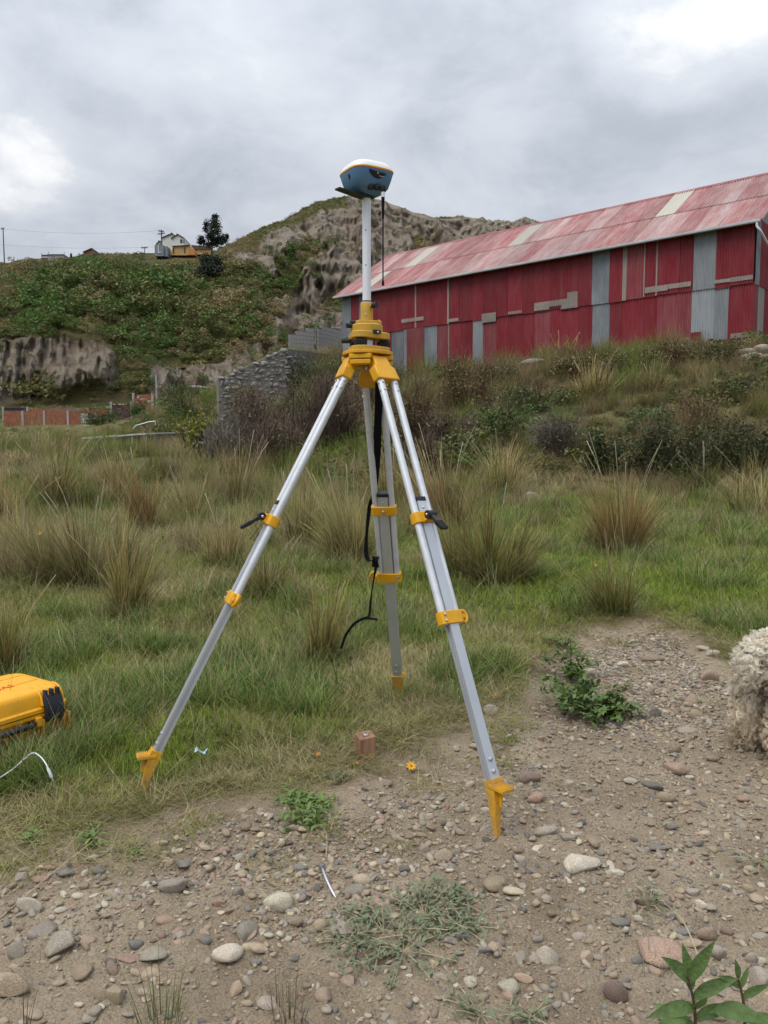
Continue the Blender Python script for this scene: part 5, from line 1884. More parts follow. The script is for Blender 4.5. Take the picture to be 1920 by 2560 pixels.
def build_ridge():
    D = 203.0
    # white gabled house
    b = P(400, 640, D)
    X = lambda px: P(px, 600, D).x
    Z = lambda row: P(400, row, D).z
    r = thing('white_house', 'white house with two stepped gables on the hilltop ridge', 'house', b)
    zb = Z(640)

    def gable(x0, x1, xp, zw0, zp, zw1, y0, y1, nm='wall'):
        pr = [(x0, zb - 2), (x1, zb - 2), (x1, zw1), (xp, zp), (x0, zw0)]
        w = MB().loft([[Vector((x, y, z)) for x, z in pr] for y in (y0, y1)]).build(nm, 'house_white', r, smooth_=False)
        for (xa, za), (xb_, zb_) in (((x0, zw0), (xp, zp)), ((xp, zp), (x1, zw1))):
            dx, dz = xb_ - xa, zb_ - za
            L_ = math.hypot(dx, dz)
            ux, uz = dx / L_, dz / L_
            e = 0.25
            q = [(xa - ux * e, za - uz * e + 0.02), (xb_ + ux * 0.0, zb_ + uz * 0.0 + 0.02)]
            MB().loft([[Vector((x, y, z)), Vector((x, y, z + 0.2))] + [Vector((x + 0.001, y + 0.0, z + 0.2))][:0] for x, z in q for y in (y0,)][:0] or
                      [[Vector((q[0][0], y, q[0][1])), Vector((q[1][0], y, q[1][1])), Vector((q[1][0], y, q[1][1] + 0.22)), Vector((q[0][0], y, q[0][1] + 0.22))] for y in (y0 - 0.3, y1 + 0.2)]).build('roof', 'house_roof_brown', r, smooth_=False)
        return w
    gable(X(405), X(446), X(431), Z(596), Z(585), Z(598), D, D + 8)
    w2 = gable(X(433), X(463), X(448), Z(600), Z(590.5), Z(599.5), D - 1.2, D + 7)
    gable(X(386), X(397), X(393), Z(606), Z(599), Z(600), D + 2, D + 6)
    for x0, x1, r0, r1 in ((453, 459, 601.5, 611), (461, 464, 602, 611)):
        wn = MB().box(X(x0), X(x1), D - 1.26, D - 1.15, Z(r1), Z(r0)).build('window', 'house_grey', r)
        MB().box(X(x0) + 0.12, X(x1) - 0.06, D - 1.29, D - 1.265, Z(r1) + 0.12, Z(r0) - 0.12).build('pane', 'dark_glass', wn)
    for x0, x1, r0, r1 in ((395, 398, 602, 613), (401, 404, 601, 613)):
        MB().box(X(x0), X(x1), D + 1.4, D + 2.2, Z(r1), Z(r0)).build('column', 'house_grey', r)
    # grey shed, ochre house, dark roof
    r = thing('grey_shed', 'dark grey metal shed in front of the white hilltop house', 'shed', P(400, 638, D - 8))
    xx = lambda px, d=D - 8: P(px, 600, d).x
    zz = lambda row, d=D - 8: P(400, row, d).z
    MB().box(xx(386), xx(408), D - 8, D - 5, zz(640), zz(612.5)).build('wall', 'house_grey', r)
    MB().box(xx(407), xx(417), D - 7.6, D - 4.6, zz(640), zz(614.5)).build('side_wall', 'house_grey', r)
    dr = MB().box(xx(394.5), xx(396.5), D - 8.1, D - 8.004, zz(632), zz(614)).build('door_jamb', 'house_white', r)
    MB().box(xx(395), xx(402.5), D - 8.12, D - 8.01, zz(632), zz(630)).build('sill', 'house_white', r)
    r = thing('ochre_house', 'long ochre wall house with sloping end below the white house', 'house', P(440, 635, D - 6))
    y = D - 6
    m = MB().loft([[Vector((xx(px, y), yy, zz(rw, y))) for px, rw in ((424, 638), (487, 638), (487, 628), (479, 616.5), (473, 614), (432, 616.5))] for yy in (y, y + 4)])
    m.build('wall', 'house_ochre', r, smooth_=False)
    MB().loft([[Vector((xx(px, y), yy, zz(rw, y))) for px, rw in ((470, 638), (487, 638), (487, 625), (472, 620))] for yy in (y - 0.3, y - 0.05)]).build('side_wall', 'house_orange', r, smooth_=False)
    MB().loft([[Vector((xx(px, y), yy, zz(rw, y))) for px, rw in ((430, 616.3), (474, 613.6), (474, 612.8), (430, 615.5))] for yy in (y - 0.4, y + 4.2)]).build('roof_edge', 'house_roof_brown', r, smooth_=False)
    for px in (433, 461):
        MB().box(xx(px, y) - 0.09, xx(px, y) + 0.09, y - 0.25, y - 0.02, zz(632, y), zz(616, y)).build('pilaster', 'house_roof_brown', r)
    r = thing('dark_roofed_house', 'low house with a black roof between the ochre wall and the tree', 'house', P(505, 632, D - 4))
    y = D - 4
    MB().loft([[Vector((xx(px, y), yy, zz(rw, y))) for px, rw in ((476, 636), (527, 636), (527, 621), (482, 620))] for yy in (y, y + 5)]).build('wall', 'house_ochre', r, smooth_=False)
    MB().loft([[Vector((xx(px, y), yy, zz(rw, y))) for px, rw in ((478, 613), (522, 617), (528, 623.5), (484, 623.5))] for yy in (y - 0.3, y + 5)]).build('roof', 'house_roof_brown', r, smooth_=False)
    MB().loft([[Vector((xx(px, y), yy, zz(rw, y))) for px, rw in ((473, 618), (478, 609.5), (484, 617))] for yy in (y - 0.2, y + 2)]).build('gable', 'house_white', r, smooth_=False)
    # far left house with blue tarp
    D2 = 200.0
    r = thing('flat_roofed_house', 'small beige flat roofed house with a blue and white side panel on the left ridge', 'house', P(140, 650, D2))
    X2 = lambda px: P(px, 640, D2).x
    Z2 = lambda row: P(140, row, D2).z
    MB().box(X2(119.5), X2(159), D2, D2 + 5, Z2(656), Z2(637.5)).build('wall', 'concrete_block', r)
    MB().box(X2(118.8), X2(159.5), D2 - 0.2, D2 + 5.2, Z2(637.4), Z2(635.5)).build('roof_slab', 'house_grey', r)
    w = MB().box(X2(136), X2(154.5), D2 - 0.08, D2 - 0.004, Z2(646), Z2(640)).build('window', 'house_white', r)
    MB().box(X2(136.3), X2(139), D2 - 0.12, D2 - 0.085, Z2(645.5), Z2(640.4)).build('pane', 'dark_glass', w)
    MB().box(X2(141), X2(154), D2 - 0.12, D2 - 0.085, Z2(645.5), Z2(640.4)).build('pane', 'house_grey', w)
    MB().box(X2(102), X2(118.6), D2 + 0.5, D2 + 0.7, Z2(640), Z2(635.5)).build('tarp', 'tarp_blue', r)
    MB().box(X2(102), X2(118.6), D2 + 0.5, D2 + 0.7, Z2(642.8), Z2(640.2)).build('white_panel', 'house_white', r)
    MB().box(X2(102), X2(118.6), D2 + 0.5, D2 + 0.7, Z2(656), Z2(643)).build('lower_panel', 'tarp_blue', r)
    for px, t in ((102, 632), (119.2, 628), (159, 629)):
        MB().box(X2(px) - 0.05, X2(px) + 0.05, D2 + 0.4, D2 + 0.5, Z2(650), Z2(t)).build('roof_post', 'house_grey', r)
    # water tank
    c = P(178, 645, 201.0)
    k = 201.0 / FPX
    r = thing('water_tank', 'small black water tank on the ridge beside the flat roofed house', 'tank', c)
    tk = MB().lathe(c, [(2.6 * k, -4 * k), (2.7 * k, 0), (2.7 * k, 8 * k), (2.2 * k, 10 * k), (1.0 * k, 11.5 * k)], 14).build('tank_body', 'black_plastic', r)
    MB().lathe(c + Vector((0, 0, 11.5 * k)), [(0.8 * k, 0), (0.8 * k, 1.0 * k)], 10).build('lid', 'black_plastic', r)
    # brick hut at the crest
    y = 202.0
    r = thing('brick_hut', 'small brown brick hut half hidden by scrub on the ridge', 'hut', P(222, 642, y))
    MB().loft([[Vector((P(px, 640, y).x, yy, P(222, rw, y).z)) for px, rw in ((209, 650), (233, 650), (232, 627), (229, 622), (210, 631))] for yy in (y, y + 4)]).build('wall', 'brick_far', r, smooth_=False)
    MB().loft([[Vector((P(px, 640, y).x, yy, P(222, rw, y).z)) for px, rw in ((208, 631.5), (231, 622), (231, 620.5), (208, 630))] for yy in (y - 0.4, y + 4.4)]).build('roof', 'house_roof_brown', r, smooth_=False)
    # utility poles and wires
    def pole(px, rt, rb, d, lab, arms=(), w=0.16, m='pole_wood', rad=None):
        a, t = P(px, rb, d), P(px, rt, d)
        t = Vector((a.x, a.y, t.z))
        r = thing('utility_pole', lab, 'pole', a, 'utility poles')
        MB().tube([a - Vector((0, 0, 2)), t], [rad or w, (rad or w) * 0.7], 8).build('post', m, r)
        for row, hw, ang in arms:
            z = P(px, row, d).z
            dd = Vector((math.cos(ang), math.sin(ang), 0.12 * math.cos(ang)))
            ar = MB().tube([Vector((a.x, a.y - 0.2, z)) - dd * hw, Vector((a.x, a.y - 0.2, z)) + dd * hw], 0.12, 6).build('crossarm', m, r)
            for s in (-0.9, -0.4, 0.4, 0.9):
                q = Vector((a.x, a.y - 0.2, z)) + dd * (hw * s)
                MB().tube([q, q + Vector((0, 0, 0.32))], 0.06, 6).build('insulator', 'house_grey', ar)
        return t
    t1 = pole(11, 571, 656, 200.0, 'tall slim utility pole at the far left end of the ridge', ((572.5, 0.4, 0),), 0.17)
    t2 = pole(405, 575, 640, 196.0, 'utility pole with two crossarms in front of the white house', ((579, 0.8, 0.9), (585, 0.85, 0.1)), 0.2)
    t3 = pole(362, 617, 640, 199.0, 'short utility pole with one crossarm left of the grey shed', ((620, 0.8, 0.3),), 0.13)
    pole(393, 938, 1030, 78.0, 'pale concrete utility post standing in front of the cliff', (), 0.14, 'pole_concrete', 0.15)

    def wire(a, b, sag, lab):
        pts = []
        for k_ in range(25):
            s = k_ / 24
            q = a.lerp(b, s); q.z -= sag * 4 * s * (1 - s)
            pts.append(q)
        o = MB().tube(pts, 0.018, 5).build('overhead_wire', 'pole_wood', at=a)
        tag(o, lab, 'wire', 'overhead wires on the ridge')
    wire(t1 + Vector((0, 0, -0.1)), t2 + Vector((-0.3, 0, -0.1)), 0.9, 'upper overhead wire between the left pole and the double crossarm pole')
    wire(P(11, 612.5, 200.0), P(404, 616, 196.0), 0.6, 'lower overhead wire running along the ridge to the grey shed')
    wire(P(-500, 560, 205.0), P(11, 612.5, 200.0), 0.6, 'overhead wire leaving the frame left of the left pole')


build_ridge()
# ------------------------------------------------------------------ vegetation
mat('grass_blade', (1, 1, 1), rough=0.6, var=0.12, scale=3, attr='Col', transl=0.36, inst=0.22, hue=0.018, spec=0.25)
mat('leaf', (1, 1, 1), rough=0.55, var=0.15, scale=4, attr='Col', transl=0.2, inst=0.18, hue=0.015, spec=0.3)
mat('twig', (1, 1, 1), rough=0.9, var=0.2, scale=4, attr='Col', inst=0.1, spec=0.1)


def patch(n, rad, L, w, lean, bend, c0, c1, seed, nseg=3, v=0.25):
    r = np.random.default_rng(seed)
    q = np.sqrt(r.uniform(0, 1, n)) * rad; t = r.uniform(0, 2 * np.pi, n)
    base = np.stack([q * np.cos(t), q * np.sin(t), np.full(n, -0.004)], 1)
    az = r.uniform(0, 2 * np.pi, n)
    Ls = r.uniform(*L, n); ws = np.full(n, w) * r.uniform(0.7, 1.3, n)
    return ribbons(base, az, r.uniform(*lean, n), r.uniform(*bend, n), Ls, ws, nseg, colvar(c0, n, r, v), colvar(c1, n, r, v), r)


def turf_protos():
    out = []
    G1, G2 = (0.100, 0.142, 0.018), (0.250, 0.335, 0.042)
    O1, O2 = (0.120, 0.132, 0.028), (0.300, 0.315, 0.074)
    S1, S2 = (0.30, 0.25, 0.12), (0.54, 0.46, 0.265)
    for k in range(4):      # short green
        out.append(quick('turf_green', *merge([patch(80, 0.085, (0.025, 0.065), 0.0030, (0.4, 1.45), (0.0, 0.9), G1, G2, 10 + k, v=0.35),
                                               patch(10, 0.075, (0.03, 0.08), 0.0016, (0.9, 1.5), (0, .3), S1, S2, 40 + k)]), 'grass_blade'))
    for k in range(4):      # olive, mixed with straw
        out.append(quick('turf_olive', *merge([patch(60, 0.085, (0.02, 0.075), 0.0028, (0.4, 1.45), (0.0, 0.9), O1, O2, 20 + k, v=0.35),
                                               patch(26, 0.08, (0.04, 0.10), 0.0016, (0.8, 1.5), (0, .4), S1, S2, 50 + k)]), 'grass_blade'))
    for k in range(3):      # mostly dry
        out.append(quick('turf_straw', *merge([patch(24, 0.075, (0.02, 0.06), 0.0024, (0.3, 1.3), (0.2, 1.0), O1, O2, 30 + k),
                                               patch(48, 0.09, (0.04, 0.13), 0.0017, (0.9, 1.53), (0, .3), S1, S2, 60 + k)]), 'grass_blade'))
    for k in range(3):      # taller lush tuft
        out.append(quick('turf_tall', *merge([patch(60, 0.06, (0.05, 0.13), 0.0036, (0.2, 1.2), (0.3, 1.3), G1, (0.165, 0.245, 0.055), 70 + k, 4, v=0.35),
                                              patch(8, 0.05, (0.10, 0.2), 0.0018, (0.2, 1.0), (0.2, .8), S1, S2, 80 + k, 4)]), 'grass_blade'))
    for k in range(4):      # long stray stalks, bent over
        out.append(quick('turf_stalks', *merge([patch(5, 0.06, (0.14, 0.42), 0.0024, (0.1, 1.3), (0.1, 1.0), (0.16, 0.15, 0.05), (0.50, 0.43, 0.25), 700 + k, 7),
                                                patch(5, 0.06, (0.10, 0.28), 0.0030, (0.2, 1.2), (0.2, 1.2), (0.09, 0.12, 0.03), (0.25, 0.28, 0.08), 720 + k, 6)]), 'grass_blade'))
    return out


def in_view(n, y0, y1, rng, margin=0.6, slope=0.56):
    y = np.sqrt(rng.uniform(y0 * y0, y1 * y1, n))
    x = rng.uniform(-1, 1, n) * (slope * y + margin)
    return x, y


def build_turf():
    rng = np.random.default_rng(21)
    X, Yv, S = [], [], []
    for y0, y1, dens, sc in ((0.9, 3.0, 560, 0.8), (3.0, 4.6, 400, 0.95), (4.6, 7.5, 190, 1.35), (7.5, 13.5, 80, 2.0)):
        area = 0.56 * (y1 * y1 - y0 * y0) + 1.2 * (y1 - y0)
        area += 2.0 * (y1 - y0)
        x, y = in_view(int(area * dens), y0, y1, rng, 1.6)
        X.append(x); Yv.append(y); S.append(np.full(len(x), sc))
    x = np.concatenate(X); y = np.concatenate(Yv); s = np.concatenate(S)
    b = bare(x, y)
    thin = fbm(x * 4, y * 4, 3.0, 3)
    keep = b < -0.02 - 0.10 * thin + 0.05
    keep &= ~((b > -0.35) & (thin > 0.60 + 0.4 * np.clip(-b / 0.35, 0, 1)))
    # a few stray tufts on the bare ground
    keep |= (b > -0.05) & (b < 0.45) & (rng.uniform(0, 1, len(x)) < 0.6 * np.exp(-np.clip(b, 0, 1) * 7) * smooth(0.50, 0.62, fbm(x * 2.6, y * 2.6, 31.0, 3)))
    x, y, s, b, thin = x[keep], y[keep], s[keep], b[keep], thin[keep]
    z = G(x, y)
    n1 = 0.6 * fbm(x * 0.9, y * 0.9, 8.0, 3) + 0.4 * fbm(x * 4.5, y * 4.5, 18.0, 3) + 0.10 * smooth(0.0, -0.7, b) - 0.05 + rng.normal(0, 0.07, len(x))
    n1 -= 0.12 * smooth(-0.25, 0.0, b)
    n1 += 0.07 * smooth(0.3, 1.2, x) * smooth(3.5, 4.5, y)
    far = smooth(4.0, 8.0, y)
    kindi = np.where(n1 > 0.525 + 0.01 * far, 0, np.where(n1 > 0.42, 1, 2))
    tall = (fbm(x * 2.6, y * 2.6, 15.0, 3) + rng.normal(0, 0.05, len(x)) > 0.63) & (b < -0.15)
    pick = np.where(kindi == 0, rng.integers(0, 4, len(x)), np.where(kindi == 1, rng.integers(4, 8, len(x)), rng.integers(8, 11, len(x))))
    pick = np.where(tall, rng.integers(11, 14, len(x)), pick)
    stalk = (rng.uniform(0, 1, len(x)) < 0.02 + 0.05 * smooth(3.0, 5.0, y)) & (b < -0.1)
    pick = np.where(stalk, rng.integers(14, 18, len(x)), pick)
    sc = s * rng.uniform(0.75, 1.35, len(x))
    sc = np.where(stalk, np.minimum(sc, 1.3), sc)
    hz = sc * rng.uniform(0.8, 1.25, len(x)) * (0.65 + 0.5 * smooth(0.0, -0.4, b))
    rot = np.stack([rng.normal(0, 0.12, len(x)), rng.normal(0, 0.12, len(x)), rng.uniform(0, 6.28, len(x))], 1)
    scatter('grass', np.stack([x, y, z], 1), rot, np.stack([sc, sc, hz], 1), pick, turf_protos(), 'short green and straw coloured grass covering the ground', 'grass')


build_turf()


def slope_protos():
    out = []
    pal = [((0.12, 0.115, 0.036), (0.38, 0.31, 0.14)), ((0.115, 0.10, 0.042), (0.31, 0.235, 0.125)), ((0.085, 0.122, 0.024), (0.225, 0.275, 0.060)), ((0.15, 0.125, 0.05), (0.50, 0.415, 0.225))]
    for k, (a, b) in enumerate(pal):
        for j in range(3):
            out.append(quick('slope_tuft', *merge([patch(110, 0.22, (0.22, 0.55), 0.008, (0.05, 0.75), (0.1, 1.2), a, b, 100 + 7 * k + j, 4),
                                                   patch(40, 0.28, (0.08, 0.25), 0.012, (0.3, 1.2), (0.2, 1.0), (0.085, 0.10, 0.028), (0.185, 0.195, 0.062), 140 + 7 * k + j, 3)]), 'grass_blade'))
    return out


def build_slope_grass():
    rng = np.random.default_rng(33)
    X, Yv, S = [], [], []
    for y0, y1, dens, sc in ((4.2, 8.0, 18.0, 0.5), (8.0, 14, 18.0, 0.75), (14, 22, 6.5, 1.0), (22, 34, 4.5, 1.3), (34, 50, 1.8, 1.9)):
        area = 0.56 * (y1 * y1 - y0 * y0)
        x, y = in_view(int(area * dens), y0, y1, rng, 2.0)
        X.append(x); Yv.append(y); S.append(np.full(len(x), sc))
    x = np.concatenate(X); y = np.concatenate(Yv); s = np.concatenate(S)
    # not inside the barn
    rel = np.stack([x - BR.x, y - BR.y], 1)
    su = rel @ np.array([BU.x, BU.y]); sn = rel @ np.array([BN.x, BN.y])
    keep = ~((sn > -0.25) & (sn < 9) & (su > -0.4) & (su < BLEN + 0.4))
    px = 960 + x / y * FPX
    # greener open turf on the right at the foot of the slope
    lush = smooth(1150, 1300, px) * smooth(14.5, 12.0, y)
    keep &= rng.uniform(0, 1, len(x)) > 0.93 * lush
    lush2 = smooth(13, 8.5, y)
    keep &= rng.uniform(0, 1, len(x)) > 0.6 * lush2 * smooth(800, 1150, px)
    keep &= (y > 7) | (rng.uniform(0, 1, len(x)) < smooth(0.40, 0.58, fbm(x * 0.8, y * 0.8, 41.0, 3)))
    keep &= bare(x, y) < -0.5
    x, y, s, px = x[keep], y[keep], s[keep], px[keep]
    z = G(x, y)
    n = fbm(x * 0.25, y * 0.25, 4.0, 3) + rng.normal(0, 0.08, len(x))
    pick = np.where(n > 0.555, 2, np.where(n > 0.48, 0, np.where(n > 0.40, 1, 3)))
    pick = np.where((px < 1050) & (y < 16) & (rng.uniform(0, 1, len(x)) < 0.5), 3, pick)
    pick = np.where((px > 600) & (y > 16) & (pick == 3), 1, pick) * 3 + rng.integers(0, 3, len(x))
    sc = s * rng.uniform(0.6, 1.25, len(x))
    near_barn = smooth(30, 27, y)
    rot = np.stack([rng.normal(0, 0.1, len(x)), rng.normal(0, 0.1, len(x)), rng.uniform(0, 6.28, len(x))], 1)
    hz = sc * rng.uniform(0.5, 1.2, len(x)) * (0.7 + 0.9 * smooth(0.42, 0.66, fbm(x * 0.7, y * 0.7, 51.0, 3)))
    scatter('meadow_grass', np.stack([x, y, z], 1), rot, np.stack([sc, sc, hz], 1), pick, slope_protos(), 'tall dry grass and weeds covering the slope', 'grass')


build_slope_grass()


def bush_protos():
    out = []
    pal = [(0.130, 0.148, 0.044), (0.190, 0.175, 0.064), (0.235, 0.192, 0.085), (0.100, 0.165, 0.036), (0.27, 0.222, 0.105)]
    for k, c in enumerate(pal):
        for j in range(3):
            r = np.random.default_rng(300 + 10 * k + j)
            n = 330
            n = 460
            nb = 10
            cent = r.normal(0, 0.25, (nb, 3)); cent[:, 2] = np.abs(cent[:, 2]) * 0.8 + 0.16
            w = r.integers(0, nb, n)
            dd = r.normal(0, 1, (n, 3)); dd[:, 2] = np.abs(dd[:, 2]) - 0.25
            dd /= np.linalg.norm(dd, axis=1)[:, None]
            p = cent[w] + dd * r.uniform(0.10, 0.21, (n, 1))
            p[:, 2] = np.maximum(p[:, 2], 0.0)
            out.append(quick('bush_shape', *leaves(p, r.uniform(0.05, 0.11, n), r, colvar(c, n, r, 0.16), 0.6, 0.6), 'leaf'))
    return out


def build_hill_scrub():
    rng = np.random.default_rng(55)
    V, B, S, px, ROW = HILL['V'], HILL['B'], HILL['S'], HILL['px'], HILL['ROW']
    d1 = V[1:, :-1] - V[:-1, :-1]; d2 = V[:-1, 1:] - V[:-1, :-1]
    area = np.linalg.norm(np.cross(d1, d2), axis=-1)
    Sc = S[:-1, :-1]; Bc = B[:-1, :-1]
    PX = np.broadcast_to(px[:-1], Sc.shape)
    w = area * ((1 - Bc) ** 1.5 + 0.035) * (Sc > 0.95) * (Sc < 3.25) * (PX > -500) * (PX < 1700)
    w = w * np.where(PX > 560, 1.9, 1.0)
    w = w.ravel() / w.sum()
    n = 10500
    c = rng.choice(len(w), n, p=w)
    i, j = np.unravel_index(c, Sc.shape)
    a, b = rng.uniform(0, 1, (n, 1)), rng.uniform(0, 1, (n, 1))
    p = V[i, j] + d1[i, j] * a + d2[i, j] * b
    pxs, rows = px[j], ROW[i, j]
    nz = fbm(pxs / 60, rows / 60, 3.0, 3) + rng.normal(0, 0.1, n)
    green = smooth(160, 230, pxs) * smooth(520, 420, pxs) * smooth(830, 730, rows)
    nz = nz + 0.10 * green - 0.035
    kx = np.where(nz > 0.62, 3, np.where(nz > 0.53, 0, np.where(nz > 0.45, 1, np.where(nz > 0.37, 2, 4))))
    pick = kx * 3 + rng.integers(0, 3, n)
    s = np.exp(rng.normal(0.35, 0.42, n)) * 1.15
    s *= np.where(B[i, j] > 0.4, 0.6, 1)
    s *= np.where((S[i, j] > 2.86), 0.5, 1)
    s *= np.where((S[i, j] > 2.9) & (pxs < 210), 0.2, 1)
    s = np.where(S[i, j] > 2.7, np.minimum(s, 0.9), s)
    big = (rng.uniform(0, 1, n) < 0.14) & (S[i, j] < 2.55)
    s = np.where(big, s * 1.9, s)
    pick = np.where(big & (rng.uniform(0, 1, n) < 0.7), rng.choice([0, 1, 2, 9, 10, 11], n), pick)
    s *= np.where((S[i, j] > 2.80) & (((pxs > 375) & (pxs < 500)) | ((pxs > 95) & (pxs < 190)) | (pxs < 30)), 0.3, 1)
    rot = np.stack([rng.normal(0, 0.15, n), rng.normal(0, 0.15, n), rng.uniform(0, 6.28, n)], 1)
    scatter('hillside_scrub', p - np.array([0, 0, 0.15]), rot, np.stack([s * 1.15, s * 1.15, s * rng.uniform(0.7, 1.1, n)], 1), pick, bush_protos(), 'dense green and brown scrub covering the hill', 'scrub')
    # scrub in the dip between the crest and the hill foot
    m = 1500
    y = rng.uniform(40, 119, m)
    q = rng.uniform(-150, 900, m)
    x = (q - 960) / FPX * y
    rel = np.stack([x - BR.x, y - BR.y], 1)
    su = rel @ np.array([BU.x, BU.y]); sn = rel @ np.array([BN.x, BN.y])
    ok = ~((sn > -1.0) & (sn < 10) & (su > -1) & (su < BLEN + 1.5))
    ok &= ~((q < 560) & (y > 50) & (y < 93) & (rng.uniform(0, 1, m) < np.where(q < 345, 0.75, 0.5)))
    ok &= ~((q > 690) & (q < 900) & (y < 56))
    x, y = x[ok], y[ok]
    z = G(x, y)
    m = len(x)
    s = np.exp(rng.normal(-0.1, 0.35, m)) * np.where((x / y * FPX + 960 < 345) & (y > 45) & (y < 93), 0.55, 1.0)
    rot = np.stack([rng.normal(0, 0.15, m), rng.normal(0, 0.15, m), rng.uniform(0, 6.28, m)], 1)
    pick = rng.choice([0, 0, 1, 3, 3, 4], m) * 3 + rng.integers(0, 3, m)
    scatter('valley_scrub', np.stack([x, y, z - 0.05], 1), rot, np.stack([s, s, s * 0.8], 1), pick, bush_protos(), 'green scrub in the dip below the hill', 'scrub')


build_hill_scrub()


def build_undergrowth():
    rng = np.random.default_rng(77)
    m = 750
    y = rng.uniform(13, 42, m); q = rng.uniform(480, 2000, m)
    x = (q - 960) / FPX * y
    n1 = fbm(x * 0.22, y * 0.22, 12.0, 3)
    rel = np.stack([x - BR.x, y - BR.y], 1)
    su = rel @ np.array([BU.x, BU.y]); sn = rel @ np.array([BN.x, BN.y])
    ok = ~((sn > -0.3) & (sn < 10) & (su > -0.6) & (su < BLEN + 1.0)) & (rng.uniform(0, 1, m) < smooth(0.36, 0.6, n1)) & ~((q > 1000) & (y < 15.5))
    x, y = x[ok], y[ok]
    m = len(x)
    s = np.exp(rng.normal(-0.35, 0.3, m))
    pick = rng.choice([0, 0, 1, 3, 3, 2], m) * 3 + rng.integers(0, 3, m)
    rot = np.stack([rng.normal(0, 0.15, m), rng.normal(0, 0.15, m), rng.uniform(0, 6.28, m)], 1)
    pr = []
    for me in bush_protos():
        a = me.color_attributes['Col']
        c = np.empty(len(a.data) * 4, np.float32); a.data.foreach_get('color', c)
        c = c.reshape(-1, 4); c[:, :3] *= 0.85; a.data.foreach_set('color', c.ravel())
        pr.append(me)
    scatter('undergrowth', np.stack([x, y, G(x, y) - 0.05], 1), rot, np.stack([s, s, s * 0.75], 1), pick, pr, 'low dark undergrowth between the shrubs on the slope', 'undergrowth')


build_undergrowth()


# ---- grass tussocks
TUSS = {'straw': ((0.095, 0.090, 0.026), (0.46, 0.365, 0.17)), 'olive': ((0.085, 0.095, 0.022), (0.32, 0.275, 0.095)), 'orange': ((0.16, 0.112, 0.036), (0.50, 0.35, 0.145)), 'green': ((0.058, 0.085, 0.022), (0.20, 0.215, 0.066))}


def tussock(label, px, row, h, w, tone, n, seed, heads=6, Y=None):
    b = Wg(px, row) if Y is None else ground_at(px, Y)
    r = np.random.default_rng(seed)
    root = thing('grass_tussock', label, 'grass', b, 'bunch grass tussocks')
    c0, c1 = TUSS[tone]
    n = int(n * 0.62)
    nc = 7
    cc = np.stack([r.normal(0, 0.11, nc) * w, r.normal(0, 0.11, nc) * w], 1); ch = r.uniform(0.6, 1.12, nc); wc = r.integers(0, nc, n)
    q = np.abs(r.normal(0, 0.5, n)) * w * 0.13; t = r.uniform(0, 2 * np.pi, n)
    base = np.stack([q * np.cos(t) + cc[wc, 0], q * np.sin(t) + cc[wc, 1], np.full(n, -0.01)], 1)
    az = np.arctan2(base[:, 1], base[:, 0]) + r.normal(0, 0.8, n)
    ln = np.clip(r.normal(0.28, 0.26, n), 0.02, 1.25) * (w / h) * 1.0
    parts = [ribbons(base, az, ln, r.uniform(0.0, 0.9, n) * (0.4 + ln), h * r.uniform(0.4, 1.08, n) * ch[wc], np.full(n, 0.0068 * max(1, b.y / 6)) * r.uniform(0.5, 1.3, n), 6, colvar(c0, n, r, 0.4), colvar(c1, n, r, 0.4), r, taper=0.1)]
    k = n // 3               # dead collapsed skirt
    t = r.uniform(0, 2 * np.pi, k)
    base = np.stack([0.15 * w * np.cos(t), 0.15 * w * np.sin(t), np.full(k, 0.0)], 1)
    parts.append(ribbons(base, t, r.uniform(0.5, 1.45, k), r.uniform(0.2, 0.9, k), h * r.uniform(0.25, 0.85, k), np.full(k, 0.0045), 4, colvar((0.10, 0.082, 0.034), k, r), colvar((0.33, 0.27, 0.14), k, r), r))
    k = n // 4               # green shoots at the foot
    t = r.uniform(0, 2 * np.pi, k); q = r.uniform(0, 0.28, k) * w
    base = np.stack([q * np.cos(t), q * np.sin(t), np.full(k, -0.01)], 1)
    parts.append(ribbons(base, t, r.uniform(0.1, 1.0, k), r.uniform(0.2, 0.9, k), h * r.uniform(0.15, 0.38, k), np.full(k, 0.0055), 4, colvar((0.042, 0.062, 0.014), k, r), colvar((0.11, 0.155, 0.038), k, r), r))
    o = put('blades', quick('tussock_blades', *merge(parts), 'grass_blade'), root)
    if heads:
        k = heads
        t = r.uniform(0, 2 * np.pi, k)
        base = np.stack([0.05 * w * np.cos(t), 0.05 * w * np.sin(t), np.zeros(k)], 1)
        ln = r.uniform(0.05, 0.5, k); Ls = h * r.uniform(1.02, 1.3, k)
        st = [ribbons(base, t, ln, r.uniform(0.1, 0.6, k), Ls, np.full(k, 0.0034 * max(1, b.y / 6)), 6, colvar((0.10, 0.09, 0.035), k, r), colvar((0.42, 0.36, 0.24), k, r), r, taper=1.6)]
        put('seed_stalk', quick('tussock_stalks', *merge(st), 'grass_blade'), root)
    root.rotation_euler = (float(r.normal(0, 0.09)), float(r.normal(0, 0.11)), 0.0)
    root.scale = (float(r.uniform(0.9, 1.3)), float(r.uniform(0.9, 1.2)), float(r.uniform(0.85, 1.12)))
    return root


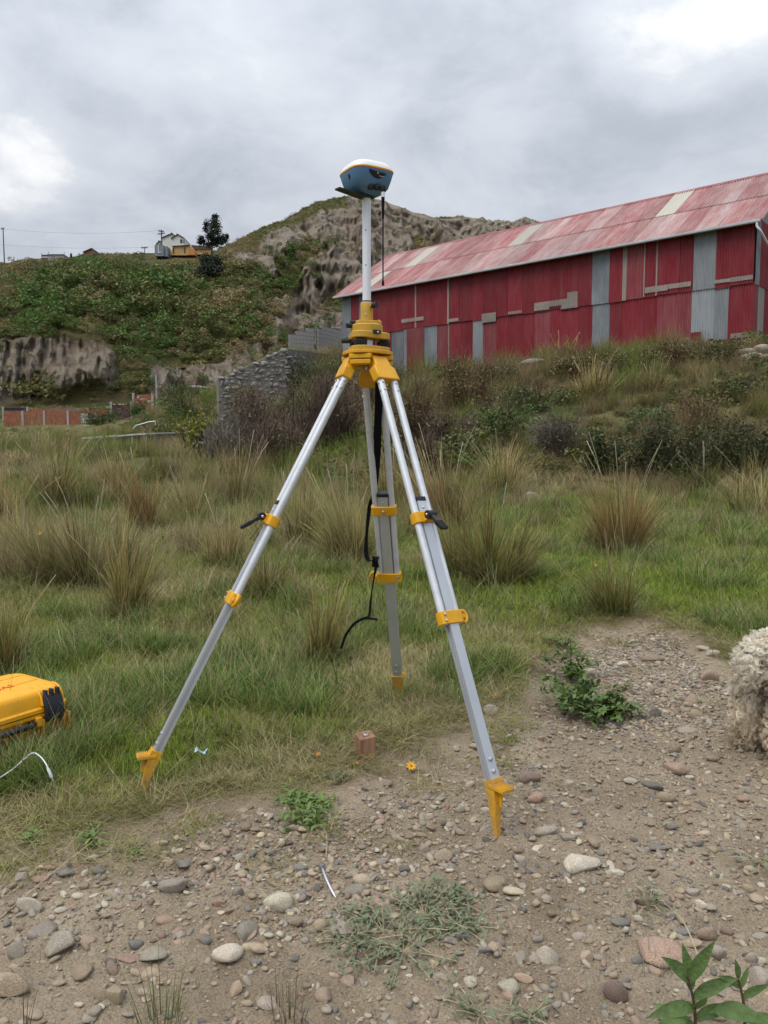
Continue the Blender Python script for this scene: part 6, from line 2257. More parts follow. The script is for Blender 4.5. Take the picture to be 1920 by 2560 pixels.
def build_tussocks():
    T = [('largest bunch grass tussock, orange brown, right of the tripod', 1555, 1392, 0.98, 0.80, 'orange', 1500, 1, 12),
         ('olive green bunch grass tussock beside the right tripod leg', 1225, 1462, 0.78, 0.72, 'olive', 1300, 2, 8),
         ('broad bunch grass tussock on the left of the meadow', 225, 1468, 0.82, 0.80, 'straw', 1400, 3, 10),
         ('narrow upright straw tussock in front of the broad left one', 318, 1545, 0.50, 0.34, 'olive', 650, 4, 4),
         ('small thin green tussock at the edge of the bare ground on the right', 1535, 1535, 0.42, 0.34, 'olive', 420, 5, 3),
         ('straw tussock cut off by the right edge of the picture', 1905, 1300, 1.00, 0.9, 'straw', 900, 6, 8),
         ('slim orange tussock behind the broad left tussock', 372, 1345, 0.95, 0.55, 'orange', 700, 7, 6),
         ('orange tussock at the left picture edge halfway up', 5, 1345, 0.9, 0.8, 'orange', 800, 8, 6),
         ('tall pale tussock close behind the back tripod leg', 880, 1410, 0.85, 0.7, 'straw', 1000, 9, 10),
         ('tall dry tussock right behind the right tripod leg', 1120, 1345, 1.1, 0.9, 'straw', 1200, 10, 12),
         ('green yellow tussock at the left edge beside the yellow case', 5, 1690, 0.42, 0.3, 'olive', 480, 11, 3),
         ('small yellowish tuft left of the back tripod foot', 800, 1660, 0.40, 0.26, 'olive', 420, 12, 2),
         ('straw tussock between the left and back tripod legs', 730, 1380, 0.7, 0.65, 'straw', 900, 13, 8),
         ('dry tussock under the brown shrubs left of the tripod', 600, 1275, 1.1, 0.9, 'straw', 800, 14, 8),
         ('pale tussock below the yellow green bush', 480, 1330, 0.8, 0.7, 'straw', 700, 15, 7),
         ('wispy tussock at the far left on the crest', 130, 1270, 1.2, 1.0, 'straw', 800, 16, 9),
         ('faded tussock on the crest left of centre', 300, 1240, 1.1, 0.9, 'straw', 700, 17, 8),
         ('dull tussock on the slope behind the right leg', 1255, 1235, 1.2, 0.9, 'straw', 800, 18, 6),
         ('pale bunch grass behind the tripod strap', 985, 1290, 1.1, 0.9, 'olive', 900, 19, 8),
         ('low straw tussock left of the left tripod leg clamp', 560, 1420, 0.55, 0.5, 'straw', 600, 20, 5),
         ('low olive tussock under the left tripod leg', 655, 1500, 0.42, 0.4, 'olive', 500, 21, 4),
         ('leaning straw tussock at the left edge below the crest', 70, 1400, 0.7, 0.7, 'straw', 700, 22, 6),
         ('green tussock in front of the dark shrubs on the right', 1760, 1240, 0.8, 0.8, 'green', 500, 23, 4),
         ('dry grass bunch below the barn wall, tallest on the bank', 1560, 870, 1.2, 1.6, 'straw', 700, 24, 6),
         ('dry grass bunch against the light grey barn sheets', 1660, 862, 1.1, 1.3, 'straw', 700, 25, 6),
         ('dry grass bunch on the bank in the middle of the barn', 1400, 905, 1.1, 1.5, 'straw', 600, 26, 6),
         ('straw grass clump on the slope below the barn corner', 1480, 1000, 1.2, 1.6, 'straw', 700, 27, 6),
         ('straw grass clump left of the stone heap', 1640, 985, 1.1, 1.6, 'straw', 700, 28, 6)]
    for a in T:
        tussock(*a)


build_tussocks()


# ---- shrubs
def shrub(label, px, row, hpx, wpx, tone, seed, Y=None, nl=2200, name='shrub'):
    b = Wg(px, row) if Y is None else ground_at(px, Y)
    k = b.y / FPX
    h, w = hpx * k * 1.0, wpx * k
    r = np.random.default_rng(seed)
    root = thing(name, label, 'shrub', b, 'shrubs on the slope')
    tw, lf, lr = {'twig': ((0.135, 0.095, 0.080), (0.13, 0.108, 0.06), 0.35), 'greytwig': ((0.15, 0.132, 0.115), (0.13, 0.128, 0.08), 0.4), 'dark': ((0.08, 0.063, 0.047), (0.068, 0.088, 0.028), 0.9),
                  'green': ((0.085, 0.068, 0.04), (0.085, 0.130, 0.036), 1.0), 'olive': ((0.10, 0.082, 0.046), (0.135, 0.135, 0.048), 1.0), 'yellow': ((0.10, 0.085, 0.045), (0.20, 0.225, 0.042), 1.0), 'rust': ((0.14, 0.085, 0.056), (0.155, 0.122, 0.05), 0.6)}[tone]
    ns = 9
    tips = []
    st = MB()
    for i in range(ns):
        a = r.uniform(0, 2 * math.pi)
        e = Vector((math.cos(a) * w * r.uniform(0.1, 0.42), math.sin(a) * w * r.uniform(0.1, 0.42), h * r.uniform(0.6, 0.95)))
        p0 = b + Vector((math.cos(a) * 0.04 * w, math.sin(a) * 0.04 * w, -0.05))
        mid = p0 + e * 0.5 + Vector((r.normal(0, .06 * w), r.normal(0, .06 * w), 0))
        pts = smooth_path([p0, p0.lerp(mid, 0.5) + Vector((r.normal(0, .03 * w), r.normal(0, .03 * w), 0)), mid, p0 + e], 3)
        st.tube(pts, [0.022 * h * (1 - 0.8 * q / (len(pts) - 1)) for q in range(len(pts))], 5, caps=False)
        for q in pts[3:]:
            tips.append((q - b)[:])
    tips = np.array(tips)
    stems = st.build('stems', MATS['twig_plain'], root)
    h *= 1.12; w *= 1.15
    n = int(900 * (3.6 if lr < 0.5 else 1.6 if lr < 0.7 else 0.8))
    i = r.integers(0, len(tips), n)
    base = tips[i] + r.normal(0, 0.085 * w, (n, 3))
    base[:, 2] = np.maximum(base[:, 2], 0.02)
    az = np.arctan2(base[:, 1], base[:, 0]) + r.normal(0, 0.9, n)
    V = ribbons(base, az, r.uniform(0.1, 1.2, n), r.normal(0, 0.5, n), h * r.uniform(0.10, 0.30, n), np.full(n, 0.0085 * max(1, b.y / 18)), 3, colvar(tw, n, r, 0.3), colvar(tw, n, r, 0.3) * 1.15, r)
    put('twigs', quick('twig_mass', *V, 'twig'), root)
    m = int(nl * lr)
    if m:
        nb = 16
        cb = tips[r.integers(0, len(tips), nb)]
        c = cb[r.integers(0, nb, m)] + r.normal(0, 1, (m, 3)) * np.array([0.12 * w, 0.12 * w, 0.09 * h])
        c[:, 2] = np.clip(c[:, 2], 0.02, None)
        put('foliage', quick('foliage_mass', *leaves(c, r.uniform(0.05, 0.11, m) * (b.y / 20) ** 0.5, r, colvar(lf, m, r, 0.35), 0.5), 'leaf'), root)
    return root


mat('twig_plain', (0.07, 0.055, 0.045), rough=0.9, var=0.25, scale=6, spec=0.1)


def build_shrubs():
    S = [('tall leafless brown shrub left of the tripod head', 665, 1130, 150, 180, 'twig'),
         ('tall purple brown shrub just left of the tripod legs', 765, 1135, 205, 200, 'twig'),
         ('grey twiggy shrub at the foot of the rubble wall', 560, 1135, 85, 140, 'greytwig'),
         ('lower brown shrub in front of the two tall ones', 700, 1165, 120, 180, 'twig'),
         ('brown shrub directly behind the tripod hinge', 845, 1120, 160, 150, 'twig'),
         ('bright yellow green bush left of the brown shrubs', 490, 1135, 95, 110, 'yellow'),
         ('olive bush at the crest left of the yellow green bush', 415, 1130, 75, 100, 'olive'),
         ('silvery twig bush below the rubble wall corner', 545, 1160, 90, 120, 'greytwig'),
         ('olive bush beside the rubble wall, its top yellowish', 600, 1085, 120, 110, 'olive'),
         ('brown green shrub right of the tripod head', 1020, 1130, 170, 150, 'rust'),
         ('brown shrub right of the right tripod leg', 1120, 1150, 120, 150, 'twig'),
         ('low rusty shrub above the dry tussock', 1040, 1190, 100, 120, 'twig'),
         ('dark green shrub in the middle of the slope', 1255, 1100, 110, 170, 'green'),
         ('green shrub higher on the slope below the bare bank', 1330, 1035, 100, 180, 'green'),
         ('olive brown shrub upslope of the tripod', 1170, 1020, 120, 160, 'rust'),
         ('dark shrub behind the largest tussock', 1500, 1190, 120, 120, 'dark'),
         ('dark green shrub right behind the largest tussock', 1595, 1200, 150, 150, 'dark'),
         ('dark twiggy shrub right of the largest tussock', 1700, 1205, 165, 160, 'dark'),
         ('dark twiggy shrub near the right picture edge', 1800, 1195, 150, 160, 'dark'),
         ('dark shrub cut off by the right picture edge', 1900, 1190, 140, 140, 'dark'),
         ('small leafy green bush above the dark shrubs', 1620, 1090, 80, 130, 'green'),
         ('grey brown thicket left of the dark shrubs', 1400, 1140, 110, 150, 'greytwig'),
         ('rusty thicket above the straw clump', 1740, 1080, 100, 160, 'rust'),
         ('olive thicket on the upper right slope', 1840, 1010, 90, 150, 'olive'),
         ('green topped shrub against the grey barn wall', 1035, 925, 95, 75, 'yellow'),
         ('thin green shrub right of the green topped one', 1085, 920, 75, 50, 'green'),
         ('reddish shrub against the barn below the left seam', 1010, 935, 70, 80, 'rust'),
         ('brown shrub against the red barn sheets', 1320, 900, 95, 120, 'rust'),
         ('taller green brown shrub against the barn beside the grey sheet', 1445, 880, 110, 95, 'olive'),
         ('dark green bush at the barn corner on the right edge', 1910, 860, 120, 90, 'dark'),
         ('round olive shrub under the barn eave left part', 1165, 915, 90, 100, 'rust'),
         ('low dark shrub on the bank below the brown shrub', 1240, 965, 70, 130, 'dark'),
         ('low olive shrub on the bank left of centre', 1130, 965, 70, 120, 'olive'),
         ('low brown shrub on the bank below the barn middle', 1450, 950, 70, 120, 'rust'),
         ('low olive shrub on the bank right of the middle', 1580, 945, 70, 130, 'olive'),
         ('low rusty shrub below the light grey sheets', 1700, 925, 75, 130, 'rust'),
         ('low olive shrub left of the stone heap', 1790, 915, 70, 110, 'olive'),
         ('dark gap shrub left on the bank below the grey wall', 960, 985, 90, 110, 'dark'),
         ('green weedy shrub above the low stone wall', 830, 960, 80, 140, 'green'),
         ('green weedy shrub behind the tripod head on the left', 760, 985, 80, 130, 'green'),
         ('dull olive shrub on the slope behind the tripod head', 930, 1030, 110, 140, 'rust')]
    for i, a in enumerate(S):
        shrub(*a, seed=500 + i)
    # greenery beyond the crest on the left
    far = [('leafy green bush in the dip left of the rubble wall', 470, 1068, 95, 130, 'green', 45.0), ('dense green bush beside the pale utility post', 430, 1040, 75, 120, 'green', 62.0),
           ('green bush right of the purple gate', 345, 1045, 45, 90, 'green', 70.0), ('green bush in front of the purple gate foot', 250, 1058, 40, 90, 'green', 66.0),
           ('feathery pale green plant at the left crest', 130, 1125, 60, 200, 'green', 19.0), ('pale bush right of the brick shed', 520, 1010, 45, 90, 'green', 60.0),
           ('low olive bush between crest and low shed', 420, 1095, 40, 130, 'olive', 27.0)]
    for i, (lab, px, row, hp, wp, tone, Y) in enumerate(far):
        shrub(lab, px, row, hp, wp, tone, 700 + i, Y=Y, nl=1800)


build_shrubs()


def build_tree():
    b = hill_at(528, 700)
    b.y -= 4.0
    k = b.y / FPX
    r = np.random.default_rng(77)
    root = thing('eucalyptus_tree', 'tall dark eucalyptus tree with clumped crown on the hill ridge', 'tree', b)
    at_ = lambda px, row, dy=0.0: P(px, row, b.y + dy)
    base = b - Vector((0, 0, 1))
    tr = MB()
    top = at_(532, 556)
    pts = smooth_path([base, at_(528, 660), at_(530, 620), at_(531, 590), top], 4)
    tr.tube(pts, [0.28 * (1 - 0.85 * i / (len(pts) - 1)) for i in range(len(pts))], 7)
    trunk = tr.build('trunk', 'pole_wood', root)
    clumps = [(536, 552, 13, 11), (532, 566, 14, 12), (541, 566, 12, 10), (516, 560, 9, 10), (514, 573, 7, 9), (530, 582, 13, 11), (543, 580, 11, 10), (522, 592, 11, 10), (503, 596, 9, 8), (499, 605, 8, 8),
              (509, 606, 9, 8), (533, 600, 13, 12), (547, 596, 11, 10), (527, 612, 10, 9), (540, 610, 10, 9), (557, 594, 8, 8), (567, 591, 7, 7), (563, 601, 8, 8), (555, 607, 6, 7), (549, 604, 8, 8), (538, 541, 8, 6), (520, 612, 8, 7),
              (515, 652, 16, 18), (540, 655, 14, 16), (522, 672, 18, 16), (545, 678, 15, 14), (508, 680, 14, 12), (532, 690, 18, 12)]
    parts = []
    for i, (px, row, rx, ry) in enumerate(clumps):
        c = at_(px, row, r.uniform(-2.0, 2.0) - (3.0 if row > 630 else 0.0))
        j = pts[min(range(len(pts)), key=lambda q: (pts[q] - c).length + max(0, pts[q].z - c.z) * 2)]
        if row < 630:
            MB().tube(smooth_path([j, j.lerp(c, 0.5) + Vector((0, 0, -0.25)), c], 3), [0.10, 0.09, 0.08, 0.07, 0.05, 0.04, 0.03], 5).build('limb', 'pole_wood', trunk)
        n = int((24 if row < 630 else 70) * rx)
        p = np.array(c[:]) - np.array(b[:]) + r.normal(0, 1, (n, 3)) * np.array([rx * 0.43, rx * 0.43, ry * 0.43]) * k
        parts.append(leaves(p, r.uniform(0.25, 0.6, n), r, colvar((0.030, 0.040, 0.024), n, r, 0.35), 0.45))
    put('crown', quick('tree_crown', *merge(parts), 'leaf'), root)


build_tree()


# ---- broad-leaved weeds near the camera
def leaf_blade(mb, base, d, up, L, w, fold=0.25, droop=0.5, n=6):
    """lance-shaped leaf with a midrib fold; returns nothing, adds to mb"""
    d = Vector(d).normalized(); up = Vector(up)
    s = d.cross(up).normalized()
    o = len(mb.v)
    p = Vector(base)
    cur = d.copy()
    for i in range(n + 1):
        t = i / n
        ww = w * (math.sin(math.pi * min(1, 0.06 + t * 0.94) ** 0.8)) * 0.5
        nn = s.cross(cur).normalized()
        mb.v += [p - s * ww + nn * (fold * ww), p.copy(), p + s * ww + nn * (fold * ww)]
        cur = (cur - Vector((0, 0, 1)) * (droop / n)).normalized()
        p = p + cur * (L / n)
    for i in range(n):
        a = o + i * 3
        mb.f += [[a, a + 1, a + 4, a + 3], [a + 1, a + 2, a + 5, a + 4]]


mat('leaf_bright', (0.115, 0.185, 0.058), rough=0.62, var=0.35, scale=40, detail=8, bump=0.3, bscale=120, transl=0.25, spec=0.35, inst=0.18)
mat('leaf_weed', (0.145, 0.225, 0.060), rough=0.55, var=0.25, scale=12, transl=0.2, spec=0.3, inst=0.2)
mat('leaf_grey', (0.165, 0.195, 0.115), rough=0.7, var=0.2, scale=14, transl=0.15, spec=0.2, inst=0.2)
mat('stem_red', (0.11, 0.055, 0.04), rough=0.7, var=0.2)
mat('straw', (0.36, 0.30, 0.19), rough=0.8, var=0.2, scale=20)


def build_weeds():
    rs = random.Random(5)
    # two upright broad-leaved plants at the lower right
    for lab, px, row, tips in (('broad leaved green plant at the lower right corner, the taller one', 1738, 2600, 2), ('young broad leaved plant right at the lower right picture edge', 1862, 2610, 1)):
        b = Wg(px, row, 0.8)
        root = thing('broadleaf_plant', lab, 'plant', b, 'broad leaved plants')
        if tips == 2:
            stems = [(P(1718, 2440, b.y - 0.02), [(-0.55, -0.3, 0.75, .062), (0.35, -0.2, 1.0, .068), (-0.15, 0.2, 1.1, .06), (0.75, -0.1, 0.6, .065), (-0.95, -0.35, 0.15, .07), (0.0, -0.6, 0.5, .055), (0.9, 0.3, 0.3, .06), (-0.6, 0.4, 0.4, .06)])]
        else:
            stems = [(P(1842, 2432, b.y), [(-0.2, -0.2, 1.0, .032), (0.3, 0.1, 1.0, .03), (-0.7, -0.2, 0.6, .04), (0.6, -0.2, 0.6, .04), (-0.9, -0.1, 0.1, .05), (0.9, -0.2, 0.2, .055), (0.2, -0.8, 0.1, .05)])]
        for top, lv in stems:
            pts = smooth_path([b - Vector((0, 0, 0.02)), b.lerp(top, 0.5) + Vector((0.006, 0, 0)), top], 4)
            MB().tube(pts, [0.0035 - 0.0018 * i / (len(pts) - 1) for i in range(len(pts))], 7).build('stem', 'stem_red', root)
            n = len(lv)
            for i, (x, y, z, L) in enumerate(lv):
                f = 0.98 - 0.75 * i / n
                p = pts[int(f * (len(pts) - 1))]
                mb = MB()
                leaf_blade(mb, p, (x, y * 0.6, z + 0.15), (0, -0.75, 0.65), L * 1.35, L * 0.36, 0.4, 0.6, 8)
                mb.build('leaf', 'leaf_bright', root, angle=None)
        if tips == 2:
            for lp, dr, L in ((P(1790, 2530, b.y - 0.02), (0.95, -0.2, 0.3), .085), (P(1715, 2560, b.y - 0.03), (-0.9, -0.3, 0.25), .08), (P(1768, 2575, b.y - 0.06), (0.2, -0.8, 0.4), .075)):
                mb = MB()
                leaf_blade(mb, lp, dr, (0, -0.5, 0.85), L * 1.0, L * 0.38, 0.4, 0.7, 8)
                mb.build('leaf', 'leaf_bright', root, angle=None)

    def weed(label, lumps, m, n, size, aspect, name='weed', seed=0, flat=1.0, grp='weeds on the bare ground', stems=14):
        r = np.random.default_rng(seed)
        px, row = lumps[0][0], lumps[0][1]
        b = Wg(px, row)
        root = thing(name, label, 'weed', b, grp)
        lv = MB(); st = MB()
        for lx, ly, rx, hh in lumps:
            c = Wg(lx, ly)
            for i in range(stems):
                a = r.uniform(0, 2 * math.pi); q = rx * math.sqrt(r.uniform(0.05, 1))
                e = c + Vector((math.cos(a) * q, math.sin(a) * q, 0))
                e.z = Gs(e.x, e.y) + hh * r.uniform(0.3, 1.0) * (1 - 0.5 * (q / rx) ** 2)
                mid = c.lerp(e, 0.55) + Vector((0, 0, hh * 0.15))
                pts = smooth_path([c, mid, e], 4)
                st.tube(pts, 0.0011, 4, caps=False)
                for j in range(n // stems):
                    p = pts[r.integers(2, len(pts))] + Vector(r.normal(0, 0.008, 3))
                    d = Vector((r.normal(), r.normal(), 0.35 + 0.4 * r.normal()))
                    L = size * r.uniform(0.6, 1.2)
                    leaf_blade(lv, p, d, (0.1, 0.1, 1), L, L * aspect, 0.3, 0.4, 3)
        st.build('stems', 'stem_red' if m == 'leaf_weed' else 'straw', root)
        lv.build('leaves', m, root, angle=None)
        return root
    weed('dark green leafy weed clump on the right edge of the turf', [(1490, 1805, 0.15, 0.15), (1430, 1770, 0.15, 0.18), (1425, 1700, 0.12, 0.17), (1540, 1795, 0.10, 0.09)], 'leaf_weed', 330, 0.038, 0.42, seed=1, stems=16)
    weed('flat grey green mat of weeds in the middle of the gravel', [(960, 2330, 0.15, 0.035), (1060, 2290, 0.14, 0.04), (1110, 2250, 0.10, 0.04), (900, 2360, 0.10, 0.03), (1010, 2380, 0.12, 0.025), (1150, 2320, 0.08, 0.02)], 'leaf_grey', 230, 0.019, 0.32, seed=2, stems=18)
    weed('small green rosette weed with runners at the turf edge', [(765, 2055, 0.07, 0.05), (740, 2010, 0.06, 0.05), (790, 2020, 0.06, 0.04)], 'leaf_weed', 120, 0.028, 0.34, seed=3, stems=10)
    weed('small grey green seedling in front of the wooden stake', [(835, 1945, 0.05, 0.035)], 'leaf_grey', 60, 0.022, 0.35, seed=4, stems=8)
    weed('sparse grey green weed at the right edge of the gravel', [(1900, 2160, 0.10, 0.05)], 'leaf_grey', 70, 0.02, 0.3, seed=5, stems=12)
    weed('small weed sprig left of the brown pyramid stone', [(1560, 1730, 0.05, 0.05)], 'leaf_weed', 30, 0.024, 0.4, seed=6, stems=5)
    weed('olive weed sprig above the pink block stone', [(1625, 2265, 0.06, 0.05)], 'leaf_grey', 60, 0.02, 0.35, seed=7, stems=9)
    weed('thin grey weed at the bottom edge right of centre', [(1200, 2540, 0.08, 0.03), (1330, 2545, 0.07, 0.03)], 'leaf_grey', 60, 0.02, 0.3, seed=8, stems=10)
    weed('small green weed at the left turf edge', [(230, 2105, 0.05, 0.035), (80, 2100, 0.05, 0.03)], 'leaf_weed', 60, 0.024, 0.35, seed=9, stems=8)
    weed('green weed below the small right tussock', [(1410, 1625, 0.10, 0.10)], 'leaf_weed', 140, 0.032, 0.3, seed=10, stems=10)
    weed('grey seedling under the left turf lip', [(330, 2135, 0.05, 0.025)], 'leaf_weed', 40, 0.022, 0.3, seed=11, stems=6)
    # thin upright green grass at the lower left, dry tuft beside it
    for lab, px, row, h, w, n, c0, c1, sd in (('green grass tuft growing around the back tripod foot', 985, 1752, 0.10, 0.16, 160, (0.085, 0.118, 0.024), (0.205, 0.255, 0.06), 7),
                                              ('olive grass tuft right of the back tripod foot', 1040, 1748, 0.09, 0.14, 130, (0.10, 0.115, 0.03), (0.27, 0.26, 0.08), 8),
                                              ('thin upright green grass tuft at the bottom edge left of centre', 405, 2575, 0.13, 0.09, 40, (0.10, 0.14, 0.035), (0.22, 0.27, 0.08), 1),
                                              ('small dry straw tuft at the bottom edge near the centre', 725, 2530, 0.10, 0.08, 34, (0.14, 0.11, 0.06), (0.42, 0.36, 0.24), 2),
                                              ('lone dark seeding grass stalk at the lower left edge', 60, 2600, 0.14, 0.02, 4, (0.07, 0.07, 0.03), (0.08, 0.07, 0.045), 3),
                                              ('wispy dry grass sprig right of the weed mat', 1640, 2420, 0.09, 0.08, 14, (0.2, 0.17, 0.11), (0.5, 0.46, 0.38), 4)):
        b = Wg(px, row, 0.8)
        r = np.random.default_rng(900 + sd)
        q = np.sqrt(r.uniform(0, 1, n)) * w / 2; t = r.uniform(0, 6.28, n)
        V = ribbons(np.stack([q * np.cos(t), q * np.sin(t), 0 * q - 0.003], 1), t, r.uniform(0.02, 0.35, n), r.uniform(0, 0.5, n), h * r.uniform(0.5, 1.1, n), np.full(n, 0.0022), 5, colvar(c0, n, r), colvar(c1, n, r), r)
        root = thing('grass_tuft', lab, 'grass', b, 'grass tufts on the gravel')
        put('blades', quick('tuft_blades', *V, 'grass_blade'), root)
    # long dry stalks lying on the ground
    for lab, a, c, arch in (('long dry straw stalk lying across the left edge of the gravel', (-20, 2320), (235, 2108), 0.02), ('dry stalk lying in front of the rosette weed', (800, 2060), (815, 2150), 0.015), ('dry stalk lying below the rosette weed on the left', (640, 2170), (728, 2090), 0.015),
                            ('pale stalk leaning over the grass right of the back foot', (1270, 1690), (1420, 1790), 0.05), ('thin dry stalk at the lower right above the leafy plant', (1640, 2250), (1760, 2440), 0.03)):
        p, q = Wg(*a), Wg(*c)
        pts = smooth_path([p + Vector((0, 0, .006)), p.lerp(q, 0.5) + Vector((0.01, 0.0, arch)), q + Vector((0, 0, .006))], 6)
        o = MB().tube(pts, 0.0014, 5).build('dry_stalk', 'straw', at=p)
        tag(o, lab, 'stalk', 'dry stalks')
    # yellow flowers
    mat('petal_yellow', (0.75, 0.40, 0.01), rough=0.5, var=0.1, transl=0.2)
    mat('petal_orange', (0.62, 0.22, 0.01), rough=0.5, var=0.1, transl=0.2)
    mat('flower_heart', (0.45, 0.17, 0.01), rough=0.8, var=0.2)
    for lab, px, row, R, lift, m in (('yellow flower with eight petals right of the wooden stake', 1028, 1930, 0.018, 0.02, 'petal_yellow'), ('small orange flower bud left of the wooden stake', 795, 1908, 0.008, 0.03, 'petal_orange'),
                                     ('tiny orange flower in front of the wooden stake', 893, 1922, 0.006, 0.02, 'petal_orange'), ('orange flower on the left meadow beside the broad tussock', 102, 1420, 0.026, 0.30, 'petal_yellow'),
                                     ('small yellow flower left of the left leg lever', 602, 1352, 0.018, 0.12, 'petal_yellow'), ('tiny yellow flower right of the olive tussock', 1490, 1445, 0.014, 0.1, 'petal_yellow'), ('small orange flower by the right leg near the round stone', 1238, 1755, 0.008, 0.03, 'petal_orange')):
        b = Wg(px, row + lift * 300 / 2.0 if lift > 0.05 else row + 12)
        b = Wg(px, row)
        root = thing('wild_flower', lab, 'flower', b, 'small wild flowers')
        c = b + Vector((0, 0, lift))
        nrm = Vector((0.05, -0.55, 0.83)).normalized(); e1 = nrm.orthogonal().normalized(); e2 = nrm.cross(e1)
        MB().tube([b - Vector((0, 0, .01)), b.lerp(c, 0.6) + Vector((.003, 0, 0)), c], 0.0011, 5).build('stem', 'leaf_weed', root)
        for k in range(8):
            t = 2 * math.pi * k / 8 + 0.2
            mb = MB()
            leaf_blade(mb, c, e1 * math.cos(t) + e2 * math.sin(t) + nrm * 0.15, nrm, R, R * 0.5, 0.15, 0.05, 4)
            mb.build('petal', m, root, angle=None)
        MB().tube([c - nrm * 0.001, c + nrm * R * 0.12, c + nrm * R * 0.2], [R * 0.28, R * 0.26, R * 0.12], 10).build('heart', 'flower_heart', root)


build_weeds()
# ------------------------------------------------------------------ stones and gravel
def stone_mat(name, c1, c2, rough=0.8, sp=0.35):
    m = mat(name, c1, rough=rough, var=0.0, col2=c2, scale=7, bump=0.35, bscale=30, spec=0.25, inst=0.2, hue=0.012, detail=8, contrast=1.2)
    nt = m.node_tree; N = nt.nodes.new; L = nt.links.new
    b = nt.nodes['Principled BSDF']
    src = b.inputs['Base Color'].links[0].from_socket
    tc = N('ShaderNodeTexCoord')
    nz = N('ShaderNodeTexNoise'); nz.inputs['Scale'].default_value = 38; nz.inputs['Detail'].default_value = 4
    L(tc.outputs['Object'], nz.inputs['Vector'])
    mr = N('ShaderNodeMapRange'); mr.inputs['From Min'].default_value = 0.35; mr.inputs['From Max'].default_value = 0.7; mr.inputs['To Min'].default_value = 1 - sp; mr.inputs['To Max'].default_value = 1 + sp
    L(nz.outputs['Fac'], mr.inputs['Value'])
    vm = N('ShaderNodeMix'); vm.data_type = 'RGBA'; vm.blend_type = 'MULTIPLY'; vm.inputs[0].default_value = 1
    L(src, vm.inputs[6]); L(mr.outputs[0], vm.inputs[7])
    L(vm.outputs[2], b.inputs['Base Color'])
    return m


STONE_COL = {'tan': ((0.306, 0.238, 0.166), (0.395, 0.322, 0.227)), 'pale': ((0.404, 0.353, 0.272), (0.511, 0.460, 0.370)), 'grey': ((0.257, 0.222, 0.179), (0.351, 0.308, 0.250)), 'slate': ((0.164, 0.151, 0.134), (0.226, 0.209, 0.187)),
             'brown': ((0.244, 0.184, 0.134), (0.333, 0.252, 0.183)), 'pink': ((0.315, 0.210, 0.156), (0.395, 0.277, 0.210)), 'cream': ((0.409, 0.344, 0.236), (0.503, 0.429, 0.314)), 'dark': ((0.117, 0.105, 0.090), (0.160, 0.145, 0.123)), 'plum': ((0.187, 0.137, 0.111), (0.245, 0.180, 0.146))}
for k_, (a_, b_) in STONE_COL.items():
    stone_mat('stone_' + k_, a_, b_)

_SV = {}


def stone_mesh(tone, i, sub=3):
    key = (tone, i, sub)
    if key not in _SV:
        src = _SV.get(('shape', i, sub))
        if src is None:
            src = stone_variants(1, sub, 1000 + i, 0.72, None)[0]
            _SV[('shape', i, sub)] = src
        me = src.copy()
        me.materials.clear(); me.materials.append(MATS['stone_' + tone])
        _SV[key] = me
    return _SV[key]


ADJ = {'tan': 'tan', 'pale': 'pale', 'grey': 'grey brown', 'slate': 'blue grey', 'brown': 'brown', 'pink': 'pinkish', 'cream': 'cream', 'dark': 'blackish', 'plum': 'purple brown'}
MARKS = {'the bent nail': (818, 2220), 'the weed mat': (1010, 2320), 'the right tripod foot': (1242, 2040), 'the leafy plant': (1740, 2500), 'the dog': (1885, 1780), 'the leafy weed clump': (1470, 1760), 'the left gravel edge': (0, 2300), 'the thin green grass tuft': (405, 2480)}


def place_stone(px, py, w, h, tone, i, rs, label, grp, sink=0.28, asp=None):
    g = Wg(px, py + h * 0.30)
    k = g.y / FPX
    W = w * k
    # the camera looks down on it: split the seen height between depth and thickness
    ang = math.atan2(CAMZ, g.y)
    Hs = h * k
    dep = W * rs.uniform(0.62, 0.9)
    th = max(0.35 * W, (Hs - dep * math.sin(ang)) / math.cos(ang))
    th = min(th, 0.85 * W)
    me = stone_mesh(tone, i)
    rz = rs.choice((0.0, math.pi)) + rs.uniform(-0.35, 0.35)
    sx = W; sy = dep * 1.1; sz = th / 0.62
    z = Gs(g.x, g.y) + th * (0.5 - sink)
    o = put('stone', me, None, (g.x, g.y, z), (rs.uniform(-.12, .12), rs.uniform(-.15, .15), rz), (sx, sy, sz))
    return tag(o, label, 'stone', grp)


def small_label(px, py, tone):
    mk = min(MARKS, key=lambda q: math.hypot(px - MARKS[q][0], py - MARKS[q][1]))
    dx, dy = px - MARKS[mk][0], py - MARKS[mk][1]
    far = math.hypot(dx, dy)
    how = 'near' if 'edge' in mk else ('upper ' if dy < 0 else 'lower ') + ('left of' if dx < 0 else 'right of')
    return 'small %s pebble %s%s %s' % (ADJ[tone], 'close ' if far < 110 else 'well ' if far > 230 else '', how, mk)


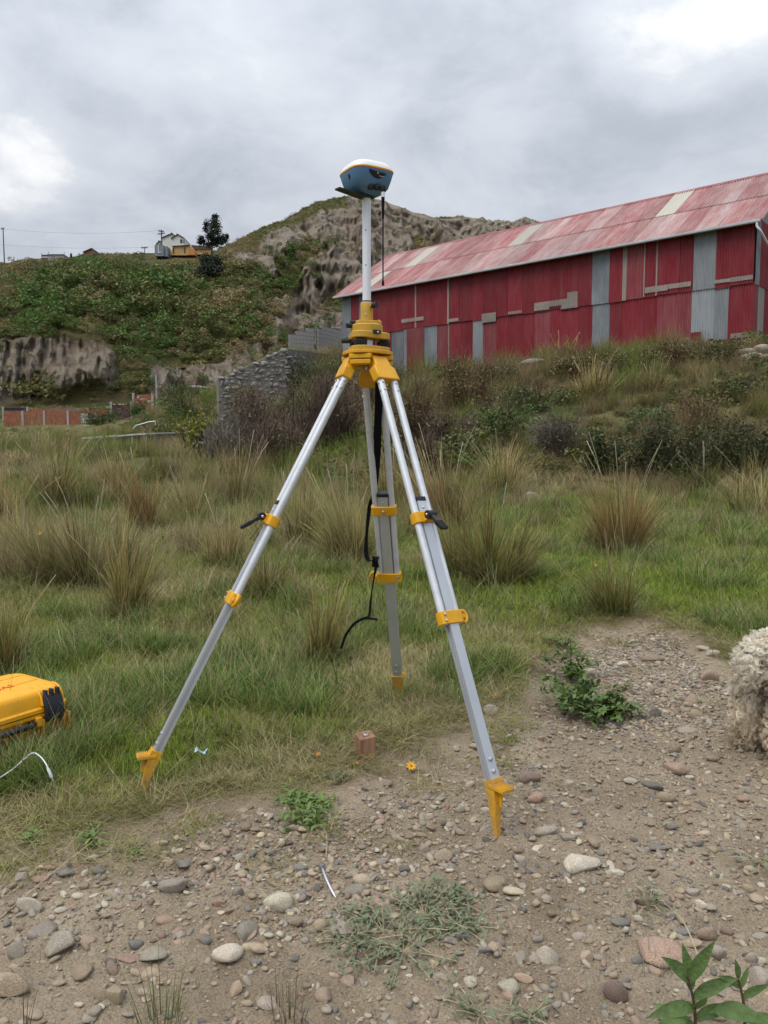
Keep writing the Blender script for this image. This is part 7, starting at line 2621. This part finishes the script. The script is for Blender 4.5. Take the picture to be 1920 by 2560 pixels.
def build_stones():
    rs = random.Random(42)
    L = [(75, 2255, 66, 56, 'pale'), (113, 2313, 74, 50, 'grey'), (43, 2371, 42, 46, 'grey'), (156, 2348, 76, 50, 'grey'), (35, 2443, 96, 92, 'tan'), (205, 2423, 62, 42, 'brown'), (324, 2391, 57, 34, 'pink'),
         (341, 2357, 36, 30, 'slate'), (382, 2383, 60, 30, 'grey'), (379, 2426, 48, 36, 'tan'), (414, 2293, 42, 28, 'pink'), (431, 2209, 68, 36, 'grey'), (619, 2319, 57, 52, 'grey'), (567, 2374, 72, 64, 'pale'),
         (615, 2362, 30, 30, 'cream'), (640, 2363, 54, 34, 'tan'), (691, 2244, 72, 68, 'pale'), (741, 2302, 33, 42, 'tan'), (799, 2310, 37, 37, 'tan'), (853, 2313, 60, 38, 'grey'), (885, 2218, 60, 36, 'grey'),
         (906, 2192, 42, 36, 'cream'), (755, 2229, 36, 20, 'slate'), (246, 2169, 33, 40, 'slate'), (165, 2174, 45, 28, 'slate'), (463, 2153, 40, 20, 'slate'), (547, 2253, 33, 30, 'pink'), (292, 2478, 48, 54, 'tan'),
         (260, 2481, 48, 36, 'brown'), (593, 2470, 32, 36, 'tan'), (674, 2501, 52, 26, 'grey'), (810, 2481, 54, 34, 'brown'), (84, 2525, 52, 32, 'tan'), (515, 2345, 28, 28, 'slate'), (596, 2224, 28, 36, 'grey'),
         (275, 2400, 30, 24, 'dark'), (639, 2400, 28, 26, 'slate'), (1109, 2136, 48, 38, 'tan'), (1238, 2202, 60, 35, 'tan'), (1458, 2154, 88, 42, 'pale'), (1356, 2072, 60, 30, 'grey'), (1540, 2176, 34, 22, 'pale'),
         (1287, 2224, 52, 24, 'cream'), (1550, 2296, 50, 40, 'slate'), (1643, 2365, 98, 62, 'pink'), (1371, 2380, 54, 50, 'pale'), (1271, 2457, 52, 52, 'pale'), (1540, 2475, 57, 66, 'plum'), (1770, 2328, 54, 46, 'brown'),
         (1727, 2351, 52, 32, 'tan'), (1793, 2374, 40, 44, 'grey'), (1175, 2446, 35, 36, 'pale'), (1310, 2438, 46, 34, 'pink'), (1301, 2387, 36, 30, 'grey'), (1608, 2244, 40, 36, 'brown'), (1750, 2252, 34, 26, 'pale'),
         (1411, 2174, 30, 26, 'slate'), (1897, 2435, 62, 62, 'grey'), (1712, 2195, 40, 20, 'dark'), (1301, 2140, 28, 28, 'grey'), (1640, 2114, 40, 24, 'slate'), (1466, 2388, 30, 32, 'tan'), (1712, 2322, 38, 26, 'slate'),
         (1227, 1773, 34, 30, 'grey'), (1338, 1987, 46, 32, 'pink'), (1326, 1938, 52, 40, 'plum'), (1657, 1984, 46, 37, 'tan'), (1688, 1913, 58, 44, 'brown'), (1686, 1871, 34, 28, 'brown'), (1781, 1892, 36, 26, 'brown'),
         (1714, 1825, 48, 18, 'grey'), (1728, 1746, 32, 28, 'tan'), (1739, 1783, 30, 28, 'tan'), (1772, 1688, 44, 38, 'brown'), (1628, 1641, 54, 30, 'brown'), (1577, 1950, 34, 22, 'pale'), (1630, 1959, 50, 22, 'dark'),
         (1680, 2060, 34, 30, 'slate'), (1758, 1618, 30, 16, 'pale'), (1780, 1627, 34, 20, 'pale'), (1586, 1760, 40, 22, 'dark'), (1635, 1778, 30, 30, 'slate'), (1477, 1999, 30, 28, 'brown'), (475, 1643, 46, 18, 'tan'),
         (1660, 2340, 20, 20, 'tan'), (950, 2150, 30, 24, 'grey'), (1010, 2170, 26, 24, 'slate'), (1060, 2120, 26, 26, 'grey'), (1150, 2020, 24, 24, 'grey'), (1420, 2090, 40, 20, 'grey'), (1490, 2100, 44, 24, 'brown'),
         (1570, 2150, 26, 20, 'grey'), (1745, 2105, 26, 22, 'slate'), (1782, 2120, 30, 28, 'tan'), (1760, 2080, 30, 26, 'cream'), (1850, 2130, 26, 22, 'grey'), (1890, 2240, 34, 30, 'tan'), (1800, 2205, 28, 22, 'tan'),
         (1850, 2340, 30, 24, 'brown'), (1880, 2390, 30, 36, 'grey'), (1905, 2400, 26, 30, 'pale'), (1430, 2260, 34, 26, 'grey'), (1380, 2280, 26, 22, 'brown'), (1340, 2250, 24, 30, 'tan'), (1210, 2370, 36, 28, 'slate'), (1160, 2330, 40, 34, 'slate')]
    used = {}
    for i, (px, py, w, h, tone) in enumerate(L):
        size = 'large' if w >= 58 else 'medium sized' if w >= 38 else 'small'
        shape = ['rounded stone', 'flat stone', 'blocky stone', 'oval stone'][0 if h / w > 0.72 else 1 if h / w < 0.55 else 3 if w < 45 else 2]
        mk = min(MARKS, key=lambda q: math.hypot(px - MARKS[q][0], py - MARKS[q][1]))
        dx, dy = px - MARKS[mk][0], py - MARKS[mk][1]
        dist = math.hypot(dx, dy)
        how = ('left of' if dx < 0 else 'right of') if abs(dx) > abs(dy) else ('above' if dy < 0 else 'below')
        if mk == 'the left gravel edge':
            how = 'near'
        if abs(dx) > 40 and abs(dy) > 40 and mk != 'the left gravel edge':
            how = ('upper ' if dy < 0 else 'lower ') + ('left of' if dx < 0 else 'right of')
        base = '%s %s %s %s%s %s' % (size, ADJ[tone], shape, 'close ' if dist < 90 else 'well ' if dist > 260 else '', how, mk)
        if (px, py) == (691, 2244):
            base = 'large pale speckled lump of crumbly conglomerate left of the bent nail'
        if (px, py) == (475, 1643):
            base = 'flat tan stone lying in the grass left of the left tripod leg'
        if (px, py) == (1227, 1773):
            base = 'round grey stone in the grass beside the right tripod leg'
        used.setdefault(base, []).append((px, py))
        n = len(used[base])
        lab = base if n == 1 else base + ', ' + ['', 'second one', 'third one', 'fourth one', 'fifth one'][min(n - 1, 4)]
        place_stone(px, py, w * 1.16, h * 1.16, tone, i % 26, rs, lab, 'loose stones on the bare ground', rs.uniform(0.2, 0.36))
    # smaller stones one can still pick out
    n = 0
    tones = ['tan', 'grey', 'brown', 'pale', 'slate', 'pink', 'grey', 'tan', 'brown', 'cream']
    while n < 185:
        px, py = rs.uniform(0, 1920), 1600 + 960 * rs.random() ** 0.7
        x, y = W0(px, py)
        if float(bare(np.array([x]), np.array([y]))[0]) < 0.03:
            continue
        if any(abs(px - a[0]) < a[2] * 0.55 + 9 and abs(py - a[1]) < a[3] * 0.55 + 8 for a in L):
            continue
        sparse = fbm(np.array([x * 1.6]), np.array([y * 1.6]), 21.0, 3)[0]
        if rs.random() > smooth(0.36, 0.58, sparse) * (0.4 + 0.6 * smooth(500, 1300, px)) + 0.12:
            continue
        w = (14 + 30 * rs.random() ** 1.8) * (py / 2300)
        tone = rs.choice(tones)
        place_stone(px, py, w, w * rs.uniform(0.55, 0.9), tone, rs.randrange(26), rs, small_label(px, py, tone), 'small stones among the gravel')
        n += 1
    # gravel too small to count
    rng = np.random.default_rng(91)
    m = 420000
    x, y = in_view(m, 0.9, 4.9, rng, 1.2)
    b = bare(x, y)
    d = fbm(x * 1.6, y * 1.6, 21.0, 3)
    keep = (b > -0.03) & (rng.uniform(0, 1, m) < (0.26 + 0.74 * smooth(0.38, 0.60, d)) * (0.5 + 0.5 * smooth(-0.7, 0.3, x)) * (0.3 + 0.7 * smooth(0.02, 0.34, b)) * smooth(-0.03, 0.12, b))
    x, y = x[keep], y[keep]
    z = G(x, y)
    n = len(x)
    size = 0.006 + 0.0070 * rng.pareto(2.0, n)
    size = np.where(size > 0.028, rng.uniform(0.008, 0.028, n), size)
    t = rng.choice(len(STONE_COL), n, p=np.array([0.26, 0.09, 0.29, 0.08, 0.20, 0.03, 0.02, 0.02, 0.01]))
    sh = rng.integers(0, 4, n)
    protos = []
    for ti, tone in enumerate(STONE_COL):
        for j in range(4):
            protos.append(stone_mesh(tone, 40 + j, 2))
    rot = np.stack([rng.normal(0, 0.3, n), rng.normal(0, 0.3, n), rng.uniform(0, 6.28, n)], 1)
    scl = np.stack([size * rng.uniform(0.8, 1.3, n), size * rng.uniform(0.7, 1.0, n), size * rng.uniform(0.55, 1.0, n)], 1)
    scatter('gravel', np.stack([x, y, z + size * 0.10], 1), rot, scl, t * 4 + sh, protos, 'fine gravel and pebbles strewn over the bare soil', 'gravel')
    # straw litter on the soil
    m = 1500
    x, y = in_view(m, 1.3, 4.2, rng, 0.3)
    b = bare(x, y)
    k = (b > -0.05) & (rng.uniform(0, 1, m) < 0.15 + 0.8 * np.exp(-np.clip(b, 0, 9) * 5))
    x, y = x[k], y[k]
    n = len(x)
    pr = [quick('litter', *patch(5, 0.04, (0.02, 0.06), 0.0014, (1.3, 1.56), (-.2, .2), (0.2, 0.16, 0.10), (0.34, 0.29, 0.2), 400 + j, 3), 'grass_blade') for j in range(4)]
    s = rng.uniform(0.6, 1.4, n)
    scatter('dry_litter', np.stack([x, y, G(x, y) + 0.004], 1), np.stack([0 * x, 0 * x, rng.uniform(0, 6.28, n)], 1), np.stack([s, s, s], 1), rng.integers(0, 4, n), pr, 'bits of dry straw lying on the bare soil', 'litter')
    # white rock on the meadow, stone heap under the barn corner, rock in the bank
    for lab, px, py, w, h, tone, i in (('pale grey rock lying in the grass left of the largest tussock', 1325, 1248, 46, 26, 'grey', 3),):
        place_stone(px, py, w, h, tone, i, rs, lab, 'rocks on the slope', 0.1)
    heap = [(1868, 884, 46, 22, 'grey'), (1900, 876, 40, 24, 'grey'), (1885, 896, 52, 24, 'grey'), (1912, 900, 40, 24, 'grey'), (1860, 902, 36, 18, 'grey'), (1840, 862, 40, 16, 'brown'), (1875, 862, 40, 18, 'brown'), (1905, 858, 40, 18, 'brown'), (1330, 915, 70, 30, 'slate'), (1795, 960, 46, 16, 'brown')]
    names = ['squarish stone in the heap under the barn corner, upper left', 'stone in the heap under the barn corner, upper right', 'wide stone in the heap under the barn corner, lower middle', 'stone in the heap under the barn corner, lower right', 'small stone in the heap under the barn corner, lower left', 'brown footing stone below the barn corner, leftmost', 'brown footing stone below the barn corner, middle', 'brown footing stone below the barn corner, rightmost', 'grey rock showing in the bank below the barn middle', 'brown rock on the green slope near the right edge']
    for (px, py, w, h, tone), lab in zip(heap, names):
        place_stone(px, py, w, h, tone, rs.randrange(26), rs, lab, 'rocks on the slope', 0.0)


build_stones()

# ------------------------------------------------------------------ dog at the right edge
mat('dog_coat', (1, 1, 1), rough=0.85, var=0.06, scale=20, attr='Col', transl=0.3, spec=0.1)
mat('dog_skin', (0.66, 0.56, 0.44), rough=0.9, var=0.12, scale=30)
mat('dog_dark', (0.02, 0.018, 0.017), rough=0.4, var=0.1)


def build_dog():
    g = Wg(1920, 1884)
    g.z = Gs(g.x, g.y)
    yaw = math.radians(30)
    root = thing('dog', 'cream curly haired dog seen from behind, cut off by the right picture edge', 'dog', g)
    V, E, R = [], [], []

    def v(x, y, z, r, link=None):
        V.append((x, y, z)); R.append(r)
        i = len(V) - 1
        if link is not None:
            E.append((link, i))
        return i
    pel = v(0.0, 0, 0.345, 0.082)
    s1 = v(0.13, 0, 0.350, 0.084, pel)
    ch = v(0.31, 0, 0.335, 0.098, s1)
    nk = v(0.42, 0, 0.42, 0.062, ch)
    hd = v(0.49, 0, 0.50, 0.066, nk)
    mz = v(0.575, 0, 0.475, 0.036, hd)
    v(0.615, 0, 0.470, 0.026, mz)
    t1 = v(-0.075, 0.0, 0.385, 0.026, pel)
    t2 = v(-0.105, 0.0, 0.33, 0.024, t1)
    v(-0.105, 0.0, 0.27, 0.020, t2)
    for s in (-1, 1):
        hip = v(0.0, 0.060 * s, 0.29, 0.070, pel)
        kn = v(0.035, 0.066 * s, 0.205, 0.066, hip)
        hk = v(-0.030, 0.066 * s, 0.125, 0.052, kn)
        an = v(-0.008, 0.066 * s, 0.050, 0.048, hk)
        v(0.028, 0.070 * s, 0.032, 0.034, an)
        sh = v(0.32, 0.060 * s, 0.27, 0.055, ch)
        el = v(0.29, 0.075 * s, 0.19, 0.038, sh)
        wr = v(0.315, 0.075 * s, 0.09, 0.028, el)
        pw = v(0.325, 0.075 * s, 0.03, 0.026, wr)
        v(0.355, 0.075 * s, 0.022, 0.024, pw)
    me = bpy.data.meshes.new('dog_skeleton')
    me.from_pydata(V, E, [])
    ob = bpy.data.objects.new('tmp_dog', me)
    COL.objects.link(ob)
    md = ob.modifiers.new('skin', 'SKIN')
    for i, r in enumerate(R):
        sv = me.skin_vertices[0].data[i]
        sv.radius = (r, r)
        sv.use_root = (i == pel)
    sb = ob.modifiers.new('sub', 'SUBSURF'); sb.levels = 2; sb.render_levels = 2
    dg = bpy.context.evaluated_depsgraph_get()
    bm_ = bpy.data.meshes.new_from_object(ob.evaluated_get(dg))
    bpy.data.objects.remove(ob)
    bm_.materials.clear(); bm_.materials.append(MATS['dog_skin'])
    bm_.polygons.foreach_set('use_smooth', np.ones(len(bm_.polygons), bool))
    body = put('body', bm_, root, (0, 0, 0), (0, 0, yaw))
    co = np.array([q.co[:] for q in bm_.vertices])
    tri = []
    bm_.calc_loop_triangles()
    tri = np.array([t.vertices[:] for t in bm_.loop_triangles])
    a, b, c = co[tri[:, 0]], co[tri[:, 1]], co[tri[:, 2]]
    nr = np.cross(b - a, c - a); ar = np.linalg.norm(nr, axis=1) / 2
    nr = nr / (np.linalg.norm(nr, axis=1)[:, None] + 1e-12)
    cen = (a + b + c) / 3
    w = ar * np.where(cen[:, 0] < 0.16, 1.0, 0.35) * np.where((cen[:, 0] > 0.56), 0.1, 1)
    rng = np.random.default_rng(8)
    N = 3400
    i = rng.choice(len(w), N, p=w / w.sum())
    u1, u2 = rng.uniform(0, 1, (N, 1)), rng.uniform(0, 1, (N, 1))
    f = u1 + u2 > 1
    u1 = np.where(f, 1 - u1, u1); u2 = np.where(f, 1 - u2, u2)
    p = a[i] + (b - a)[i] * u1 + (c - a)[i] * u2
    n = nr[i]
    cl = np.stack([fbm(p[:, 0] * 14, p[:, 1] * 14, p[:, 2] * 14, 2), fbm(p[:, 0] * 14 + 9, p[:, 1] * 14, p[:, 2] * 14 + 4, 2), fbm(p[:, 0] * 14, p[:, 1] * 14 + 5, p[:, 2] * 14 + 8, 2)], 1) - 0.5
    ax = n * 0.55 + cl * 2.4 + np.array([0, 0, -0.8]) + rng.normal(0, 0.2, (N, 3))
    ax /= np.linalg.norm(ax, axis=1)[:, None]
    # each lock is a bundle of fine strands following one curl
    K = 7
    rep = lambda q: np.repeat(q, K, 0)
    e1 = np.cross(ax, rng.normal(0, 1, (N, 3))); e1 /= np.linalg.norm(e1, axis=1)[:, None] + 1e-9
    e2 = np.cross(ax, e1)
    turns = rng.uniform(0.8, 1.5, N)[:, None] * 2 * np.pi
    ph = rng.uniform(0, 6.28, N)[:, None]
    rd = rng.uniform(0.007, 0.012, N)[:, None]
    Ln = rng.uniform(0.022, 0.040, N)[:, None]
    off = rng.normal(0, 0.0022, (N * K, 3))
    p_, ax_, e1_, e2_, turns, ph, rd, Ln = map(rep, (p, ax, e1, e2, turns, ph, rd, Ln))
    M_ = N * K
    seg = 9
    t = np.linspace(0, 1, seg)
    turns = turns * (1 + rng.normal(0, 0.05, (M_, 1))); rd = rd * (1 + rng.normal(0, 0.14, (M_, 1)))
    A = turns * t[None] + ph
    prof = (0.25 + 0.75 * np.sin(np.pi * np.clip(t, 0.05, 0.9)) ** 0.6)[None]
    ctr = p_[:, None] + rep(n)[:, None] * 0.004 + off[:, None] * (0.4 + t)[None, :, None] + ax_[:, None] * (Ln * t[None])[:, :, None] + e1_[:, None] * (rd * prof * np.cos(A))[:, :, None] + e2_[:, None] * (rd * prof * np.sin(A))[:, :, None]
    tan = np.gradient(ctr, axis=1); tan /= np.linalg.norm(tan, axis=2)[:, :, None] + 1e-9
    s1_ = np.cross(tan, np.broadcast_to(ax_[:, None], tan.shape)); s1_ /= np.linalg.norm(s1_, axis=2)[:, :, None] + 1e-9
    wd = (rng.uniform(0.0009, 0.0017, M_)[:, None] * (1 - 0.5 * t[None]))[:, :, None]
    VV = np.stack([ctr - s1_ * wd, ctr + s1_ * wd], 2)
    idx = np.arange(M_ * seg * 2).reshape(M_, seg, 2)
    F = np.stack([idx[:, :-1, 0], idx[:, :-1, 1], idx[:, 1:, 1], idx[:, 1:, 0]], -1).reshape(-1, 4)
    low = smooth(0.26, 0.06, p_[:, 2])[:, None]
    base = np.array([[0.88, 0.81, 0.70]]) * (1 - low) + np.array([[0.85, 0.75, 0.60]]) * low
    base = np.clip(base * rep(1 + rng.normal(0, 0.07, (N, 1))) * (1 + rng.normal(0, 0.05, (M_, 1))), 0.05, 0.92)
    C = np.broadcast_to(base[:, None, None, :], VV.shape)
    hm = mesh_from('curly_coat', VV.reshape(-1, 3), F, 'dog_coat', True, None, cols=C.reshape(-1, 3))
    hair = put('curly_coat', hm, body)
    hair['kind'] = 'stuff'
    # head details (outside the frame)
    for s in (-1, 1):
        q = MB(); cnt = Vector((0.535, 0.034 * s, 0.525))
        q.lathe(cnt, [(0.003, -0.006), (0.007, 0), (0.003, 0.006)], 10)
        o = q.build('eye', 'dog_dark'); o.parent = body
        e = MB()
        e.loft([[Vector((0.475 + x * k_, (0.060 + 0.02 * (1 - zz)) * s + 0.0 * x, 0.545 - 0.10 * zz)) + Vector((0, 0.008 * s * yy, 0)) for x, yy in ((-1, -1), (1, -1), (1, 1), (-1, 1))] for zz, k_ in ((0, 0.02), (0.4, 0.034), (0.8, 0.032), (1.0, 0.015))])
        o = e.build('ear', 'dog_skin'); o.parent = body
    o = MB().lathe((0.640, 0, 0.478), [(0.004, -0.012), (0.013, -0.004), (0.012, 0.006), (0.004, 0.012)], 12).build('nose', 'dog_dark')
    o.parent = body


build_dog()
for o_ in SC.objects:
    if o_.parent is not None and o_.name.split('.')[0] in ('twigs', 'foliage', 'blades', 'crown', 'leaves', 'stems', 'seed_stalk'):
        o_['kind'] = 'stuff'
for o_ in SC.objects:
    if o_.parent is None and o_.get('category') and not o_.get('kind'):
        o_['kind'] = 'thing'
